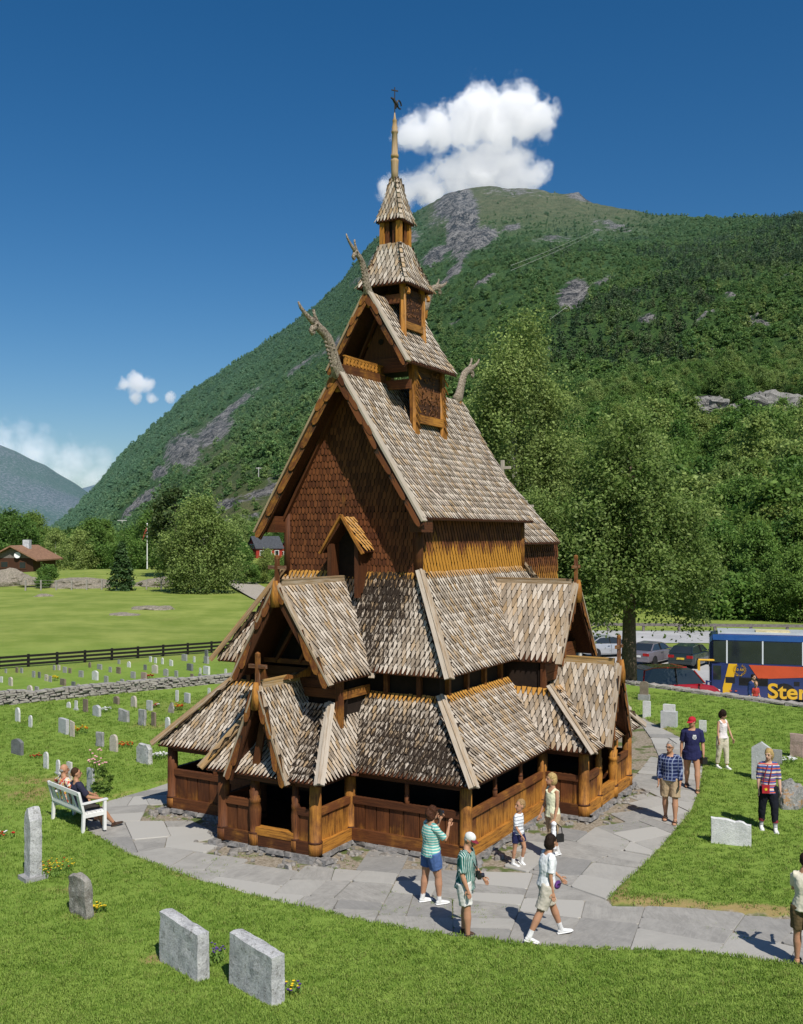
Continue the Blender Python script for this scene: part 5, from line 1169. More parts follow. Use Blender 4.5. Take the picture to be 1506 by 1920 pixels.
# ================================================================== CHURCHYARD
def stone_mat(name, a, b, spk=(.08, .075, .065), amt=.62, lich=None):
    t = NT(name); g = t.attr('g').outputs['Vector']; n1 = t.noise(g, 5, 5, .7); n2 = t.noise(g, 38, 4, .75); n3 = t.noise(g, 13, 5, .8)
    base = t.mix(t.ramp(t.math('ADD', t.math('MULTIPLY', n1, .5), t.math('MULTIPLY', n2, .5)), .35, .65), a, b)
    base = t.mix(t.math('MULTIPLY', t.ramp(n3, amt, amt + .1), .8), base, spk)
    if lich: base = t.mix(t.math('MULTIPLY', t.ramp(n1, .52, .6), .8), base, lich)
    t.col(base); t.bump(t.math('ADD', n2, n3), .012, .9); t.b.inputs['Roughness'].default_value = .85; return t.m
ST = {'white': stone_mat('white_marble', (.5, .5, .49), (.68, .68, .66), (.3, .29, .26), .68), 'grey': stone_mat('grey_granite', (.24, .24, .24), (.38, .375, .365)), 'dark': stone_mat('dark_granite', (.12, .125, .13), (.2, .205, .21)),
      'brown': stone_mat('brown_stone', (.16, .125, .09), (.27, .22, .17)), 'pale': stone_mat('pale_grey_stone', (.38, .39, .4), (.52, .525, .53)), 'rough': stone_mat('rough_granite', (.3, .3, .3), (.58, .58, .57), (.14, .135, .115), .54),
      'beige': stone_mat('beige_stone', (.4, .35, .29), (.56, .51, .44)), 'lichen': stone_mat('lichened_stone', (.12, .105, .085), (.36, .34, .3), (.55, .54, .5), .56), 'rust': stone_mat('rust_stained_marble', (.55, .54, .5), (.68, .67, .63), (.35, .2, .06), .6, (.42, .2, .05)), 'pink': stone_mat('pinkish_granite', (.28, .2, .17), (.4, .3, .26))}
GDIR = math.atan2(-.68, .74)          # the stones stand in line, long side along this bearing
def gravestone(name, label, pos, w, h, th, mat_, top='flat', rough=.0, yaw=None, lean=0, plinth=0.0, group='gravestones of the churchyard', seed=0):
    yaw = GDIR + (random.Random(seed).uniform(-.1, .1) if yaw is None else yaw)
    nx = 8 if rough else 4; rs = random.Random(seed); prof = []
    N = 10
    for i in range(N + 1):
        u_ = -1 + 2 * i / N
        if top == 'flat': z = h - .012 * (abs(u_) > .95) * h
        elif top == 'round': z = h - (1 - math.sqrt(max(0, 1 - u_ * u_))) * w * .45
        elif top == 'arch': z = h - w * .16 * u_ * u_
        elif top == 'gable': z = h - abs(u_) * w * .32
        elif top == 'slope': z = h - (u_ + 1) * .05 * h
        elif top == 'shoulder': z = h - (0 if abs(u_) < .62 else (abs(u_) - .62) * w * .55)
        elif top == 'broken': z = h * (1 - .04 * (u_ > -.25) * (math.sin(u_ * 9) + 1.2) - .1 * max(0, u_ - .1))
        elif top == 'point': z = h - max(0, abs(u_) - .15) ** 1.3 * w * .9
        prof.append((u_ * w / 2, z + rs.uniform(-1, 1) * rough * .3))
    nz = 9 if rough else 4; m = MB(); vs = []; nt = 4 if rough else 2
    for k in range(nt):
        y = th * (k / (nt - 1) - .5)
        for j in range(nz):
            for i in range(N + 1):
                x, zt = prof[i]; z = -.12 + (zt + .12) * j / (nz - 1); bev = .012 if (k in (0, nt - 1)) else 0
                xx = x * (1 - bev / w * 2); 
                if j == nz - 1: z -= bev
                q = Vector((xx, y, z))
                if rough:
                    d = Vector((noise.noise(q * 5 + V(seed, 0, 0)), noise.noise(q * 5 + V(0, seed, 9)), noise.noise(q * 5 + V(3, 0, seed)))) * rough + Vector((noise.noise(q * 17 + V(seed, 5, 0)), noise.noise(q * 17), 0)) * rough * .35
                    q = q + d
                vs.append(q)
    idx = lambda k, j, i: (k * nz + j) * (N + 1) + i
    fs = []
    for j in range(nz - 1):
        for i in range(N): fs += [(idx(0, j, i), idx(0, j, i + 1), idx(0, j + 1, i + 1), idx(0, j + 1, i)), (idx(nt - 1, j, i + 1), idx(nt - 1, j, i), idx(nt - 1, j + 1, i), idx(nt - 1, j + 1, i + 1))]
    for k in range(nt - 1):
        for j in range(nz - 1): fs += [(idx(k, j, 0), idx(k, j + 1, 0), idx(k + 1, j + 1, 0), idx(k + 1, j, 0)), (idx(k, j + 1, N), idx(k, j, N), idx(k + 1, j, N), idx(k + 1, j + 1, N))]
        for i in range(N): fs.append((idx(k, nz - 1, i), idx(k, nz - 1, i + 1), idx(k + 1, nz - 1, i + 1), idx(k + 1, nz - 1, i)))
    m.add(vs, fs)
    o = m.build(name, ST[mat_]); o.location = pos; o.rotation_euler = (lean, 0, yaw); tag(o, label, 'gravestone', group)
    if plinth:
        m = MB(); m.box((0, 0, plinth / 2 - .05), (w * 1.25, th * 1.9, plinth + .1)); m.build('plinth', ST['pale' if mat_ in ('white', 'pale') else 'grey'], o)
    return o
def gs(label, px, py, wpx, hpx, mat_, top, seed, th=None, rough=0, **k):
    p = on_ground(px, py); sc_ = p.y / F; h = hpx * sc_; w = max(.12, (wpx * sc_ - .04) / 1.0)
    yw = GDIR if k.get('yaw') is None else k['yaw']; pv = Vector((p.y, -p.x)).normalized(); f1 = abs(pv.x * math.cos(yw) + pv.y * math.sin(yw)); f2 = abs(-pv.x * math.sin(yw) + pv.y * math.cos(yw))
    th = th or min(.13, w * .3); w = min(max(.16, (w - th * f2) / max(.4, f1)), h * 1.6)
    return gravestone('gravestone', label, p, w, h, th, mat_, top, rough, seed=seed, **k)
# the four big stones of the foreground
p = on_ground(62, 1648); gravestone('gravestone', 'tall pale granite pillar stone with tapering top in the left foreground', p, .29, 1.32, .22, 'rough', 'point', .016, seed=1, plinth=.08)
p = on_ground(153, 1716); gravestone('gravestone', 'small lichen-speckled dark stone beside the tall pillar', p, .47, .7, .14, 'lichen', 'arch', .03, seed=2, lean=.06)
p = on_ground(345, 1818); gravestone('gravestone', 'broad rough grey granite slab, the one farther left of the foreground pair', p, 1.02, .75, .2, 'rough', 'slope', .014, seed=3)
p = on_ground(481, 1862); gravestone('gravestone', 'broad rough grey granite slab nearest the camera with flowers at its corner', p, 1.0, .74, .22, 'rough', 'slope', .014, seed=4)
Z = lambda zx, zy: (zx / 3.012, 1180 + zy / 3.012)
MID = [(100, 522, 40, 82, 'white', 'round', 'white round-topped stone near the left edge below the dry stone wall'), (172, 552, 30, 68, 'white', 'round', 'slim white stone right of the left-edge round-topped one'), (360, 588, 72, 86, 'pale', 'flat', 'wide pale grey stone with a brown slab leaning close beside it'), (408, 606, 34, 92, 'beige', 'slope', 'narrow beige slab close beside the wide pale grey stone'),
       (388, 444, 30, 36, 'white', 'round', 'small white rounded stone in front of the stone wall, left of a slim post'), (430, 456, 24, 55, 'white', 'flat', 'slim white post stone on a plinth by the stone wall'), (483, 468, 36, 76, 'brown', 'flat', 'dark brown upright stone by the stone wall'), (547, 490, 58, 64, 'pale', 'arch', 'pale grey arched stone with white flowers to its right'),
       (658, 422, 46, 46, 'brown', 'arch', 'squat brown stone touching the stone wall'), (756, 440, 44, 66, 'beige', 'round', 'cream round-topped stone in front of the stone wall'), (845, 458, 42, 58, 'pale', 'flat', 'light blue-grey square stone with flowers at its right'), (700, 522, 66, 72, 'grey', 'slope', 'rough grey wide stone left of the mottled pair'),
       (804, 544, 54, 92, 'grey', 'flat', 'tall mottled grey stone beside a dark brown one'), (868, 548, 40, 82, 'brown', 'flat', 'dark brown stone right of the tall mottled grey one'), (947, 580, 40, 86, 'white', 'round', 'white round-topped stone nearest the left roof tip of the church'), (965, 472, 40, 60, 'lichen', 'point', 'leaning pointed beige stone with orange flowers'),
       (1000, 408, 26, 66, 'white', 'flat', 'thin white stone by the stone wall near the roof'), (1058, 416, 46, 58, 'pale', 'flat', 'pale square stone by the stone wall near the roof'), (1181, 386, 18, 56, 'white', 'flat', 'white stone half hidden by the church roof edge'), (98, 706, 70, 90, 'dark', 'arch', 'dark grey polished stone at the left edge'),
       (260, 786, 40, 96, 'white', 'round', 'white narrow stone, first of three behind the bench'), (328, 822, 38, 88, 'white', 'round', 'white narrow stone, middle of three behind the bench'), (392, 850, 44, 104, 'rust', 'flat', 'white stone stained orange behind the heads on the bench'), (512, 914, 60, 132, 'pale', 'flat', 'tall pale grey stone with a rose bush right of the bench'),
       (565, 662, 52, 82, 'grey', 'flat', 'mid grey stone left of the rounded cream one'), (643, 690, 54, 98, 'beige', 'round', 'rounded cream stone with small red flowers'), (815, 756, 96, 110, 'rough', 'shoulder', 'broad rough pale stone near the path with white flowers')]
for i, (zx, zy, w_, h_, c_, tp, lab) in enumerate(MID):
    px_, py_ = Z(zx, zy); gs(lab, px_, py_, w_ / 3.012, h_ / 3.012, c_, tp, 100 + i, rough=.02 if c_ in ('rough', 'lichen', 'grey') and w_ > 50 else 0, plinth=.06 if i in (5, 21) else 0, lean=-.14 if i == 15 else 0)
FAR = [(60, 318, 35, 50, 'beige', 'arch'), (8, 300, 16, 35, 'white', 'flat'), (95, 245, 22, 32, 'brown', 'flat'), (122, 247, 25, 30, 'grey', 'flat'), (33, 247, 20, 25, 'grey', 'flat'), (190, 272, 25, 38, 'grey', 'flat'), (222, 275, 24, 36, 'dark', 'flat'), (262, 292, 28, 38, 'beige', 'flat'), (284, 298, 24, 36, 'grey', 'flat'), (306, 230, 22, 28, 'grey', 'flat'), (332, 230, 24, 30, 'beige', 'flat'), (366, 245, 28, 34, 'grey', 'flat'), (395, 248, 24, 30, 'brown', 'flat'),
       (458, 270, 32, 38, 'grey', 'flat'), (507, 216, 22, 32, 'brown', 'round'), (563, 226, 36, 30, 'grey', 'flat'), (623, 243, 24, 32, 'grey', 'flat'), (670, 250, 34, 38, 'brown', 'flat'), (672, 196, 22, 26, 'grey', 'flat'), (728, 214, 26, 34, 'white', 'round'), (538, 286, 42, 54, 'white', 'arch'), (600, 302, 32, 40, 'grey', 'flat'), (356, 316, 42, 38, 'brown', 'flat'), (415, 336, 30, 42, 'dark', 'flat'), (444, 338, 26, 30, 'beige', 'flat'), (495, 336, 24, 22, 'brown', 'flat'), (168, 362, 40, 48, 'beige', 'round'), (208, 362, 32, 40, 'grey', 'flat'),
       (690, 318, 32, 38, 'grey', 'flat'), (752, 276, 34, 38, 'grey', 'flat'), (813, 290, 40, 48, 'pink', 'flat'), (820, 230, 24, 32, 'dark', 'flat'), (875, 248, 40, 50, 'beige', 'arch'), (893, 298, 30, 24, 'brown', 'flat'), (937, 263, 34, 42, 'grey', 'arch'), (996, 268, 28, 36, 'grey', 'flat'), (850, 184, 24, 32, 'white', 'flat'), (878, 191, 24, 32, 'white', 'flat'), (917, 197, 22, 38, 'white', 'round'), (967, 207, 28, 36, 'white', 'slope'), (1042, 178, 38, 38, 'grey', 'flat'), (1097, 186, 20, 34, 'white', 'flat'),
       (1166, 193, 28, 78, 'dark', 'flat'), (1073, 233, 46, 40, 'dark', 'flat'), (1131, 248, 18, 32, 'white', 'flat'), (1167, 253, 48, 46, 'white', 'flat'), (1084, 286, 26, 36, 'brown', 'flat'), (1130, 281, 28, 32, 'grey', 'flat'), (1275, 256, 14, 34, 'white', 'flat')]
ORD = ['first', 'second', 'third', 'fourth', 'fifth', 'sixth', 'seventh', 'eighth', 'ninth', 'tenth', 'eleventh', 'twelfth', 'thirteenth', 'fourteenth', 'fifteenth', 'sixteenth', 'seventeenth', 'eighteenth']
WORD = {'white': 'white', 'grey': 'grey', 'dark': 'dark grey', 'brown': 'brown', 'pale': 'pale', 'beige': 'cream', 'pink': 'pinkish', 'rough': 'pale'}; SHP = {'flat': 'square', 'round': 'rounded', 'arch': 'arched', 'slope': 'slanting'}
rowof = lambda zx, zy: 0 if zy - .0 * zx < 217 else 1 if zy < 264 else 2 if zy < 303 else 3
ROWN = ['row by the black fence', 'second row from the fence', 'third row from the fence', 'row along the wall']
byrow = [sorted([s_ for s_ in FAR if rowof(s_[0], s_[1]) == r]) for r in range(4)]
for r in range(4):
    for k, (zx, zy, w_, h_, c_, tp) in enumerate(byrow[r]):
        px_, py_ = Z(zx, zy); gs('%s %s stone beyond stone wall, %s from left in %s' % (WORD[c_], SHP[tp], ORD[k], ROWN[r]), px_, py_, w_ / 3.012, h_ / 3.012, c_, tp, 300 + r * 40 + k, plinth=.35 if (zx == 1166) else 0)
RIGHT = [(1208, 1313, 19, 36, 'brown', 'arch', 'brown rounded stone on a base right of the church porch', .22), (1213, 1343, 18, 29, 'white', 'flat', 'white square stone just below the brown rounded one', 0), (1255, 1362, 26, 42, 'white', 'flat', 'white stone standing on a wide white block', .5), (1318, 1373, 17, 23, 'white', 'flat', 'small white stone behind the curly-haired woman', 0), (1428, 1462, 38, 72, 'pale', 'gable', 'tall pale gabled stone behind the teenager in stripes', 0),
         (1457, 1433, 22, 28, 'grey', 'flat', 'low grey slab with white flowers right of the gabled stone', 0), (1499, 1420, 34, 44, 'pink', 'flat', 'wide reddish rough stone at the right edge', 0)]
for i, (px_, py_, w_, h_, c_, tp, lab, pl) in enumerate(RIGHT): gs(lab, px_, py_, w_, h_, c_, tp, 500 + i, plinth=pl, rough=.015 if c_ == 'pink' else 0, yaw=.25)
p = on_ground(1371, 1583); gravestone('gravestone', 'white weathered slab with a broken stepped top on the right lawn', p, .78, .52, .13, 'white', 'broken', .012, seed=520, yaw=.38)
# boulder
def boulder(name, label, pos, rx, ry, rz_, mat_, seed, sub=4, rot=0, crag=0):
    bm = bmesh.new(); bmesh.ops.create_icosphere(bm, subdivisions=sub, radius=1)
    for v in bm.verts:
        q = v.co.copy(); f = 1 + .28 * noise.noise(q * 1.3 + V(seed, 0, 0)) + .13 * noise.noise(q * 3.5 + V(0, seed, 0)) + .06 * noise.noise(q * 9)
        if crag: f += crag * (noise.cell(Vector((q.x * 3.2 + seed, q.y * 2, q.z * 2.2))) - .5) + .25 * crag * noise.cell(Vector((q.x * 8, q.y * 6, q.z * 5 + seed)))
        v.co = Vector((q.x * rx, q.y * ry, max(-.25, q.z) * rz_)) * f
    m = MB(); m.add([v.co for v in bm.verts], [[v.index for v in f.verts] for f in bm.faces]); bm.free()
    o = m.build(name, mat_); o.location = pos; o.rotation_euler = (0, 0, rot); return tag(o, label, 'boulder')
M_BLD = stone_mat('boulder_granite', (.14, .14, .13), (.36, .35, .33), (.07, .07, .065), .55, (.3, .16, .05)); M_FB = stone_mat('field_rock', (.16, .14, .11), (.36, .31, .25), (.06, .07, .035), .5)
boulder('boulder', 'pointed lichen-stained boulder on the lawn behind the teenager', on_ground(1483, 1512), .36, .3, .58, M_BLD, 4, rot=.4)
for px_, py_, rx, ry, rz_, lab, sd in ((150, 1098, 3.6, 3, 1.1, 'long pale rock outcrop on the field bank below the cabin', 2), (303, 1098, 3.0, 2.4, 1.0, 'smooth pale rock outcrop right of the spruce', 7), (8, 1092, 3, 2, 1.5, 'rock outcrop at the left edge below the cabin', 11), (54, 1092, 1.1, .9, .8, 'small rock between the cabin outcrops', 13), (287, 1141, 1.9, 1.2, .35, 'flat rock patch showing through the field grass', 17), (230, 1153, 1.3, .8, .25, 'lower flat rock patch in the field', 19), (82, 1118, .9, .6, .3, 'small grey stone in the field below the shrubs', 23)):
    q = on_ground(px_, py_); boulder('rock_outcrop', lab, q - V(0, 0, .1), rx, ry, rz_, M_FB, sd, rot=.2)

M_RF = stone_mat('cliff_rock', (.1, .1, .1), (.42, .4, .37), (.04, .045, .03), .5)
for i, (a, b_, c_, d_, dd) in enumerate(ROCKD):
    k_ = dd / F; q = V((a - 753) * k_, dd - 2, HC - (b_ - YH) * k_)
    boulder('rock_outcrop', ['grey rock face showing between trees on the right slope', 'largest pale cliff among the trees at the right edge', 'low rock ledge linking the two cliffs on the right slope', 'small rock slab beside the pale twin power pole'][i], q, c_ * k_ * 1.15, 3.5, d_ * k_ * 1.3, M_RF, 31 + i * 3, 5, rot=-.1, crag=.3)
# ---- dry stone walls
def stone_wall(label, p0, p1, h0, h1, th, seed, mat_, cap=True, pts=None):
    rs = random.Random(seed); m = MB(); p0 = Vector((p0.x, p0.y, 0)); p1 = Vector((p1.x, p1.y, 0)); D = (p1 - p0).normalized(); L = (p1 - p0).length; Nn = Vector((D.y, -D.x, 0))
    if Nn.y > 0: Nn = -Nn
    x = 0
    h_ = lambda x: lerp(h0, h1, x / L) * (1 + .12 * noise.noise(V(x * .6, seed, 0)))
    z = 0; lay = 0
    while z < max(h0, h1):
        x = -rs.random() * .2; lh = rs.uniform(.045, .1)
        while x < L:
            l = rs.uniform(.12, .45); hh = lh * rs.uniform(.8, 1.25)
            if z < h_(max(0, min(L, x))):
                q = p0 + D * (x + l / 2); q.z = gz(q.x, q.y) + z + hh / 2 - .04; a = rs.uniform(-.12, .12); X = D * math.cos(a) + V(0, 0, 1) * math.sin(a); Zz = X.cross(-Nn).normalized()
                if Zz.z < 0: Zz = -Zz
                oy = rs.uniform(-.05, .05); m.frame_box(q + Nn * oy, Zz, Nn, X, hh / 2 * rs.uniform(.7, .98), th / 2 * rs.uniform(.85, 1.1), l / 2 * rs.uniform(.8, .97), (rs.random(), 0, 0), taper=rs.uniform(.75, 1))
            x += l
        z += lh; lay += 1
    o = m.build('dry_stone_wall', mat_); return tag(o, label, 'wall')
M_WALL = stone_mat('wall_stone', (.2, .185, .165), (.46, .43, .39), (.08, .075, .07), .58)
w0, w1 = on_ground(-60, 1328), on_ground(470, 1274)
stone_wall('low dry stone wall crossing the graveyard on the left', w0, w1, .52, .3, .45, 3, M_WALL)
ws = Vector((WL0.x, WL0.y, 0)) - Vector((wd_.x, wd_.y, 0)) * 2.5; we = Vector((WL1.x, WL1.y, 0)) + Vector((wd_.x, wd_.y, 0)) * 9
stone_wall('low stone edging wall between the lawn and the car park', ws, we, .13, .13, .5, 5, M_WALL)
# ---- black rail fence
f0, f1 = on_ground(-120, 1264), on_ground(440, 1221)
fen = thing('rail_fence', 'black wooden rail fence between graveyard and field', 'fence', f0)
M_BLK = plain('black_stained_wood', (.012, .011, .01), .7, .4, 12)
D = f1 - f0; L = D.length; D.normalize(); n = int(L / 1.25)
for k in range(n + 1):
    q = D * (k * L / n); m = MB(); m.beam(q + V(0, 0, -.1), q + V(0, 0, .62), .1, .1); m.build('post', M_BLK, fen)
for k in range(3):
    m = MB(); m.beam(V(0, -.06, .16 + .19 * k), D * L + V(0, -.06, .16 + .19 * k), .03, .11, up=V(0, 0, 1)); m.build('rail', M_BLK, fen)
# ---- thin wire fence on the field
M_PST = plain('grey_fence_post', (.3, .28, .25), .9)
q0 = on_ground(48, 1108); wf = thing('wire_fence', 'thin wire fence with grey posts crossing the field below the cabin', 'fence', q0)
q1 = on_ground(330, 1106); D = q1 - q0
for k in range(11):
    q = D * (k / 10); m = MB(); m.beam(q - V(0, 0, .2), q + V(0, 0, 1.15), .14, .14); m.build('post', M_PST, wf)
for z in (.4, .75, 1.1): m = MB(); m.tube([V(0, 0, z), D + V(0, 0, z)], .012, 4); m.build('wire', M_PST, wf)
# ---- flowers on graves
def flowers(label, px_, py_, n, r, col, hgt=.14, seed=0, sz=.02):
    rs = random.Random(seed); m = MB(); p = on_ground(px_, py_)
    for k in range(n * 3):
        A = rs.random() * 6.28; d = rs.random() ** .5 * r; q = V(math.cos(A) * d, math.sin(A) * d, 0); h = hgt * rs.uniform(.4, 1); e = V(rs.uniform(-1, 1), rs.uniform(-1, 1), rs.uniform(.2, 1)).normalized() * .035
        s_ = e.cross(V(0, 0, 1)).normalized() * .014; m.add([q + V(0, 0, h * .4), q + V(0, 0, h * .6) + e + s_, q + V(0, 0, h * .6) + e * 1.6, q + V(0, 0, h * .6) + e - s_], [(0, 1, 2, 3)], (.7, 1, 0), 1)
    for k in range(n):
        A = rs.random() * 6.28; d = rs.random() ** .5 * r; c = V(math.cos(A) * d, math.sin(A) * d, hgt * rs.uniform(.7, 1.15)); 
        nn = 6; ring = [c + V(math.cos(j * 1.047) * sz, math.sin(j * 1.047) * sz, .3 * sz) for j in range(6)]
        mi = 2 + rs.randrange(len(col)); m.add([c] + ring + [c - V(0, 0, sz)], [(0, j + 1, (j + 1) % 6 + 1) for j in range(6)] + [(7, (j + 1) % 6 + 1, j + 1) for j in range(6)], (rs.random(), 1, 0), mi)
    o = m.build('flower_bed', [M_LEAF, M_LEAF] + [FLW[c] for c in col]); o.location = p; return tag(o, label, 'flowers', 'flowers planted at the graves')
FLW = {k: plain('petal_' + k, c, .6, .15) for k, c in dict(yellow=(.75, .55, .03), red=(.5, .03, .02), white=(.8, .8, .78), orange=(.7, .25, .03), pink=(.7, .38, .38), violet=(.1, .05, .22)).items()}
for a in (('yellow and red flowers beside the tall pillar stone', 104, 1640, 60, .34, ('yellow', 'red', 'yellow'), .2, 1, .017), ('yellow pansies beside the lichen-speckled stone', 188, 1710, 14, .12, ('yellow',), .12, 2, .025), ('violet and cream pansies at the nearest granite slab', 548, 1862, 16, .14, ('yellow', 'violet'), .13, 3, .024),
          ('dark violet flowers between the two broad slabs', 402, 1806, 16, .16, ('violet',), .22, 4, .02), ('red and white flowers at the left edge of the lawn', 6, 1572, 22, .22, ('red', 'white'), .12, 5, .03), ('white flowers right of the broad rough pale stone', 300, 1423, 40, .22, ('white',), .16, 6, .03), ('red flowers beside the rounded cream stone', 236, 1401, 24, .22, ('red', 'orange'), .12, 7, .03),
          ('yellow flowers beside the narrow beige slab', 150, 1376, 24, .26, ('yellow', 'orange'), .2, 8, .035), ('orange flowers beside the leaning pointed stone', 334, 1332, 26, .24, ('orange', 'yellow', 'red'), .2, 9, .035), ('white flowers right of the pale arched stone', 197, 1336, 26, .24, ('white',), .16, 10, .035), ('flowers at the foot of the blue-grey square stone', 292, 1327, 20, .2, ('white', 'red'), .14, 11, .035),
          ('white flowers right of the low grey slab', 1476, 1430, 26, .25, ('white',), .14, 12, .035), ('red flowers beside the dark grey polished stone', 68, 1422, 12, .16, ('red',), .1, 13, .03), ('yellow flowers beyond the wall near the cream stones', 100, 1277, 14, .25, ('yellow',), .2, 14, .05), ('red flowers beside the pinkish stone beyond the wall', 280, 1272, 12, .22, ('red',), .16, 15, .05)):
    flowers(*a)
# rose bush behind the bench
q = on_ground(190, 1487); rb = thing('rose_bush', 'pink flowering bush beside the tall pale grey stone', 'bush', q)
me, _ = crown_mesh('foliage', 44, 20, 700, .05, .6, .2, .035, M_LEAF, 'tall', 0, .4); o = bpy.data.objects.new('foliage', me); COL.objects.link(o); o.parent = rb
m = MB(); rs_ = random.Random(8)
for k in range(26):
    c = V(rs_.uniform(-.28, .15), rs_.uniform(-.2, .2), rs_.uniform(.65, 1.05)); m.lathe(c, [(0, .005), (.02, .03), (.035, .022), (.04, .0)], 6, (rs_.random(), 0, 0))
    if k % 2: m.tube([V(c.x * .6, c.y * .6, .5), c], .005, 4, mi=1)
m.build('blossom', [FLW['pink'], M_LEAF], rb)

# ---- white garden bench
M_WHT = plain('white_paint', (.74, .74, .72), .5, .08, 8, .4)
bp = [ground_at(103, 1541, .05), ground_at(153, 1564, .05), ground_at(192, 1555, .05)]
bx = (bp[1] - bp[0]).normalized(); by = Vector((-bx.y, bx.x, 0)); BL = 1.42
bc = (bp[0] + bp[1]) / 2 + by * .25; bc.z = .06; BYAW = math.atan2(bx.y, bx.x)
bench = thing('garden_bench', 'white wooden garden bench with slatted back at the path corner', 'bench', bc, BYAW)
hw = BL / 2
for s_ in (-1, 1):
    m = MB(); m.beam(V(s_ * hw, -.26, 0), V(s_ * hw, -.24, .42), .06, .06); m.beam(V(s_ * hw, -.24, .42), V(s_ * hw, -.36, .9), .06, .05); m.build('leg', M_WHT, bench)
    m = MB(); m.beam(V(s_ * hw, .24, 0), V(s_ * hw, .24, .64), .06, .06); m.build('leg', M_WHT, bench)
    m = MB(); m.beam(V(s_ * hw, -.3, .64), V(s_ * hw, .3, .66), .08, .03, up=V(0, 0, 1)); m.build('armrest', M_WHT, bench)
    m = MB(); m.beam(V(s_ * hw, -.24, .37), V(s_ * hw, .24, .37), .03, .08); m.build('side_rail', M_WHT, bench)
for k in range(5): m = MB(); m.beam(V(-hw, -.2 + k * .1, .42), V(hw, -.2 + k * .1, .42), .085, .025, up=V(0, 0, 1)); m.build('seat_slat', M_WHT, bench)
for z, y in ((.5, -.265), (.86, -.355)): m = MB(); m.beam(V(-hw, y, z), V(hw, y, z), .03, .08, up=V(0, 0, 1)); m.build('back_rail', M_WHT, bench)
m = MB(); m.beam(V(-hw, .24, .36), V(hw, .24, .36), .03, .09, up=V(0, 0, 1)); m.build('apron', M_WHT, bench)
for k in range(9):
    x = -hw + .1 + k * (BL - .2) / 8; m = MB(); m.beam(V(x, -.27, .52), V(x + (.11 if k % 3 == 0 else -.11 if k % 3 == 1 else 0), -.35, .84), .05, .018, up=V(0, 1, 0)); m.build('back_slat', M_WHT, bench)

# ================================================================== HOUSES, POLES ACROSS THE VALLEY
M_CAB = timber('cabin_timber', (.04, .018, .01), (.085, .035, .018), (.14, .05, .02)); M_TILE = plain('clay_tile', (.27, .15, .09), .8, .3, 3); M_SLATE = plain('slate_roof', (.06, .065, .075), .7, .3, 3); M_RED = plain('red_paint', (.33, .035, .025), .7, .2, 3); M_GLS = plain('dark_glass', (.02, .025, .03), .15, .2, 2, .6); M_CHM = plain('pale_plaster', (.5, .52, .54), .8)
M_GRYW = plain('weathered_board', (.17, .15, .135), .85, .3, 5)
def house(name, label, pos, yaw, w, l, hw_, hr, walls, roof, wins, chim=None, base=None, gable_m=None, over=.6, wf=None):
    h = thing(name, label, 'house', pos, yaw)
    m = MB(); m.box((0, 0, hw_ / 2), (w, l, hw_)); m.build('wall', walls, h)
    m = MB()
    for s_ in (-1, 1): m.add([V(-w / 2, s_ * l / 2, hw_), V(w / 2, s_ * l / 2, hw_), V(0, s_ * l / 2, hr - .1)], [(0, 1, 2)])
    m.build('gable', gable_m or walls, h)
    m = MB(); k = (hr - hw_) / (w / 2)
    for s_ in (-1, 1):
        a, b = V(s_ * (w / 2 + over), -l / 2 - over, hw_ - over * k), V(0, -l / 2 - over, hr); c, d = V(0, l / 2 + over, hr), V(s_ * (w / 2 + over), l / 2 + over, hw_ - over * k); up = V(0, 0, .22)
        m.add([a, b, c, d, a + up, b + up, c + up, d + up], [(0, 1, 2, 3), (4, 7, 6, 5), (0, 4, 5, 1), (3, 2, 6, 7), (0, 3, 7, 4), (1, 5, 6, 2)])
    rf = m.build('roof', roof, h)
    if chim: m = MB(); m.box(chim[:3], (1, 1, chim[3])); m.build('chimney', M_CHM, rf)
    for (sx, x, z, ww, hh) in wins:                 # sx: 0 front gable (-y), 1 right side (+x)
        f = V(x, -l / 2 - .03, z) if sx == 0 else V(w / 2 + .03, x, z); sz = (ww, .06, hh) if sx == 0 else (.06, ww, hh); s2 = (ww - .3, .1, hh - .3) if sx == 0 else (.1, ww - .3, hh - .3)
        m = MB(); m.box(f, sz); wi = m.build('window', wf or M_WHT, h); m = MB(); m.box(f, s2); m.build('pane', M_GLS, wi)
    return h
p = V((46 - 753) / F * 158, 158, gz((46 - 753) / F * 158, 158) + .3)
cab = house('cabin', 'brown timber cabin with low tiled roof and satellite dish', p, R(-1), 6.4, 9.5, 2.5, 4.2, M_CAB, M_TILE, [(0, -1.2, 1.5, 1.3, 1.1), (0, 1.6, 1.4, 1.2, 1.2), (1, -1.5, 1.3, 1.6, 1.4)], chim=(.6, -.5, 4.4, 1.7), gable_m=M_GRYW, over=.9, wf=M_CAB)
m = MB(); m.lathe(V(.9, -5.0, 2.9), [(0, .02), (.05, .3), (.16, .48)], 14, axis=V(.2, -1, .25).normalized()); m.build('satellite_dish', M_WHT, cab)
m = MB(); m.box((-4.6, -2, .35), (2.6, 6, .2)); 
for k in range(7): m.box((-5.8, -4.8 + k * .95, .9), (.12, .12, 1.1))
m.box((-5.8, -2, 1.1), (.1, 6, .7)); m.build('terrace', M_CAB, cab)
p = V((497 - 753) / F * 250, 250, gz((497 - 753) / F * 250, 250)); zz = 6.4 - (1046 - YH) / F * 250; p.z = zz
house('red_house', 'red wooden house with dark slate roof among the trees', p, R(-58), 5.2, 7.0, 2.6, 5.2, M_RED, M_SLATE, [(0, -.8, 2.9, 1.0, 1.1), (0, .8, 2.9, 1.0, 1.1), (1, -2, 1.3, 1.2, 1.3), (1, 0, 1.3, 1.2, 1.3), (1, 2, 1.3, 1.2, 1.3)], over=.35)
p.x += 6.0; p.y += 4; p.z -= .2
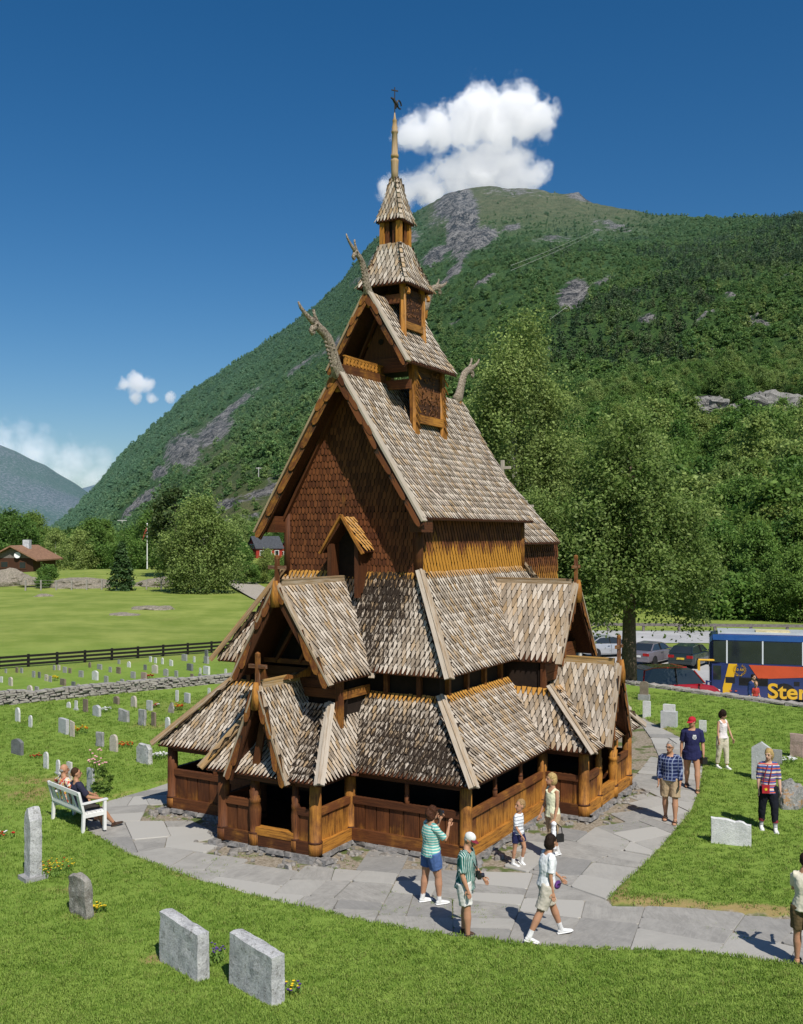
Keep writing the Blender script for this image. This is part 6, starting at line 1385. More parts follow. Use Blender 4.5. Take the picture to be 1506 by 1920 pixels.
house('red_house', 'smaller red annex with dark roof right of the red house', p, R(-30), 4.2, 5.0, 2.3, 4.0, M_RED, M_SLATE, [(0, -.8, 1.3, 1.0, 1.1), (0, .9, 1.3, 1.0, 1.1)], over=.35)
q = V((276 - 753) / F * 150, 150, gz(-38, 150)); fp = thing('flagpole', 'white flagpole with a limp red pennant in front of the trees', 'flagpole', q)
m = MB(); m.tube([V(0, 0, 0), V(0, 0, 6.6)], [.09, .05], 8); m.lathe(V(0, 0, 6.6), [(0, .05), (.08, .12), (.2, .1), (.26, 0)], 8); m.build('pole', M_WHT, fp)
m = MB(); m.add([V(-.05, 0, 6.3), V(-.3, .05, 5.9), V(-.55, 0, 5.0), V(-.75, .06, 4.3), V(-.9, 0, 4.0), V(-.55, .05, 4.6), V(-.3, 0, 5.2), V(-.05, .03, 5.7)], [(0, 1, 6, 7), (1, 2, 5, 6), (2, 3, 4, 5)]); m.build('pennant', plain('pennant_cloth', (.4, .06, .05), .8), fp)
M_POLE = plain('bleached_pole', (.5, .49, .46), .8)
def power_pole(label, px_, pyb, pyt, Y, twin=True, arm=1.6):
    b_ = at_depth(px_, pyb, Y); h = (pyb - pyt) / F * Y; t_ = thing('power_pole', label, 'power pole', b_, .2); r = max(.12, Y * .00042)
    for s_ in ((-1, 1) if twin else (0,)): m = MB(); m.tube([V(s_ * arm * .35, 0, -1), V(s_ * arm * .35, 0, h)], r, 6); m.build('pole', M_POLE, t_)
    m = MB(); m.beam(V(-arm, 0, h - .4), V(arm, 0, h - .4), r * 1.6, r * 1.6, up=V(0, 0, 1)); m.build('crossarm', M_POLE, t_)
power_pole('pale twin power pole standing among the trees on the right slope', 1266, 906, 861, 235)
power_pole('twin power pole high on the slope at the edge of the pines', 1206, 492, 476, 900, arm=3)
power_pole('twin power pole behind the birches at the left', 164, 1022, 1003, 480, arm=2)
power_pole('single pole at the foot of the scree on the left', 229, 1000, 975, 900, False, 4)
power_pole('pole on the grassy hillside left of the church gable', 485, 890, 876, 450, False, 1.2)
power_pole('short pole beside the left eave of the nave', 501, 978, 958, 330, False, .8)
py_ = at_depth(463, 742, 2000); pl = thing('pylon', 'lattice pylon on the left flank of the mountain', 'pylon', py_)
hh = 44 / F * 2000
for s_ in (-1, 1): m = MB(); m.beam(V(s_ * 5, 0, -5), V(s_ * .8, 0, hh), .9, .9); m.build('leg', M_POLE, pl)
for k in range(4): m = MB(); m.beam(V(-5 + k, 0, hh * k / 4), V(4 - k, 0, hh * (k + 1) / 4), .7, .7); m.build('brace', M_POLE, pl)
for z in (.72, .9): m = MB(); m.beam(V(-7, 0, hh * z), V(7, 0, hh * z), .8, .8, up=V(0, 0, 1)); m.build('crossarm', M_POLE, pl)
for lab, a_, b_2, Y0, Y1, r in (('upper pair of pale power lines across the slope', (958, 507), (1122, 434), 620, 1180, .07), ('pale power line descending to the pines', (1032, 598), (1112, 530), 420, 640, .05)):
    A_, B_ = at_depth(*a_, Y0), at_depth(*b_2, Y1); m = MB()
    for dz in ((0, 3.0) if 'pair' in lab else (0,)): m.tube([lerp(A_, B_, i / 8) + V(0, 0, dz - 4 * (i / 8) * (1 - i / 8)) for i in range(9)], r, 4)
    tag(m.build('power_line', M_POLE), lab, 'power line')
# roadside guard rail
m = MB()
A_, B_ = V(3, 89, PARK_Z), V(60, 83, PARK_Z)
gr = thing('guard_rail', 'low wooden guard rail on the far side of the road', 'guard rail', A_)
D = B_ - A_
for k in range(20): m = MB(); m.beam(D * (k / 19) - V(0, 0, .2), D * (k / 19) + V(0, 0, .75), .2, .2); m.build('post', M_GRYW, gr)
m = MB(); m.beam(V(0, -.1, .62), D + V(0, -.1, .62), .08, .25, up=V(0, 0, 1)); m.build('rail', M_GRYW, gr)
# ================================================================== PEOPLE
def skin(name, c): 
    t = NT(name); p = t.obj(); t.col(t.mix(t.noise(p, 9, 3, .6), tuple(x * .85 for x in c), c)); t.b.inputs['Roughness'].default_value = .55
    t.b.inputs['Subsurface Weight'].default_value = .0; return t.m
SK = skin('skin', (.56, .32, .21)); SKT = skin('tanned_skin', (.47, .245, .145)); SKP = skin('pale_skin', (.6, .37, .26))
def cloth(name, base, kind=None, cols=(), freq=30, duty=.5, f2=0):
    t = NT(name); p = t.obj(); s_ = t.sep(p); n = t.noise(p, 26, 4, .6); c = base
    def wave(v, fr, d): return t.ramp(t.math('SINE', t.math('MULTIPLY', v, fr * 6.283)), d - .15, d + .15)
    if kind == 'h':      # horizontal stripes
        c = t.mix(wave(s_[2], freq, 1 - 2 * duty), base, cols[0])
        if len(cols) > 1: c = t.mix(wave(s_[2], freq / 2.7, .55), c, cols[1])
        if len(cols) > 2: c = t.mix(wave(t.math('ADD', s_[2], .031), freq / 1.9, .6), c, cols[2])
    elif kind == 'v': c = t.mix(wave(t.math('ADD', s_[1], t.math('MULTIPLY', s_[0], .9)), freq, 1 - 2 * duty), base, cols[0])
    elif kind == 'plaid':
        c = t.mix(wave(s_[2], freq, .3), base, cols[0]); c = t.mix(t.math('MULTIPLY', wave(t.math('ADD', s_[1], t.math('MULTIPLY', s_[0], .8)), freq, .3), .7), c, cols[0]); c = t.mix(wave(s_[2], freq, .95), c, cols[1]); c = t.mix(wave(t.math('ADD', s_[1], t.math('MULTIPLY', s_[0], .8)), freq, .9), c, cols[1])
    elif kind == 'blotch': c = t.mix(t.ramp(t.noise(p, freq, 2, .5), .52, .56), base, cols[0]); c = t.mix(t.ramp(t.noise(p, freq * 1.3, 2, .5), .58, .61), c, cols[1])
    c = t.mix(t.math('MULTIPLY', t.ramp(n, .35, .65), .1), c, (.01, .01, .01)); t.col(c); t.b.inputs['Roughness'].default_value = .85; t.b.inputs['Specular IOR Level'].default_value = .15; return t.m  # faint dark noise paints the shade of cloth folds
def loft(m, rings, n=14, fwd=V(1, 0, 0), lat=V(0, 1, 0)):
    vs = []; 
    for c, rf, rl in rings:
        for k in range(n):
            a = 2 * math.pi * k / n; vs.append(Vector(c) + fwd * rf * math.cos(a) + lat * rl * math.sin(a))
    fs = [(i * n + k, i * n + (k + 1) % n, (i + 1) * n + (k + 1) % n, (i + 1) * n + k) for i in range(len(rings) - 1) for k in range(n)]
    fs += [tuple(reversed(range(n))), tuple(range((len(rings) - 1) * n, len(rings) * n))]; m.add(vs, fs)
def ball(m, c, rx, ry, rz_, n=10, rot=None):
    vs = []; c = Vector(c); k = n
    for i in range(1, k):
        th = math.pi * i / k
        for j in range(n + 2):
            ph = 2 * math.pi * j / (n + 2); q = Vector((rx * math.sin(th) * math.cos(ph), ry * math.sin(th) * math.sin(ph), rz_ * math.cos(th))); vs.append(c + (rot @ q if rot else q))
    N_ = n + 2; fs = [((i) * N_ + j, (i + 1) * N_ + j, (i + 1) * N_ + (j + 1) % N_, i * N_ + (j + 1) % N_) for i in range(k - 2) for j in range(N_)]
    q = Vector((0, 0, rz_)); q = rot @ q if rot else q; vs += [c + q, c - q]; b = len(vs)
    fs += [(b - 2, j, (j + 1) % N_) for j in range(N_)] + [(b - 1, (k - 2) * N_ + (j + 1) % N_, (k - 2) * N_ + j) for j in range(N_)]
    m.add(vs, fs)
def fuse(m, voxel, fold=0.0, seed=0, smooth=2):
    """join overlapping volumes into one continuous surface; returns verts, faces"""
    me = bpy.data.meshes.new('tmp'); me.from_pydata(m.v, [], m.f); o = bpy.data.objects.new('tmp', me); COL.objects.link(o)
    md = o.modifiers.new('r', 'REMESH'); md.mode = 'VOXEL'; md.voxel_size = voxel
    if smooth: sm = o.modifiers.new('s', 'SMOOTH'); sm.iterations = smooth; sm.factor = .5
    dg = bpy.context.evaluated_depsgraph_get(); e = o.evaluated_get(dg); em = e.to_mesh()
    vs = [v.co.copy() for v in em.vertices]; nr = [v.normal.copy() for v in em.vertices]; fs = [list(p.vertices) for p in em.polygons]; e.to_mesh_clear(); bpy.data.objects.remove(o); bpy.data.meshes.remove(me)
    if fold: vs = [v + n_ * fold * (noise.noise(Vector((v.x * 14, v.y * 14, v.z * 7)) + V(seed, seed, 0)) + .5 * noise.noise(v * 30 + V(seed, 0, 0))) for v, n_ in zip(vs, nr)]
    return vs, fs
def emit(name, vs, fs, mat_, root, extra=None, mats2=()):
    m = MB(); m.add(vs, fs)
    if extra:
        for v_, f_, mi in extra: m.add(v_, f_, (.5, 0, 0), mi)
    return m.build(name, [mat_] + list(mats2), root, True)
def dirv(a, lat=0): v = V(math.sin(a), lat, -math.cos(a)); return v.normalized()
M_EYE = plain('eye_dark', (.03, .02, .015), .3); M_LIP = plain('lip', (.32, .1, .08), .6); M_SHOE_W = plain('white_shoe', (.72, .72, .7), .6, .1, 20); M_SOLE = plain('sole_rubber', (.06, .055, .05), .8); M_SAND = plain('sandal_leather', (.06, .032, .02), .6)
HAIR = {k: plain('hair_' + k, c, .7, .6, 70, .15) for k, c in dict(dark=(.02, .011, .007), brown=(.055, .028, .014), auburn=(.06, .022, .01), blond=(.42, .29, .12), grey=(.3, .28, .26), sandy=(.32, .2, .09)).items()}
def person(label, pos, yaw, H, legs=((.3, .15), (-.25, .3)), arms=((.15, .1, .3, .0), (-.1, .1, .3, .0)), lean=.03, head=(0, 0), top=None, bottom=None, hair=('dark', 'short'), sk=SK, build=1.0, shoe='white', sleeve=.75, hem=.5, leg_to=.33, sit=None, cap=None, fem=False, socks=None, neckline=.0, child=False, skirt=False, splay=.03, toe=(0, 0), z_off=0.0):
    root = thing('person', label, 'person', pos, yaw); B = build; hz = .52 if not child else .48; hd = 1.0 if not child else 1.28
    # --- skeleton
    hipz = hz; sp = V(math.sin(lean), 0, math.cos(lean)); pel = V(0, 0, hipz) if sit is None else V(0, 0, sit / H + .06)
    J = {}
    for i, s_ in enumerate((1, -1)):
        sw, fl = legs[i]; hip = pel + V(0, s_ * .052 * B, -.01); L1, L2 = (.235, .235) if not child else (.215, .21); k = hip + dirv(sw, s_ * splay) * L1; a = k + dirv(sw - fl, s_ * splay * .4) * L2; J[i] = (hip, k, a, sw - fl)
    foot_z = .042
    dz = 0 if sit is not None else foot_z - min(J[0][2].z, J[1][2].z)
    if sit is None:
        for i in (0, 1): J[i] = tuple(q + V(0, 0, dz) if isinstance(q, Vector) else q for q in J[i])
        pel = pel + V(0, 0, dz)
    S_ = lambda v: v * H
    T = lambda up, f=0, l=0: pel + sp * up + V(math.cos(lean), 0, -math.sin(lean)) * f + V(0, l, 0)
    sh_w = (.083 if fem else .094) * (.9 if child else 1) * (B ** .5); shz = .30 if not child else .26
    fw = V(math.cos(lean), 0, -math.sin(lean))
    m = MB()
    tor = [(-.045, .05, .07), (.0, .068, .094 if not fem else .1), (.045, .066, .088), (.1, .06, .078 if not fem else .07), (.16, .064, .085 if not fem else .078), (.215, .068, .088 if not fem else .08), (.26, .058, .09 if not fem else .08), (.295, .04, .072), (.315, .029, .045), (.35, .027, .03)]
    if child: tor = [(u_ * .87, a_ * .95, b_ * .92) for u_, a_, b_ in tor]
    belly = (B - 1) * .5
    rings = lambda infl, u0, u1: [(S_(T(u_, (belly * .05 if .02 < u_ < .2 else 0))), S_(rf * B + (belly * .05 if .02 < u_ < .2 else 0) + infl), S_(rl * B + infl)) for u_, rf, rl in tor if u0 <= u_ <= u1]
    loft(m, rings(0, -1, 1), 14, fw)
    hc = T(shz + .02 + .09 * hd, .012 + .01 * hd); hy, hp = head; Rh = Matrix.Rotation(hy, 3, 'Z') @ Matrix.Rotation(hp, 3, 'Y')
    nk = T(shz + .0); hd_ = lambda x, y, z: S_(hc + Rh @ V(x, y, z) * hd)
    m.tube([S_(nk), hd_(-.012, 0, -.03)], [S_(.031) * (1 if not fem else .85), S_(.03) * (1 if not fem else .85)], 10)
    ball(m, hd_(0, 0, .008), S_(.052 * hd), S_(.042 * hd), S_(.058 * hd), 12, Rh); ball(m, hd_(.016, 0, -.026), S_(.034 * hd), S_(.033 * hd), S_(.04 * hd), 10, Rh); ball(m, hd_(.036, 0, -.048), S_(.014 * hd), S_(.018 * hd), S_(.013 * hd), 8, Rh)
    m.tube([hd_(.045, 0, .012), hd_(.06, 0, -.008), hd_(.066, 0, -.015), hd_(.048, 0, -.02)], [S_(.007 * hd), S_(.009 * hd), S_(.0095 * hd), S_(.008 * hd)], 6)
    ball(m, hd_(.045, 0, .016), S_(.009 * hd), S_(.03 * hd), S_(.006 * hd), 8, Rh)
    for s_ in (1, -1): ball(m, hd_(-.004, s_ * .043, -.003), S_(.012 * hd), S_(.005 * hd), S_(.018 * hd), 8, Rh)
    ex = []
    AR = []
    for i, s_ in enumerate((1, -1)):
        hip, k, a, an = J[i]; thin = .9 if fem else 1
        m.tube([S_(hip + V(0, 0, .02)), S_(lerp(hip, k, .35)), S_(lerp(hip, k, .75)), S_(k), S_(lerp(k, a, .3)), S_(lerp(k, a, .7)), S_(a)], [S_(x * B ** .7 * (.85 if child else 1)) for x in (.054, .053, .041, .033, .036, .025, .019)], 12)
        A, abd, el, inn = arms[i]; sh = T(shz - .02, 0, s_ * sh_w * B ** .4); ua = V(math.sin(A) * math.cos(abd), s_ * math.sin(abd), -math.cos(A) * math.cos(abd)); L1, L2 = (.17, .145) if not child else (.155, .13)
        e_ = sh + ua * L1; fd = V(math.sin(A + el), -s_ * inn + s_ * math.sin(abd) * .5, -math.cos(A + el)).normalized(); w_ = e_ + fd * L2; AR.append((sh, e_, w_, fd))
        tn = (.82 if fem else 1) * (.8 if child else 1) * B ** .5
        m.tube([S_(sh - ua * .01), S_(lerp(sh, e_, .4)), S_(e_), S_(lerp(e_, w_, .35)), S_(w_)], [S_(x * tn) for x in (.03, .029, .022, .023, .0145)], 10)
        # palm and fingers
        fl_ = (fd + V(0, 0, -.15)).normalized(); sd = fl_.cross(V(0, s_, 0)).normalized() if abs(fl_.dot(V(0, 1, 0))) < .95 else V(1, 0, 0); wd = sd; pn = fl_.cross(wd)
        p0 = w_ + fl_ * .008; p1 = w_ + fl_ * .046
        m.tube([S_(w_), S_(p0), S_(lerp(p0, p1, .5)), S_(p1)], [S_(.0135 * tn), S_(.019), S_(.0225), S_(.02)], 8, sq=.5, ref=wd)
        for j in range(4):
            o_ = wd * (-.0165 + .011 * j); ln = (.032, .042, .045, .037)[j]; q0 = p1 + o_ * .95 - fl_ * .006; q1 = q0 + fl_ * ln * .55 + pn * s_ * .004; q2 = q1 + (fl_ * .75 + pn * s_ * .65).normalized() * ln * .5
            mm = MB(); mm.tube([S_(q0), S_(q1), S_(q2)], [S_(.0055), S_(.0052), S_(.004)], 6); ex.append((mm.v, mm.f, 0))
        q0 = p0 + wd * .016; q1 = q0 + (wd * .7 + fl_ * .7).normalized() * .026; q2 = q1 + fl_ * .022; mm = MB(); mm.tube([S_(q0), S_(q1), S_(q2)], [S_(.008), S_(.0062), S_(.0045)], 6); ex.append((mm.v, mm.f, 0))
    vs, fs = fuse(m, .0125 * H / 1.7)
    for s_ in (1, -1):
        mm = MB(); ball(mm, hd_(.0445, s_ * .018, .006), S_(.0075 * hd), S_(.009 * hd), S_(.006 * hd), 6); ex.append((mm.v, mm.f, 1))
        mm = MB(); mm.tube([hd_(.05, s_ * .008, .019), hd_(.049, s_ * .02, .0215), hd_(.042, s_ * .03, .018)], S_(.0035), 5); ex.append((mm.v, mm.f, 3))
    mm = MB(); mm.tube([hd_(.047, .014, -.033), hd_(.0525, 0, -.0325), hd_(.047, -.014, -.033)], S_(.0042), 5); ex.append((mm.v, mm.f, 2))
    emit('body', vs, fs, sk, root, ex, (M_EYE, M_LIP, HAIR[hair[0]]))
    # --- shirt
    g = .0085
    if top:
        m = MB(); h0 = hem - hipz; loft(m, [(S_(T(h0, belly * .03)), S_(.071 * B + g * 1.6 + belly * .04), S_(.1 * B + g * 1.2))] + [(c, a_, b_) for c, a_, b_ in rings(g, max(h0 + .02, .0), .302 - neckline)], 16, fw)
        if sleeve > 0:
            m.tube([S_(AR[0][0] + V(0, .004, .0)), S_(T(shz - .002, -.004)), S_(AR[1][0] - V(0, .004, .0))], [S_(.036 * B ** .5 * (.8 if child else 1)), S_(.03), S_(.036 * B ** .5 * (.8 if child else 1))], 10)
            for i in (0, 1):
                sh, e_, w_, fd = AR[i]; ua = (e_ - sh).normalized(); tn = (.85 if fem else 1) * (.82 if child else 1) * B ** .5; pts = [sh - V(0, (1, -1)[i] * .03, -.004), sh + ua * .01]; rad = [.037 * tn, .041 * tn]
                if sleeve <= 1: pts += [lerp(sh, e_, sleeve * .6), lerp(sh, e_, sleeve)]; rad += [.037 * tn, .0385 * tn]
                else: pts += [lerp(sh, e_, .6), e_, lerp(e_, w_, (sleeve - 1) * .5), lerp(e_, w_, sleeve - 1)]; rad += [.035 * tn, .031 * tn, .03 * tn, .025 * tn]
                m.tube([S_(q) for q in pts], [S_(r) for r in rad], 12)
        if sleeve == 0:
            for s_ in (1, -1): m.tube([S_(T(.26, .05, s_ * .05)), S_(T(.305, .01, s_ * .058)), S_(T(.26, -.045, s_ * .05))], S_(.02), 8)
        vs, fs = fuse(m, .0135 * H / 1.7, .011, int(H * 1000) % 37); emit('top' if sleeve == 0 else 'shirt', vs, fs, top, root)
    # --- shorts, trousers, skirt
    if bottom:
        m = MB(); loft(m, [(c, a_, b_) for c, a_, b_ in rings(g * .7, -.05, .08)], 14, fw)
        if skirt: k0 = lerp(J[0][1], J[1][1], .5); loft(m, [(S_(pel + V(0, 0, .05)), S_(.07 * B), S_(.098 * B)), (S_(lerp(pel, k0, .5)), S_(.078), S_(.1)), (S_(lerp(pel, k0, leg_to)), S_(.085), S_(.1))], 14)
        for i in (0, 1):
            hip, k, a, an = J[i]; pts = [hip + V(0, 0, .03), lerp(hip, k, .4)]; rad = [.066, .063]
            if leg_to <= 1: pts += [lerp(hip, k, leg_to * .85), lerp(hip, k, leg_to)]; rad += [.058, .06]
            else: pts += [lerp(hip, k, .8), k, lerp(k, a, .5), lerp(k, a, leg_to - 1)]; rad += [.052, .048, .041, .038]
            m.tube([S_(q) for q in pts], [S_(r * B ** .7 * (.88 if child else 1)) for r in rad], 12)
        vs, fs = fuse(m, .0135 * H / 1.7, .011, 5 + int(H * 1000) % 31); emit('skirt' if skirt else 'shorts' if leg_to <= 1.2 else 'trousers', vs, fs, bottom, root)
    # --- feet
    for i in (0, 1):
        hip, k, a, an = J[i]; pt = toe[i]; f = V(math.cos(pt), 0, math.sin(pt)); u_ = V(-math.sin(pt), 0, math.cos(pt)); B0 = a - u_ * .03
        m = MB(); m.tube([S_(a + u_ * .012), S_(a - u_ * .01)], [S_(.024), S_(.026)], 10); loft(m, [(S_(B0 - f * .035 + u_ * .004), S_(.012), S_(.012)), (S_(B0 - f * .02 + u_ * .006), S_(.02), S_(.021)), (S_(B0 + f * .04 + u_ * .002), S_(.02), S_(.025)), (S_(B0 + f * .085 - u_ * .004), S_(.0125), S_(.027)), (S_(B0 + f * .112 - u_ * .006), S_(.008), S_(.016))], 10, u_)
        vs, fs = fuse(m, .011 * H / 1.7)
        if shoe == 'sandal':
            emit('foot', vs, fs, sk, root); m = MB()
            for x, r in ((.02, .025), (.075, .024)): m.tube([S_(B0 + f * x + V(0, .027 * math.cos(t_), 0) + u_ * (r * math.sin(t_) * .95 + .001)) for t_ in (0, .6, 1.2, 1.9, 2.5, 3.14)], S_(.008), 5)
            loft(m, [(S_(B0 - u_ * .014 - f * .04), S_(.008), S_(.018)), (S_(B0 - u_ * .014), S_(.008), S_(.024)), (S_(B0 - u_ * .014 + f * .08), S_(.008), S_(.03)), (S_(B0 - u_ * .014 + f * .118), S_(.006), S_(.016))], 8, u_); m.build('sandal', M_SAND, root)
        else:
            sh_m = {'white': M_SHOE_W, 'dark': M_SAND}[shoe]; so_ = emit('shoe', [v for v in vs], fs, sh_m, root)
            m = MB(); loft(m, [(S_(B0 - u_ * .014 - f * .042), S_(.009), S_(.02)), (S_(B0 - u_ * .014), S_(.009), S_(.026)), (S_(B0 - u_ * .014 + f * .085), S_(.008), S_(.031)), (S_(B0 - u_ * .012 + f * .118), S_(.008), S_(.017))], 8, u_); o_ = m.build('sole', M_SOLE if shoe != 'white' else M_SHOE_W, root); o_.parent = so_
        if socks: m = MB(); m.tube([S_(a - u_ * .01), S_(lerp(a, k, .28))], [S_(.0245), S_(.026)], 10); m.build('sock', socks, root)
    # --- hair and cap
    hk, hs_ = hair; hm = HAIR[hk]
    if cap:
        m = MB(); ball(m, hd_(-.022, 0, -.006), S_(.034 * hd), S_(.0445 * hd), S_(.032 * hd), 10, Rh); vs, fs = fuse(m, .011); emit('hair', vs, fs, hm, root)
    elif hs_ != 'bald' :
        m = MB(); th = 1.12 if hs_ in ('short', 'thin') else 1.32 if hs_ == 'curly' else 1.2
        ball(m, hd_(-.012, 0, .022), S_(.05 * hd * th), S_(.0405 * hd * th), S_(.05 * hd * th), 12, Rh)
        if hs_ in ('bob', 'curly', 'long'):
            ball(m, hd_(-.03, 0, -.008), S_(.042 * hd * th), S_(.044 * hd * th), S_(.055 * hd * th), 12, Rh)
        if hs_ == 'curly': ball(m, hd_(-.025, .03, -.02), S_(.03 * hd), S_(.03 * hd), S_(.05 * hd), 10, Rh); ball(m, hd_(-.025, -.03, -.02), S_(.03 * hd), S_(.03 * hd), S_(.05 * hd), 10, Rh)
        if hs_ == 'long': ball(m, hd_(-.034, 0, -.045), S_(.024 * hd), S_(.04 * hd), S_(.055 * hd), 12, Rh); 
        if hs_ in ('short', 'thin'): ball(m, hd_(-.03, 0, -.0), S_(.033 * hd), S_(.042 * hd), S_(.042 * hd), 10, Rh)
        vs, fs = fuse(m, .011 * H / 1.7, .0 if hs_ == 'thin' else .022 if hs_ == 'curly' else .009, 3); emit('hair', vs, fs, hm, root)
    else:
        m = MB(); ball(m, hd_(-.026, 0, -.008), S_(.036 * hd), S_(.044 * hd), S_(.026 * hd), 10, Rh); vs, fs = fuse(m, .011); emit('hair', vs, fs, hm, root)
    if cap:
        m = MB(); dome = [(-.03 + .0, 0)]; ball(m, hd_(-.004, 0, .026), S_(.057 * hd), S_(.0485 * hd), S_(.047 * hd), 12, Rh); c_ = emit('cap', m.v, m.f, cap[0], root)
        m = MB(); vs = []; n = 9
        for r, dz_ in ((.05, .022), (.098, .008)):
            for j in range(n): A = -1.15 + 2.3 * j / (n - 1); vs.append(hd_(-.004 + math.cos(A) * r * (1.0 if r < .06 else 1.0), math.sin(A) * .047 * (1 if r < .06 else .98), dz_ + .006 * math.cos(A)))
        vs += [v - S_(V(0, 0, .004)) for v in vs]; fs = [(j, j + 1, n + j + 1, n + j) for j in range(n - 1)] + [(2 * n + j, 3 * n + j, 3 * n + j + 1, 2 * n + j + 1) for j in range(n - 1)] + [(n + j, n + j + 1, 3 * n + j + 1, 3 * n + j) for j in range(n - 1)]
        m.add(vs, fs); b_ = m.build('brim', cap[1], root); b_.parent = c_
    root['_'] = 0; del root['_']
    return root, dict(J=J, AR=AR, T=T, S=S_, hd=hd_)
def gp(px_, py_, z=.035): p = ground_at(px_, py_, z); return p
M_DENIM = cloth('denim', (.07, .13, .3)); M_KHAKI = cloth('khaki', (.42, .31, .19)); M_WSHORT = cloth('white_cotton', (.62, .61, .57)); M_WT = cloth('white_tee', (.76, .77, .78)); M_NAVY = cloth('navy_cotton', (.02, .022, .075)); M_BLACKJ = cloth('black_jeans', (.012, .013, .02)); M_CREAM = cloth('cream_trousers', (.6, .54, .42)); M_YEL = cloth('pale_yellow_top', (.72, .72, .5)); M_OLIVE = cloth('olive_skirt', (.13, .09, .045)); M_CRT = cloth('cream_tee', (.68, .63, .5)); M_DNAVY = cloth('dark_navy_shirt', (.03, .03, .055))
M_GST = cloth('green_striped', (.13, .42, .38), 'h', ((.62, .66, .56),), 22, .35); M_GV = cloth('green_polo', (.025, .15, .13), 'v', ((.6, .66, .6),), 24, .22); M_PL = cloth('blue_plaid', (.012, .02, .075), 'plaid', ((.05, .07, .17), (.3, .34, .44)), 13); M_BOY = cloth('boy_tee', (.72, .74, .76), 'h', ((.3, .31, .33),), 16, .2)
M_TEEN = cloth('striped_tee', (.07, .09, .22), 'h', ((.6, .12, .07), (.72, .62, .5), (.05, .1, .35)), 22, .5); M_LILAC = cloth('pale_pink_top', (.72, .66, .66)); M_HAW = cloth('patterned_shirt', (.66, .6, .5), 'blotch', ((.5, .06, .04), (.75, .5, .08)), 13); M_MAROON = plain('maroon_cloth', (.2, .02, .035), .8); M_CAPR = plain('red_cap', (.42, .015, .03), .8); M_CAPW = plain('white_cap', (.68, .68, .66), .8); M_PURP = plain('purple_nylon', (.1, .03, .17), .6); M_BLKL = plain('black_leather', (.014, .013, .013), .45, .3, 12, .5); M_SOCKW = plain('white_sock', (.72, .71, .69), .9); M_REDB = plain('red_bag', (.4, .02, .03), .7); M_LENS = plain('lens_glass', (.02, .02, .03), .1, .1, 3, .8); M_STSOCK = cloth('striped_sock', (.7, .7, .7), 'h', ((.08, .08, .12),), 34, .4)
D_ = math.radians
# woman taking a picture
r, k = person('woman in green striped shirt and denim shorts raising a camera to her eyes', gp(808, 1692), D_(25), 1.66, legs=((-.12, .02), (.22, .18)), arms=((.75, .22, 2.05, .3), (.7, .25, 2.1, .32)), lean=.0, head=(0, 0), top=M_GST, bottom=M_DENIM, hair=('auburn', 'curly'), sk=SKT, build=1.22, fem=True, sleeve=.85, hem=.5, leg_to=.62, socks=M_SOCKW)
w_ = (k['AR'][0][2] + k['AR'][1][2]) / 2; cpos = k['hd'](.085, 0, .0); cm = thing('camera', 'small camera held up to the eyes by the woman in green stripes', 'camera', r.location + Matrix.Rotation(r.rotation_euler.z, 3, 'Z') @ cpos, r.rotation_euler.z)
def camera_parts(cm, s_=1.0):
    m = MB(); m.box((0, 0, 0), (.05 * s_, .13 * s_, .08 * s_)); m.box((0, 0, .045 * s_), (.04 * s_, .04 * s_, .025 * s_)); m.build('camera_body', M_BLKL, cm)
    m = MB(); m.lathe(V(.025 * s_, 0, -.005), [(0, .032 * s_), (.05 * s_, .032 * s_), (.055 * s_, .028 * s_), (.052 * s_, .0)], 14, axis=V(1, 0, 0)); m.build('lens', M_LENS, cm)
camera_parts(cm, .9)
# man with cap
r, k = person('man in green vertically striped polo and white shorts wearing a white cap', gp(872, 1756), D_(-18), 1.66, legs=((-.05, .05), (.16, .12)), arms=((.2, .12, .7, .35), (-.05, .16, .45, .0)), lean=.06, head=(-.1, .42), top=M_GV, bottom=M_WSHORT, hair=('grey', 'short'), sk=SKT, build=1.2, sleeve=.9, hem=.47, leg_to=.78, shoe='dark', cap=(M_CAPW, M_MAROON))
q = r.location + Matrix.Rotation(r.rotation_euler.z, 3, 'Z') @ (k['S'](k['T'](.09, .13, -.01))); cm = thing('camera', 'black camera with long lens hanging at the belly of the capped man', 'camera', q, r.rotation_euler.z + .5); camera_parts(cm, 1.15)
m = MB(); Mi = Matrix.Rotation(-.5, 3, 'Z')
for s_ in (1, -1): m.tube([V(0, s_ * .07, .03), Mi @ (k['S'](k['T'](.2, .09, s_ * .05)) - k['S'](k['T'](.09, .13, -.01))), Mi @ (k['S'](k['T'](.3, .04, s_ * .06)) - k['S'](k['T'](.09, .13, -.01))), Mi @ (k['S'](k['T'](.325, -.03, s_ * .04)) - k['S'](k['T'](.09, .13, -.01)))], .009, 5)
m.build('strap', M_BLKL, cm)
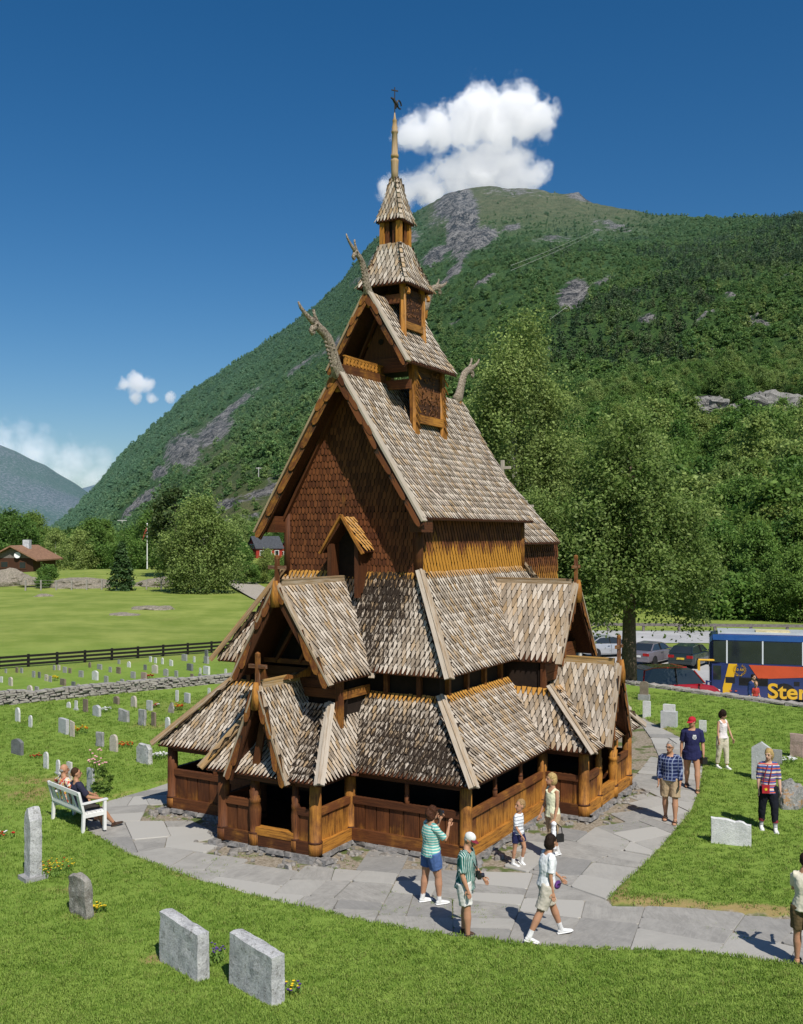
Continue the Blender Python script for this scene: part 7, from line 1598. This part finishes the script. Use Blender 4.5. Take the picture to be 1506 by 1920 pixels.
# woman in white
r, k = person('woman in white T-shirt and pale shorts striding with a purple waist bag', gp(1024, 1757), D_(14), 1.68, legs=((.42, .06), (-.38, .1)), arms=((.35, .1, .5, .1), (-.12, .12, .25, .0)), lean=.08, head=(.45, .0), top=M_WT, bottom=cloth('stone_shorts', (.5, .46, .38)), hair=('dark', 'bob'), sk=SKT, build=1.08, fem=True, sleeve=.8, hem=.52, leg_to=.85, socks=M_SOCKW, toe=(.1, -.25))
q = r.location + Matrix.Rotation(r.rotation_euler.z, 3, 'Z') @ (k['S'](k['T'](.03, .085, -.075))); bg_ = thing('waist_bag', 'purple waist bag on the hip of the woman in white', 'bag', q, r.rotation_euler.z - .7)
m = MB(); ball(m, V(0, 0, 0), .042, .115, .065, 10); vs, fs = fuse(m, .012, .006, 2); emit('pouch', vs, fs, M_PURP, bg_); m = MB(); m.tube([V(.03, -.1, .04), V(.066, 0, .035), V(.03, .1, .04)], .006, 5); m.build('zip', M_BLKL, bg_)
# boy
r, k = person('boy in white striped T-shirt and navy shorts walking beside the church wall', gp(972, 1622), D_(-40), 1.33, legs=((.32, .55), (-.1, .05)), arms=((-.35, .12, .25, .0), (.25, .12, .45, .1)), lean=.02, head=(-2.0, -.05), top=M_BOY, bottom=M_NAVY, hair=('sandy', 'short'), sk=SKT, child=True, sleeve=.85, hem=.47, leg_to=.62, socks=M_SOCKW, toe=(-.4, .05))
# woman in yellow
r, k = person('blond woman in pale yellow sleeveless top and beige shorts carrying a jacket', gp(1036, 1610), D_(-150), 1.69, legs=((.2, .1), (-.22, .12)), arms=((.05, .1, .25, .05), (.2, .1, .25, .0)), lean=.0, head=(-.25, -.1), top=M_YEL, bottom=M_KHAKI, hair=('blond', 'bob'), sk=SKT, fem=True, sleeve=0, hem=.5, leg_to=.95, socks=M_SOCKW, neckline=.02)
L_ = r.location + Matrix.Rotation(r.rotation_euler.z, 3, 'Z') @ k['S'](k['AR'][0][2] + k['AR'][0][3] * .04)
jk = thing('jacket', 'white jacket hanging folded from the hand of the woman in yellow', 'jacket', L_, .6); m = MB(); ball(m, V(0, 0, -.02), .05, .07, .06); m.tube([V(0, 0, 0), V(.02, .01, -.2), V(.0, .03, -.42)], [.04, .075, .06], 10, sq=.6); m.tube([V(0, -.03, -.05), V(-.04, -.05, -.25), V(-.03, -.06, -.5)], [.03, .05, .04], 8, sq=.6); vs, fs = fuse(m, .014, .016, 7); emit('cloth', vs, fs, M_WT, jk)
hb = thing('handbag', 'small black handbag beside the white jacket', 'bag', L_ + V(.12, .02, -.3), .3); m = MB(); m.box((0, 0, 0), (.16, .07, .15)); m.build('pouch', M_BLKL, hb); m = MB(); m.tube([V(-.06, 0, .07), V(-.06, 0, .2), V(-.08, 0, .3), V(.04, 0, .2), V(.06, 0, .07)], .01, 5); m.build('handle', M_BLKL, hb)
# man in plaid
r, k = person('grey-haired man in blue plaid shirt and khaki shorts walking down the path', gp(1257, 1540), D_(-112), 1.79, legs=((.16, .05), (-.12, .12)), arms=((.1, .14, .3, .05), (-.08, .18, .25, .05)), lean=.02, head=(-.35, .0), top=M_PL, bottom=M_KHAKI, hair=('grey', 'short'), sk=SKT, build=1.1, sleeve=1.75, hem=.52, leg_to=.85, shoe='sandal')
m = MB(); m.tube([k['hd'](.056, .03, .006), k['hd'](.06, 0, .008), k['hd'](.056, -.03, .006)], .006, 5); m.tube([k['hd'](.056, .031, .006), k['hd'](.0, .047, .006)], .004, 4); m.tube([k['hd'](.056, -.031, .006), k['hd'](.0, -.047, .006)], .004, 4); m.build('glasses', M_BLKL, r)
# man in navy with red cap
r, k = person('man in long navy T-shirt and red cap with bare legs and sandals', gp(1298, 1480), D_(-105), 1.85, legs=((.3, .1), (-.2, .25)), arms=((.0, .2, .35, .05), (-.1, .16, .2, .0)), lean=.0, head=(-.75, .2), top=M_NAVY, bottom=M_NAVY, hair=('brown', 'short'), sk=SKT, build=1.13, sleeve=.85, hem=.42, leg_to=.3, shoe='sandal', cap=(M_CAPR, M_CAPR))
m = MB(); c_ = k['S'](k['T'](.2, .086, .03)); m.lathe(c_ + V(0, 0, .02), [(0, .05), (.003, .05), (.003, .038), (0, .038)], 12, axis=V(1, 0, 0)); m.box(tuple(c_ + V(.0, 0, .075)), (.006, .08, .02)); m.build('chest_print', M_WT, r)
q = r.location + Matrix.Rotation(r.rotation_euler.z, 3, 'Z') @ k['S'](k['AR'][0][2] + k['AR'][0][3] * .05); cb = thing('camera_case', 'black camera case in the hand of the man with the red cap', 'bag', q + V(0, 0, -.06), .4); m = MB(); m.box((0, 0, 0), (.15, .1, .13)); m.build('pouch', M_BLKL, cb); m = MB(); m.box((0, 0, .075), (.16, .11, .03)); m.build('flap', M_BLKL, cb)
# curly-haired woman
r, k = person('curly dark-haired woman in sleeveless pale top and cream trousers on the lawn', on_ground(1355, 1440), D_(-70), 1.56, legs=((.12, .05), (-.1, .1)), arms=((.1, .32, .3, .0), (.0, .1, .2, .05)), lean=.0, head=(.4, .3), top=M_LILAC, bottom=M_CREAM, hair=('dark', 'curly'), sk=SK, fem=True, build=.95, sleeve=0, hem=.52, leg_to=1.85, neckline=.02)
# teenager
r, k = person('blond teenager in colourful striped T-shirt and black jeans with striped socks', on_ground(1441, 1556), D_(-100), 1.74, legs=((.12, .03), (-.1, .06)), arms=((.0, .2, .25, .05), (-.05, .14, .2, .1)), lean=.0, head=(-.55, .1), top=M_TEEN, bottom=M_BLACKJ, hair=('blond', 'long'), sk=SKP, build=.98, sleeve=1.05, hem=.46, leg_to=1.72, socks=M_STSOCK, shoe='white', splay=.07)
for i in (0, 1): m = MB(); hp_, k_, a_, _ = k['J'][i]; m.tube([k['S'](lerp(k_, a_, .6)), k['S'](lerp(k_, a_, .74))], [k['S'](.037), k['S'](.038)], 12); m.build('turned_cuff', M_MAROON, r)
q = r.location + Matrix.Rotation(r.rotation_euler.z, 3, 'Z') @ k['S'](k['T'](.0, .085, -.045)); rb_ = thing('shoulder_bag', 'small red bag with yellow star at the waist of the teenager', 'bag', q, r.rotation_euler.z); m = MB(); m.box((0, 0, 0), (.05, .15, .17)); m.build('pouch', M_REDB, rb_); m = MB(); m.prism([(math.cos(j * .628 + 1.57) * (.04 if j % 2 == 0 else .018), math.sin(j * .628 + 1.57) * (.04 if j % 2 == 0 else .018)) for j in range(10)], 0, .006, M=Matrix.Translation(V(.027, 0, 0)) @ Matrix.Rotation(R(90), 4, 'Z') @ Matrix.Rotation(R(90), 4, 'X')); m.build('star', FLW['yellow'], rb_)
m = MB(); m.tube([V(-.01, .06, .08), V(.0, .1, .3), V(-.05, .14, .5)], .01, 5); m.tube([V(-.01, -.06, .08), V(-.01, -.02, .3), V(-.05, .05, .5)], .01, 5); m.build('strap', M_MAROON, rb_)
# woman cut by the right edge
r, k = person('woman in cream T-shirt and olive shorts at the right edge of the path', gp(1509, 1812), D_(62), 1.66, legs=((.06, .05), (-.08, .08)), arms=((.5, .1, 1.1, .3), (.45, .14, 1.2, .3)), lean=.0, head=(.1, .1), top=M_CRT, bottom=M_OLIVE, hair=('dark', 'short'), sk=SKT, fem=True, build=1.05, sleeve=.7, hem=.5, leg_to=.78, shoe='sandal')
# two men on the bench
def bw(x, y): return bench.matrix_basis @ V(x, y, 0) if False else bc + Matrix.Rotation(BYAW, 3, 'Z') @ V(x, y, -.04)
fa = BYAW + math.pi / 2
r, k = person('dark-haired man in navy shirt sitting on the near end of the white bench', bw(.3, -.08), fa - .12, 1.76, legs=((1.25, .95), (1.3, .62)), arms=((.75, .1, .35, .0), (.55, .25, .75, .15)), lean=-.22, head=(-.25, -.1), top=M_DNAVY, bottom=cloth('dark_shorts', (.05, .045, .04)), hair=('brown', 'short'), sk=SKT, build=1.1, sleeve=.85, hem=.49, leg_to=.8, sit=.43, shoe='dark', toe=(.2, .25))
r, k = person('bald man in patterned shirt sitting at the far end of the white bench', bw(-.32, -.08), fa - .1, 1.72, legs=((1.4, 1.15), (1.45, 1.0)), arms=((-.2, 1.1, .5, -.4), (.0, 1.15, .3, -.2)), lean=-.2, head=(-.15, -.05), top=M_HAW, bottom=M_KHAKI, hair=('grey', 'bald'), sk=SKT, build=1.15, sleeve=.85, hem=.49, leg_to=.75, sit=.43, shoe='dark', toe=(0, 0))
# two people in front of the coach
for lab, px_, Y, yaw, H, tp, hr, ch in (('man in blue jacket standing behind the edging wall in front of the coach', 1411, 42, D_(-60), 1.78, cloth('blue_jacket', (.02, .04, .13)), ('dark', 'short'), False), ('fair-haired child in red top standing in front of the man by the coach', 1417, 41.2, D_(-90), 1.32, cloth('red_top', (.4, .05, .04)), ('sandy', 'short'), True)):
    x = (px_ - 753) / F * Y; z = gz(x, Y); person(lab, V(x, Y, z), yaw, H, top=tp, bottom=M_DENIM, hair=hr, child=ch, sleeve=1.8 if not ch else .8, hem=.5, leg_to=1.85)
# ================================================================== VEHICLES
def paint(name, c, rough=.25, metal=.0):
    t = NT(name); n = t.noise(t.obj(), 1.3, 4, .6); t.col(t.mix(t.ramp(n, .3, .7), tuple(x * .86 for x in c), c)); t.b.inputs['Roughness'].default_value = rough; t.b.inputs['Metallic'].default_value = metal; t.b.inputs['Coat Weight'].default_value = .5; t.b.inputs['Specular IOR Level'].default_value = .5; return t.m
M_TYRE = plain('tyre_rubber', (.018, .018, .018), .85); M_RIM = plain('alloy_rim', (.4, .4, .41), .35, .2, 5, .5, .6); M_WGL = plain('car_glass', (.02, .026, .03), .08, .2, 1, .8); M_TRIM = plain('black_trim', (.015, .015, .016), .6); M_TAIL = plain('tail_lamp', (.35, .015, .015), .25); M_HEAD = plain('head_lamp', (.6, .6, .58), .15); M_PLW = plain('plate_white', (.7, .7, .68), .5); M_PLY = plain('plate_yellow', (.7, .5, .05), .5)
def wheel(par, c, r, w, side):
    ax = V(0, side, 0); wh = MB(); wh.lathe(c - ax * w * .5, [(0, r * .7), (.0, r * .96), (w * .2, r), (w * .8, r), (w, r * .95), (w, r * .68)], 22, axis=ax); o = wh.build('wheel', M_TYRE, par)
    m = MB(); m.lathe(c + ax * w * .32, [(0, r * .68), (w * .12, r * .66), (w * .12, r * .55), (w * .05, r * .2), (w * .14, r * .12), (w * .14, 0)], 18, axis=ax); m.build('rim', M_RIM, o)
def car(label, pos, yaw, color, L=4.5, Wd=1.74, kind='sedan', plate=M_PLW):
    c = thing('parked_car', label, 'car', pos, yaw, 'vehicles parked in the car park'); h = L / 2; w = Wd / 2
    if kind == 'sedan': H = 1.4; prof = [(-h, .42, .82), (-h + .05, .3, .93), (-h + .75, .22, .99), (-.2, .2, .95), (h - 1.25, .22, .88), (h - .35, .26, .76), (h - .06, .34, .62), (h, .42, .56)]; gl = [(-h + .55, .99), (-h + 1.25, 1.36), (.05, H), (.55, 1.3), (1.1, .93)]
    elif kind == 'hatch': H = 1.43; prof = [(-h, .42, .8), (-h + .05, .3, .95), (-h + .3, .22, .98), (-.2, .2, .95), (h - 1.1, .22, .9), (h - .35, .26, .78), (h - .06, .34, .64), (h, .42, .58)]; gl = [(-h + .08, .97), (-h + .6, 1.36), (-.2, H), (.4, 1.34), (1.0, .94)]
    else: H = 1.82; prof = [(-h, .45, .95), (-h + .05, .3, 1.02), (-h + .3, .22, 1.04), (-.2, .2, 1.03), (h - 1.1, .22, 1.0), (h - .35, .26, .86), (h - .06, .34, .7), (h, .42, .62)]; gl = [(-h + .05, 1.0), (-h + .22, 1.72), (-h + .7, H), (.35, H - .03), (.75, 1.62), (1.25, 1.02)]
    m = MB(); vs = []; sec = []
    for x, zb, zt in prof:
        e = abs(x) / h; ww = w * (1 - .14 * max(0, (e - .75) / .25) ** 2); sec.append([(x, -ww * .9, zb), (x, -ww, zb + .12), (x, -ww, (zb + zt) * .5 + .05), (x, -ww * .95, zt - .05), (x, -ww * .82, zt), (x, ww * .82, zt), (x, ww * .95, zt - .05), (x, ww, (zb + zt) * .5 + .05), (x, ww, zb + .12), (x, ww * .9, zb)])
    n = 10; vs = [p for s_ in sec for p in s_]; fs = [(i * n + k, i * n + (k + 1) % n, (i + 1) * n + (k + 1) % n, (i + 1) * n + k) for i in range(len(sec) - 1) for k in range(n)] + [tuple(range(n - 1, -1, -1)), tuple(range((len(sec) - 1) * n, len(sec) * n))]
    m.add(vs, fs); o = m.build('body', color, c); bv = o.modifiers.new('b', 'BEVEL'); bv.width = .05; bv.segments = 2; bv.limit_method = 'ANGLE'; bv.angle_limit = .5
    rows = [[(x, -w * (.84 if z < 1.1 else .66), z), (x, w * (.84 if z < 1.1 else .66), z)] for x, z in gl]
    m = MB(); vs = [p for r in rows for p in r]; k = len(rows); m.add(vs, [(2 * i, 2 * i + 2, 2 * i + 3, 2 * i + 1) for i in range(k - 1)] + [tuple(2 * i + 1 for i in range(k)), tuple(2 * i for i in reversed(range(k)))]); m.build('windows', M_WGL, c)
    m = MB(); i0 = max(range(k), key=lambda i: gl[i][1]); a, b, d_ = rows[i0 - 1] if gl[i0 - 1][1] > 1.3 else rows[i0], rows[i0], rows[i0 + 1]; up = .022
    m.add([(p[0], p[1] * 1.03, p[2] + up) for r in (a, b, d_) for p in r] + [(p[0], p[1] * 1.03, p[2] - .03) for r in (a, b, d_) for p in r], [(0, 2, 3, 1), (2, 4, 5, 3), (0, 6, 8, 2), (2, 8, 10, 4), (1, 3, 9, 7), (3, 5, 11, 9), (0, 1, 7, 6), (4, 10, 11, 5)]); m.build('roof', color, c)
    for s_ in (-1, 1):
        for i in range(k - 1):
            if gl[i][1] < 1.15 or gl[i + 1][1] < 1.15: m = MB(); p, q = Vector(rows[i][(s_ + 1) // 2]), Vector(rows[i + 1][(s_ + 1) // 2]); m.beam(p + V(0, s_ * .005, 0), q + V(0, s_ * .005, 0), .07, .05); m.build('window_pillar', color, c)
        m = MB(); m.beam(V(-.25, s_ * w * .86, .95), V(-.25, s_ * w * .67, H - .04), .07, .03, up=V(1, 0, 0)); m.build('door_pillar', M_TRIM, c)
        for x in (-h + .82, h - .82): m = MB(); m.lathe(V(x, s_ * (w - .02), .32), [(0, .36), (.025, .36), (.026, 0)], 20, axis=V(0, s_, 0)); m.build('wheel_arch', M_TRIM, c); wheel(c, V(x, s_ * (w - .06), .31), .31, .2, s_)
        m = MB(); m.box((-h + .03, s_ * w * .68, .78 if kind != 'van' else .9), (.1, .38, .17)); m.build('tail_light', M_TAIL, c); m = MB(); m.box((h - .1, s_ * w * .62, .62), (.14, .4, .14)); m.build('headlight', M_HEAD, c)
        m = MB(); m.box((.85, s_ * (w + .06), .98), (.1, .16, .11)); m.build('mirror', color, c)
        for x in (-.25, .8): m = MB(); m.box((x, s_ * (w + .001), .62), (.012, .01, .55)); m.build('door_gap', M_TRIM, c)
        m = MB(); m.box((-.45, s_ * (w + .01), .8), (.16, .02, .03)); m.build('door_handle', M_TRIM, c)
    m = MB(); m.box((-h - .02, 0, .66), (.03, .5, .12)); m.build('number_plate', plate, c)
    for x in (-h - .01, h + .01): m = MB(); m.box((x, 0, .43), (.12, Wd * .86, .16)); m.build('bumper', M_TRIM if kind == 'van' else color, c)
    return c
def lot(px_, py_): p = ground_at(px_, py_, PARK_Z + .03); return p
M_CSIL = paint('silver_paint', (.52, .54, .57), .3, .4); M_CGRY = paint('grey_violet_paint', (.25, .23, .26), .3, .4); M_CDRK = paint('dark_green_paint', (.018, .03, .032)); M_CRED = paint('red_paint_gloss', (.3, .008, .015)); M_CBLK = paint('black_paint', (.012, .013, .018))
car('silver saloon parked at the far left of the car park, beside the church', lot(1140, 1230), R(20), M_CSIL, 4.5)
car('grey saloon with red tail lamps parked right of the tree trunk', lot(1223, 1243), R(52), M_CGRY, 4.6)
car('dark green hatchback with yellow number plate parked right of the grey saloon', lot(1296, 1248), R(56), M_CDRK, 4.2, kind='hatch', plate=M_PLY)
q = V((1262 - 753) / F * 47.2, 47.2, PARK_Z + .45); car('red van parked close behind the edging wall', q, R(18), M_CRED, 4.2, 1.75, 'van')
q = V((1192 - 753) / F * 51.5, 51.5, PARK_Z + .03); car('black car parked in the shade behind the tree trunk', q, R(20), M_CBLK, 4.3)
# ---- coach
M_BLU = paint('coach_blue', (.018, .03, .13)); M_BLU2 = paint('coach_roof_blue', (.02, .09, .32)); M_ORG = paint('coach_orange', (.55, .075, .03)); M_YLW = paint('coach_yellow', (.72, .42, .02)); M_RFW = paint('coach_roof_white', (.62, .66, .7), .45)
BY = math.atan2(-1.35, 4.72)
bq = at_depth(1331, 1300, 50.2); BX = V(math.cos(BY), math.sin(BY), 0); BH = 3.55; BLn = 12.0
bus = thing('coach', 'dark blue touring coach with orange and yellow stripes behind the churchyard wall', 'bus', (bq.x, bq.y, PARK_Z + .03), BY)
# local x: from the front end (0) to the tail (12); near side at y = 0, far side at y = 2.5
def rb_(m, x0, x1, z0, z1, y=-.012, skew0=0, skew1=0, th=.01):
    m.add([V(x0, y, z0), V(x1, y, z0), V(x1 + skew1, y, z1), V(x0 + skew0, y, z1), V(x0, y + th, z0), V(x1, y + th, z0), V(x1 + skew1, y + th, z1), V(x0 + skew0, y + th, z1)], [(0, 1, 2, 3), (7, 6, 5, 4), (0, 4, 5, 1), (1, 5, 6, 2), (2, 6, 7, 3), (3, 7, 4, 0)])
m = MB(); secs = [(.0, .4, 3.2, .25), (.12, .35, 3.36, .08), (.5, .33, 3.42, 0), (11.6, .33, 3.42, 0), (11.95, .4, 3.3, .12)]
n = 8; vs = []
for x, zb, zt, ins in secs: vs += [V(x, ins, zb), V(x, ins, 2.0), V(x, ins, zt - .25), V(x, ins + .22, zt), V(x, 2.28 - ins, zt), V(x, 2.5 - ins, zt - .25), V(x, 2.5 - ins, 2.0), V(x, 2.5 - ins, zb)]
m.add(vs, [(i * n + k, (i + 1) * n + k, (i + 1) * n + (k + 1) % n, i * n + (k + 1) % n) for i in range(len(secs) - 1) for k in range(n)] + [tuple(range(n)), tuple(range(len(vs) - 1, len(vs) - n - 1, -1))]); m.build('body', M_BLU, bus)
m = MB(); m.box((6.0, 1.25, 3.47), (11.2, 2.0, .12)); m.build('roof', M_RFW, bus); m = MB(); rb_(m, .15, 11.8, 3.13, 3.4, -.03, th=.06); m.build('cantrail', M_BLU2, bus)
m = MB(); m.box((3.0, .7, 3.56), (1.6, .7, .1)); m.build('roof_hatch', plain('pale_yellow_hatch', (.6, .52, .3), .6), bus); m = MB(); m.box((4.9, .9, 3.56), (.6, .5, .1)); m.build('roof_vent', M_RFW, bus)
for x0, x1 in ((.18, .78), (.86, 2.45), (2.55, 4.3), (4.4, 6.1), (6.2, 7.9), (8.0, 9.7), (9.8, 11.5)): m = MB(); rb_(m, x0, x1, 2.02, 3.08, -.02); m.build('window', M_WGL, bus)
for x in (.82, 2.5, 4.35, 6.15, 7.95, 9.75): m = MB(); rb_(m, x - .035, x + .035, 1.98, 3.12, -.03); m.build('window_pillar', M_RFW, bus)
m = MB(); rb_(m, .55, .95, .45, 1.96, -.016, .35, .35); m.build('yellow_stripe', M_YLW, bus)
m = MB(); m.add([V(1.85, -.02, 1.93), V(7.5, -.02, 1.9), V(7.5, -.02, 1.62), V(2.3, -.02, 1.25)], [(0, 3, 2, 1)]); m.build('orange_panel', M_ORG, bus)
m = MB(); rb_(m, .1, .62, .5, 1.94, -.026); dr = m.build('door', M_BLU, bus); m = MB(); rb_(m, .17, .55, 1.15, 1.85, -.036); m.build('pane', M_WGL, dr)
m = MB(); rb_(m, 1.4, 2.75, .92, 1.3, -.02)
for k in range(6): rb_(m, 1.42, 2.73, .94 + .058 * k, .965 + .058 * k, -.035)
m.build('vent_grille', M_TRIM, bus)
m = MB(); rb_(m, 3.95, 4.2, .98, 1.18, -.02); m.build('hatch', M_TRIM, bus)
m = MB(); rb_(m, .75, 1.2, 1.0, 1.3, -.021); m.build('side_panel', M_TRIM, bus)
def text(s_, name, size, par, x, z, mat_, y=-.03, ext=.006, off=0.0, sx=1.0):
    cu = bpy.data.curves.new(name, 'FONT'); cu.body = s_; cu.size = size; cu.extrude = ext; cu.offset = off; cu.align_x = 'LEFT'; to = bpy.data.objects.new(name, cu); COL.objects.link(to)
    dg = bpy.context.evaluated_depsgraph_get(); me = bpy.data.meshes.new_from_object(to.evaluated_get(dg)); bpy.data.objects.remove(to); me.materials.clear(); me.materials.append(mat_)
    o = bpy.data.objects.new(name, me); COL.objects.link(o); o.parent = par; o.location = (x, y, z); o.rotation_euler = (math.pi / 2, 0, 0); o.scale = (sx, 1, 1); return o
lt = text('Ster', 'company_lettering', 1.02, bus, 2.72, .34, M_YLW, off=.022, sx=1.08)
m = MB()                                              # slab serifs of the lettering
for x0, z0, ww in ((3.5, 1.0, .0),): pass
em = text('10 ÅR', 'emblem_text', .17, bus, 1.2, 1.62, M_YLW)
text('1988-1998', 'emblem_years', .07, bus, 1.22, 1.36, M_YLW)
m = MB()
for s_ in (-1, 1):
    for k in range(9):
        A = -1.35 + k * .29; c = V(1.42 + s_ * math.cos(A) * .27, -.024, 1.66 + math.sin(A) * .24); d = V(-s_ * math.sin(A), 0, math.cos(A)); e = V(s_ * math.cos(A), 0, math.sin(A))
        for q in (.6, -.6): t_ = d * .06 + e * q * .06; m.add([c, c + t_ * .5 + e * .022, c + t_ * 1.3, c + t_ * .5 - e * .022], [(0, 1, 2, 3), (3, 2, 1, 0)])
m.build('laurel_emblem', M_YLW, bus)
text('Buss & Turer', 'door_lettering', .07, bus, .14, 1.02, M_RFW, y=-.04) if False else None
for x in (2.9 + .3, 8.8): wheel(bus, V(x + .3, .12, .5), .5, .3, -1); m = MB(); m.lathe(V(x + .3, .02, .5), [(0, .58), (.03, .58), (.031, 0)], 22, axis=V(0, -1, 0)); m.build('wheel_arch', M_TRIM, bus)
m = MB(); m.tube([V(.35, .1, 2.1), V(-.1, -.15, 2.12), V(-.55, -.2, 2.12)], [.05, .055, .055], 8); m.build('mirror_arm', M_YLW, bus); m = MB(); m.box((-.52, -.2, 1.85), (.12, .2, .5)); m.build('mirror', M_YLW, bus)
m = MB(); m.tube([V(.05, -.05, 1.05), V(-.12, -.2, 1.05)], .04, 6); m.box((-.15, -.22, 1.0), (.1, .16, .22)); m.build('side_mirror', M_BLU, bus)
for x in (.9, 1.15, 5.2, 7.4): m = MB(); m.box((x + .1, -.025, .62), (.1, .03, .05)); m.build('marker_lamp', M_ORG, bus)
# ================================================================== CAMERA AND LIGHT
cam = bpy.data.cameras.new('camera'); co = bpy.data.objects.new('camera', cam); COL.objects.link(co)
co.location = (0, 0, HC); co.rotation_euler = (math.pi / 2, 0, 0)
cam.sensor_fit = 'HORIZONTAL'; cam.sensor_width = 36; cam.lens = 36 * F / 1506
cam.shift_y = (YH - 960) / 1506; cam.clip_start = .1; cam.clip_end = 20000
sc.camera = co
SUN_AZ = math.atan2(.38, -.93); SUN_EL = R(50)
sun = bpy.data.lights.new('sun', 'SUN'); sun.energy = 5.0; sun.angle = R(.5); sun.color = (1, .95, .87)
so = bpy.data.objects.new('sun', sun); COL.objects.link(so)
d = Vector((math.sin(SUN_AZ) * math.cos(SUN_EL), math.cos(SUN_AZ) * math.cos(SUN_EL), math.sin(SUN_EL)))
so.rotation_euler = d.to_track_quat('Z', 'Y').to_euler(); so.location = (20, -40, 60)
w = bpy.data.worlds.new('World'); sc.world = w; w.use_nodes = True
wt = w.node_tree; bg = wt.nodes['Background']; sky = wt.nodes.new('ShaderNodeTexSky'); sky.sky_type = 'NISHITA'
sky.sun_disc = False; sky.sun_elevation = SUN_EL; sky.sun_rotation = SUN_AZ; sky.altitude = 500; sky.dust_density = 1.0; sky.ozone_density = 3.0; sky.air_density = 1.0
hs = wt.nodes.new('ShaderNodeHueSaturation'); hs.inputs['Saturation'].default_value = 1.36; hs.inputs['Value'].default_value = 1.04
wt.links.new(sky.outputs[0], hs.inputs['Color']); wt.links.new(hs.outputs[0], bg.inputs[0]); bg.inputs[1].default_value = .084
sc.view_settings.view_transform = 'Standard'; sc.view_settings.look = 'None'; sc.view_settings.exposure = 0; sc.view_settings.gamma = 1
sc.cycles.use_denoising = True
try: sc.cycles.denoiser = 'OPENIMAGEDENOISE'; sc.cycles.denoising_input_passes = 'RGB_ALBEDO_NORMAL'; sc.cycles.denoising_prefilter = 'ACCURATE'
except Exception: pass
sc.cycles.max_bounces = 6; sc.cycles.diffuse_bounces = 3; sc.cycles.transparent_max_bounces = 8; sc.cycles.caustics_reflective = False; sc.cycles.caustics_refractive = False
sc.cycles.volume_bounces = 2; sc.cycles.volume_step_rate = 2.0; sc.cycles.volume_max_steps = 256
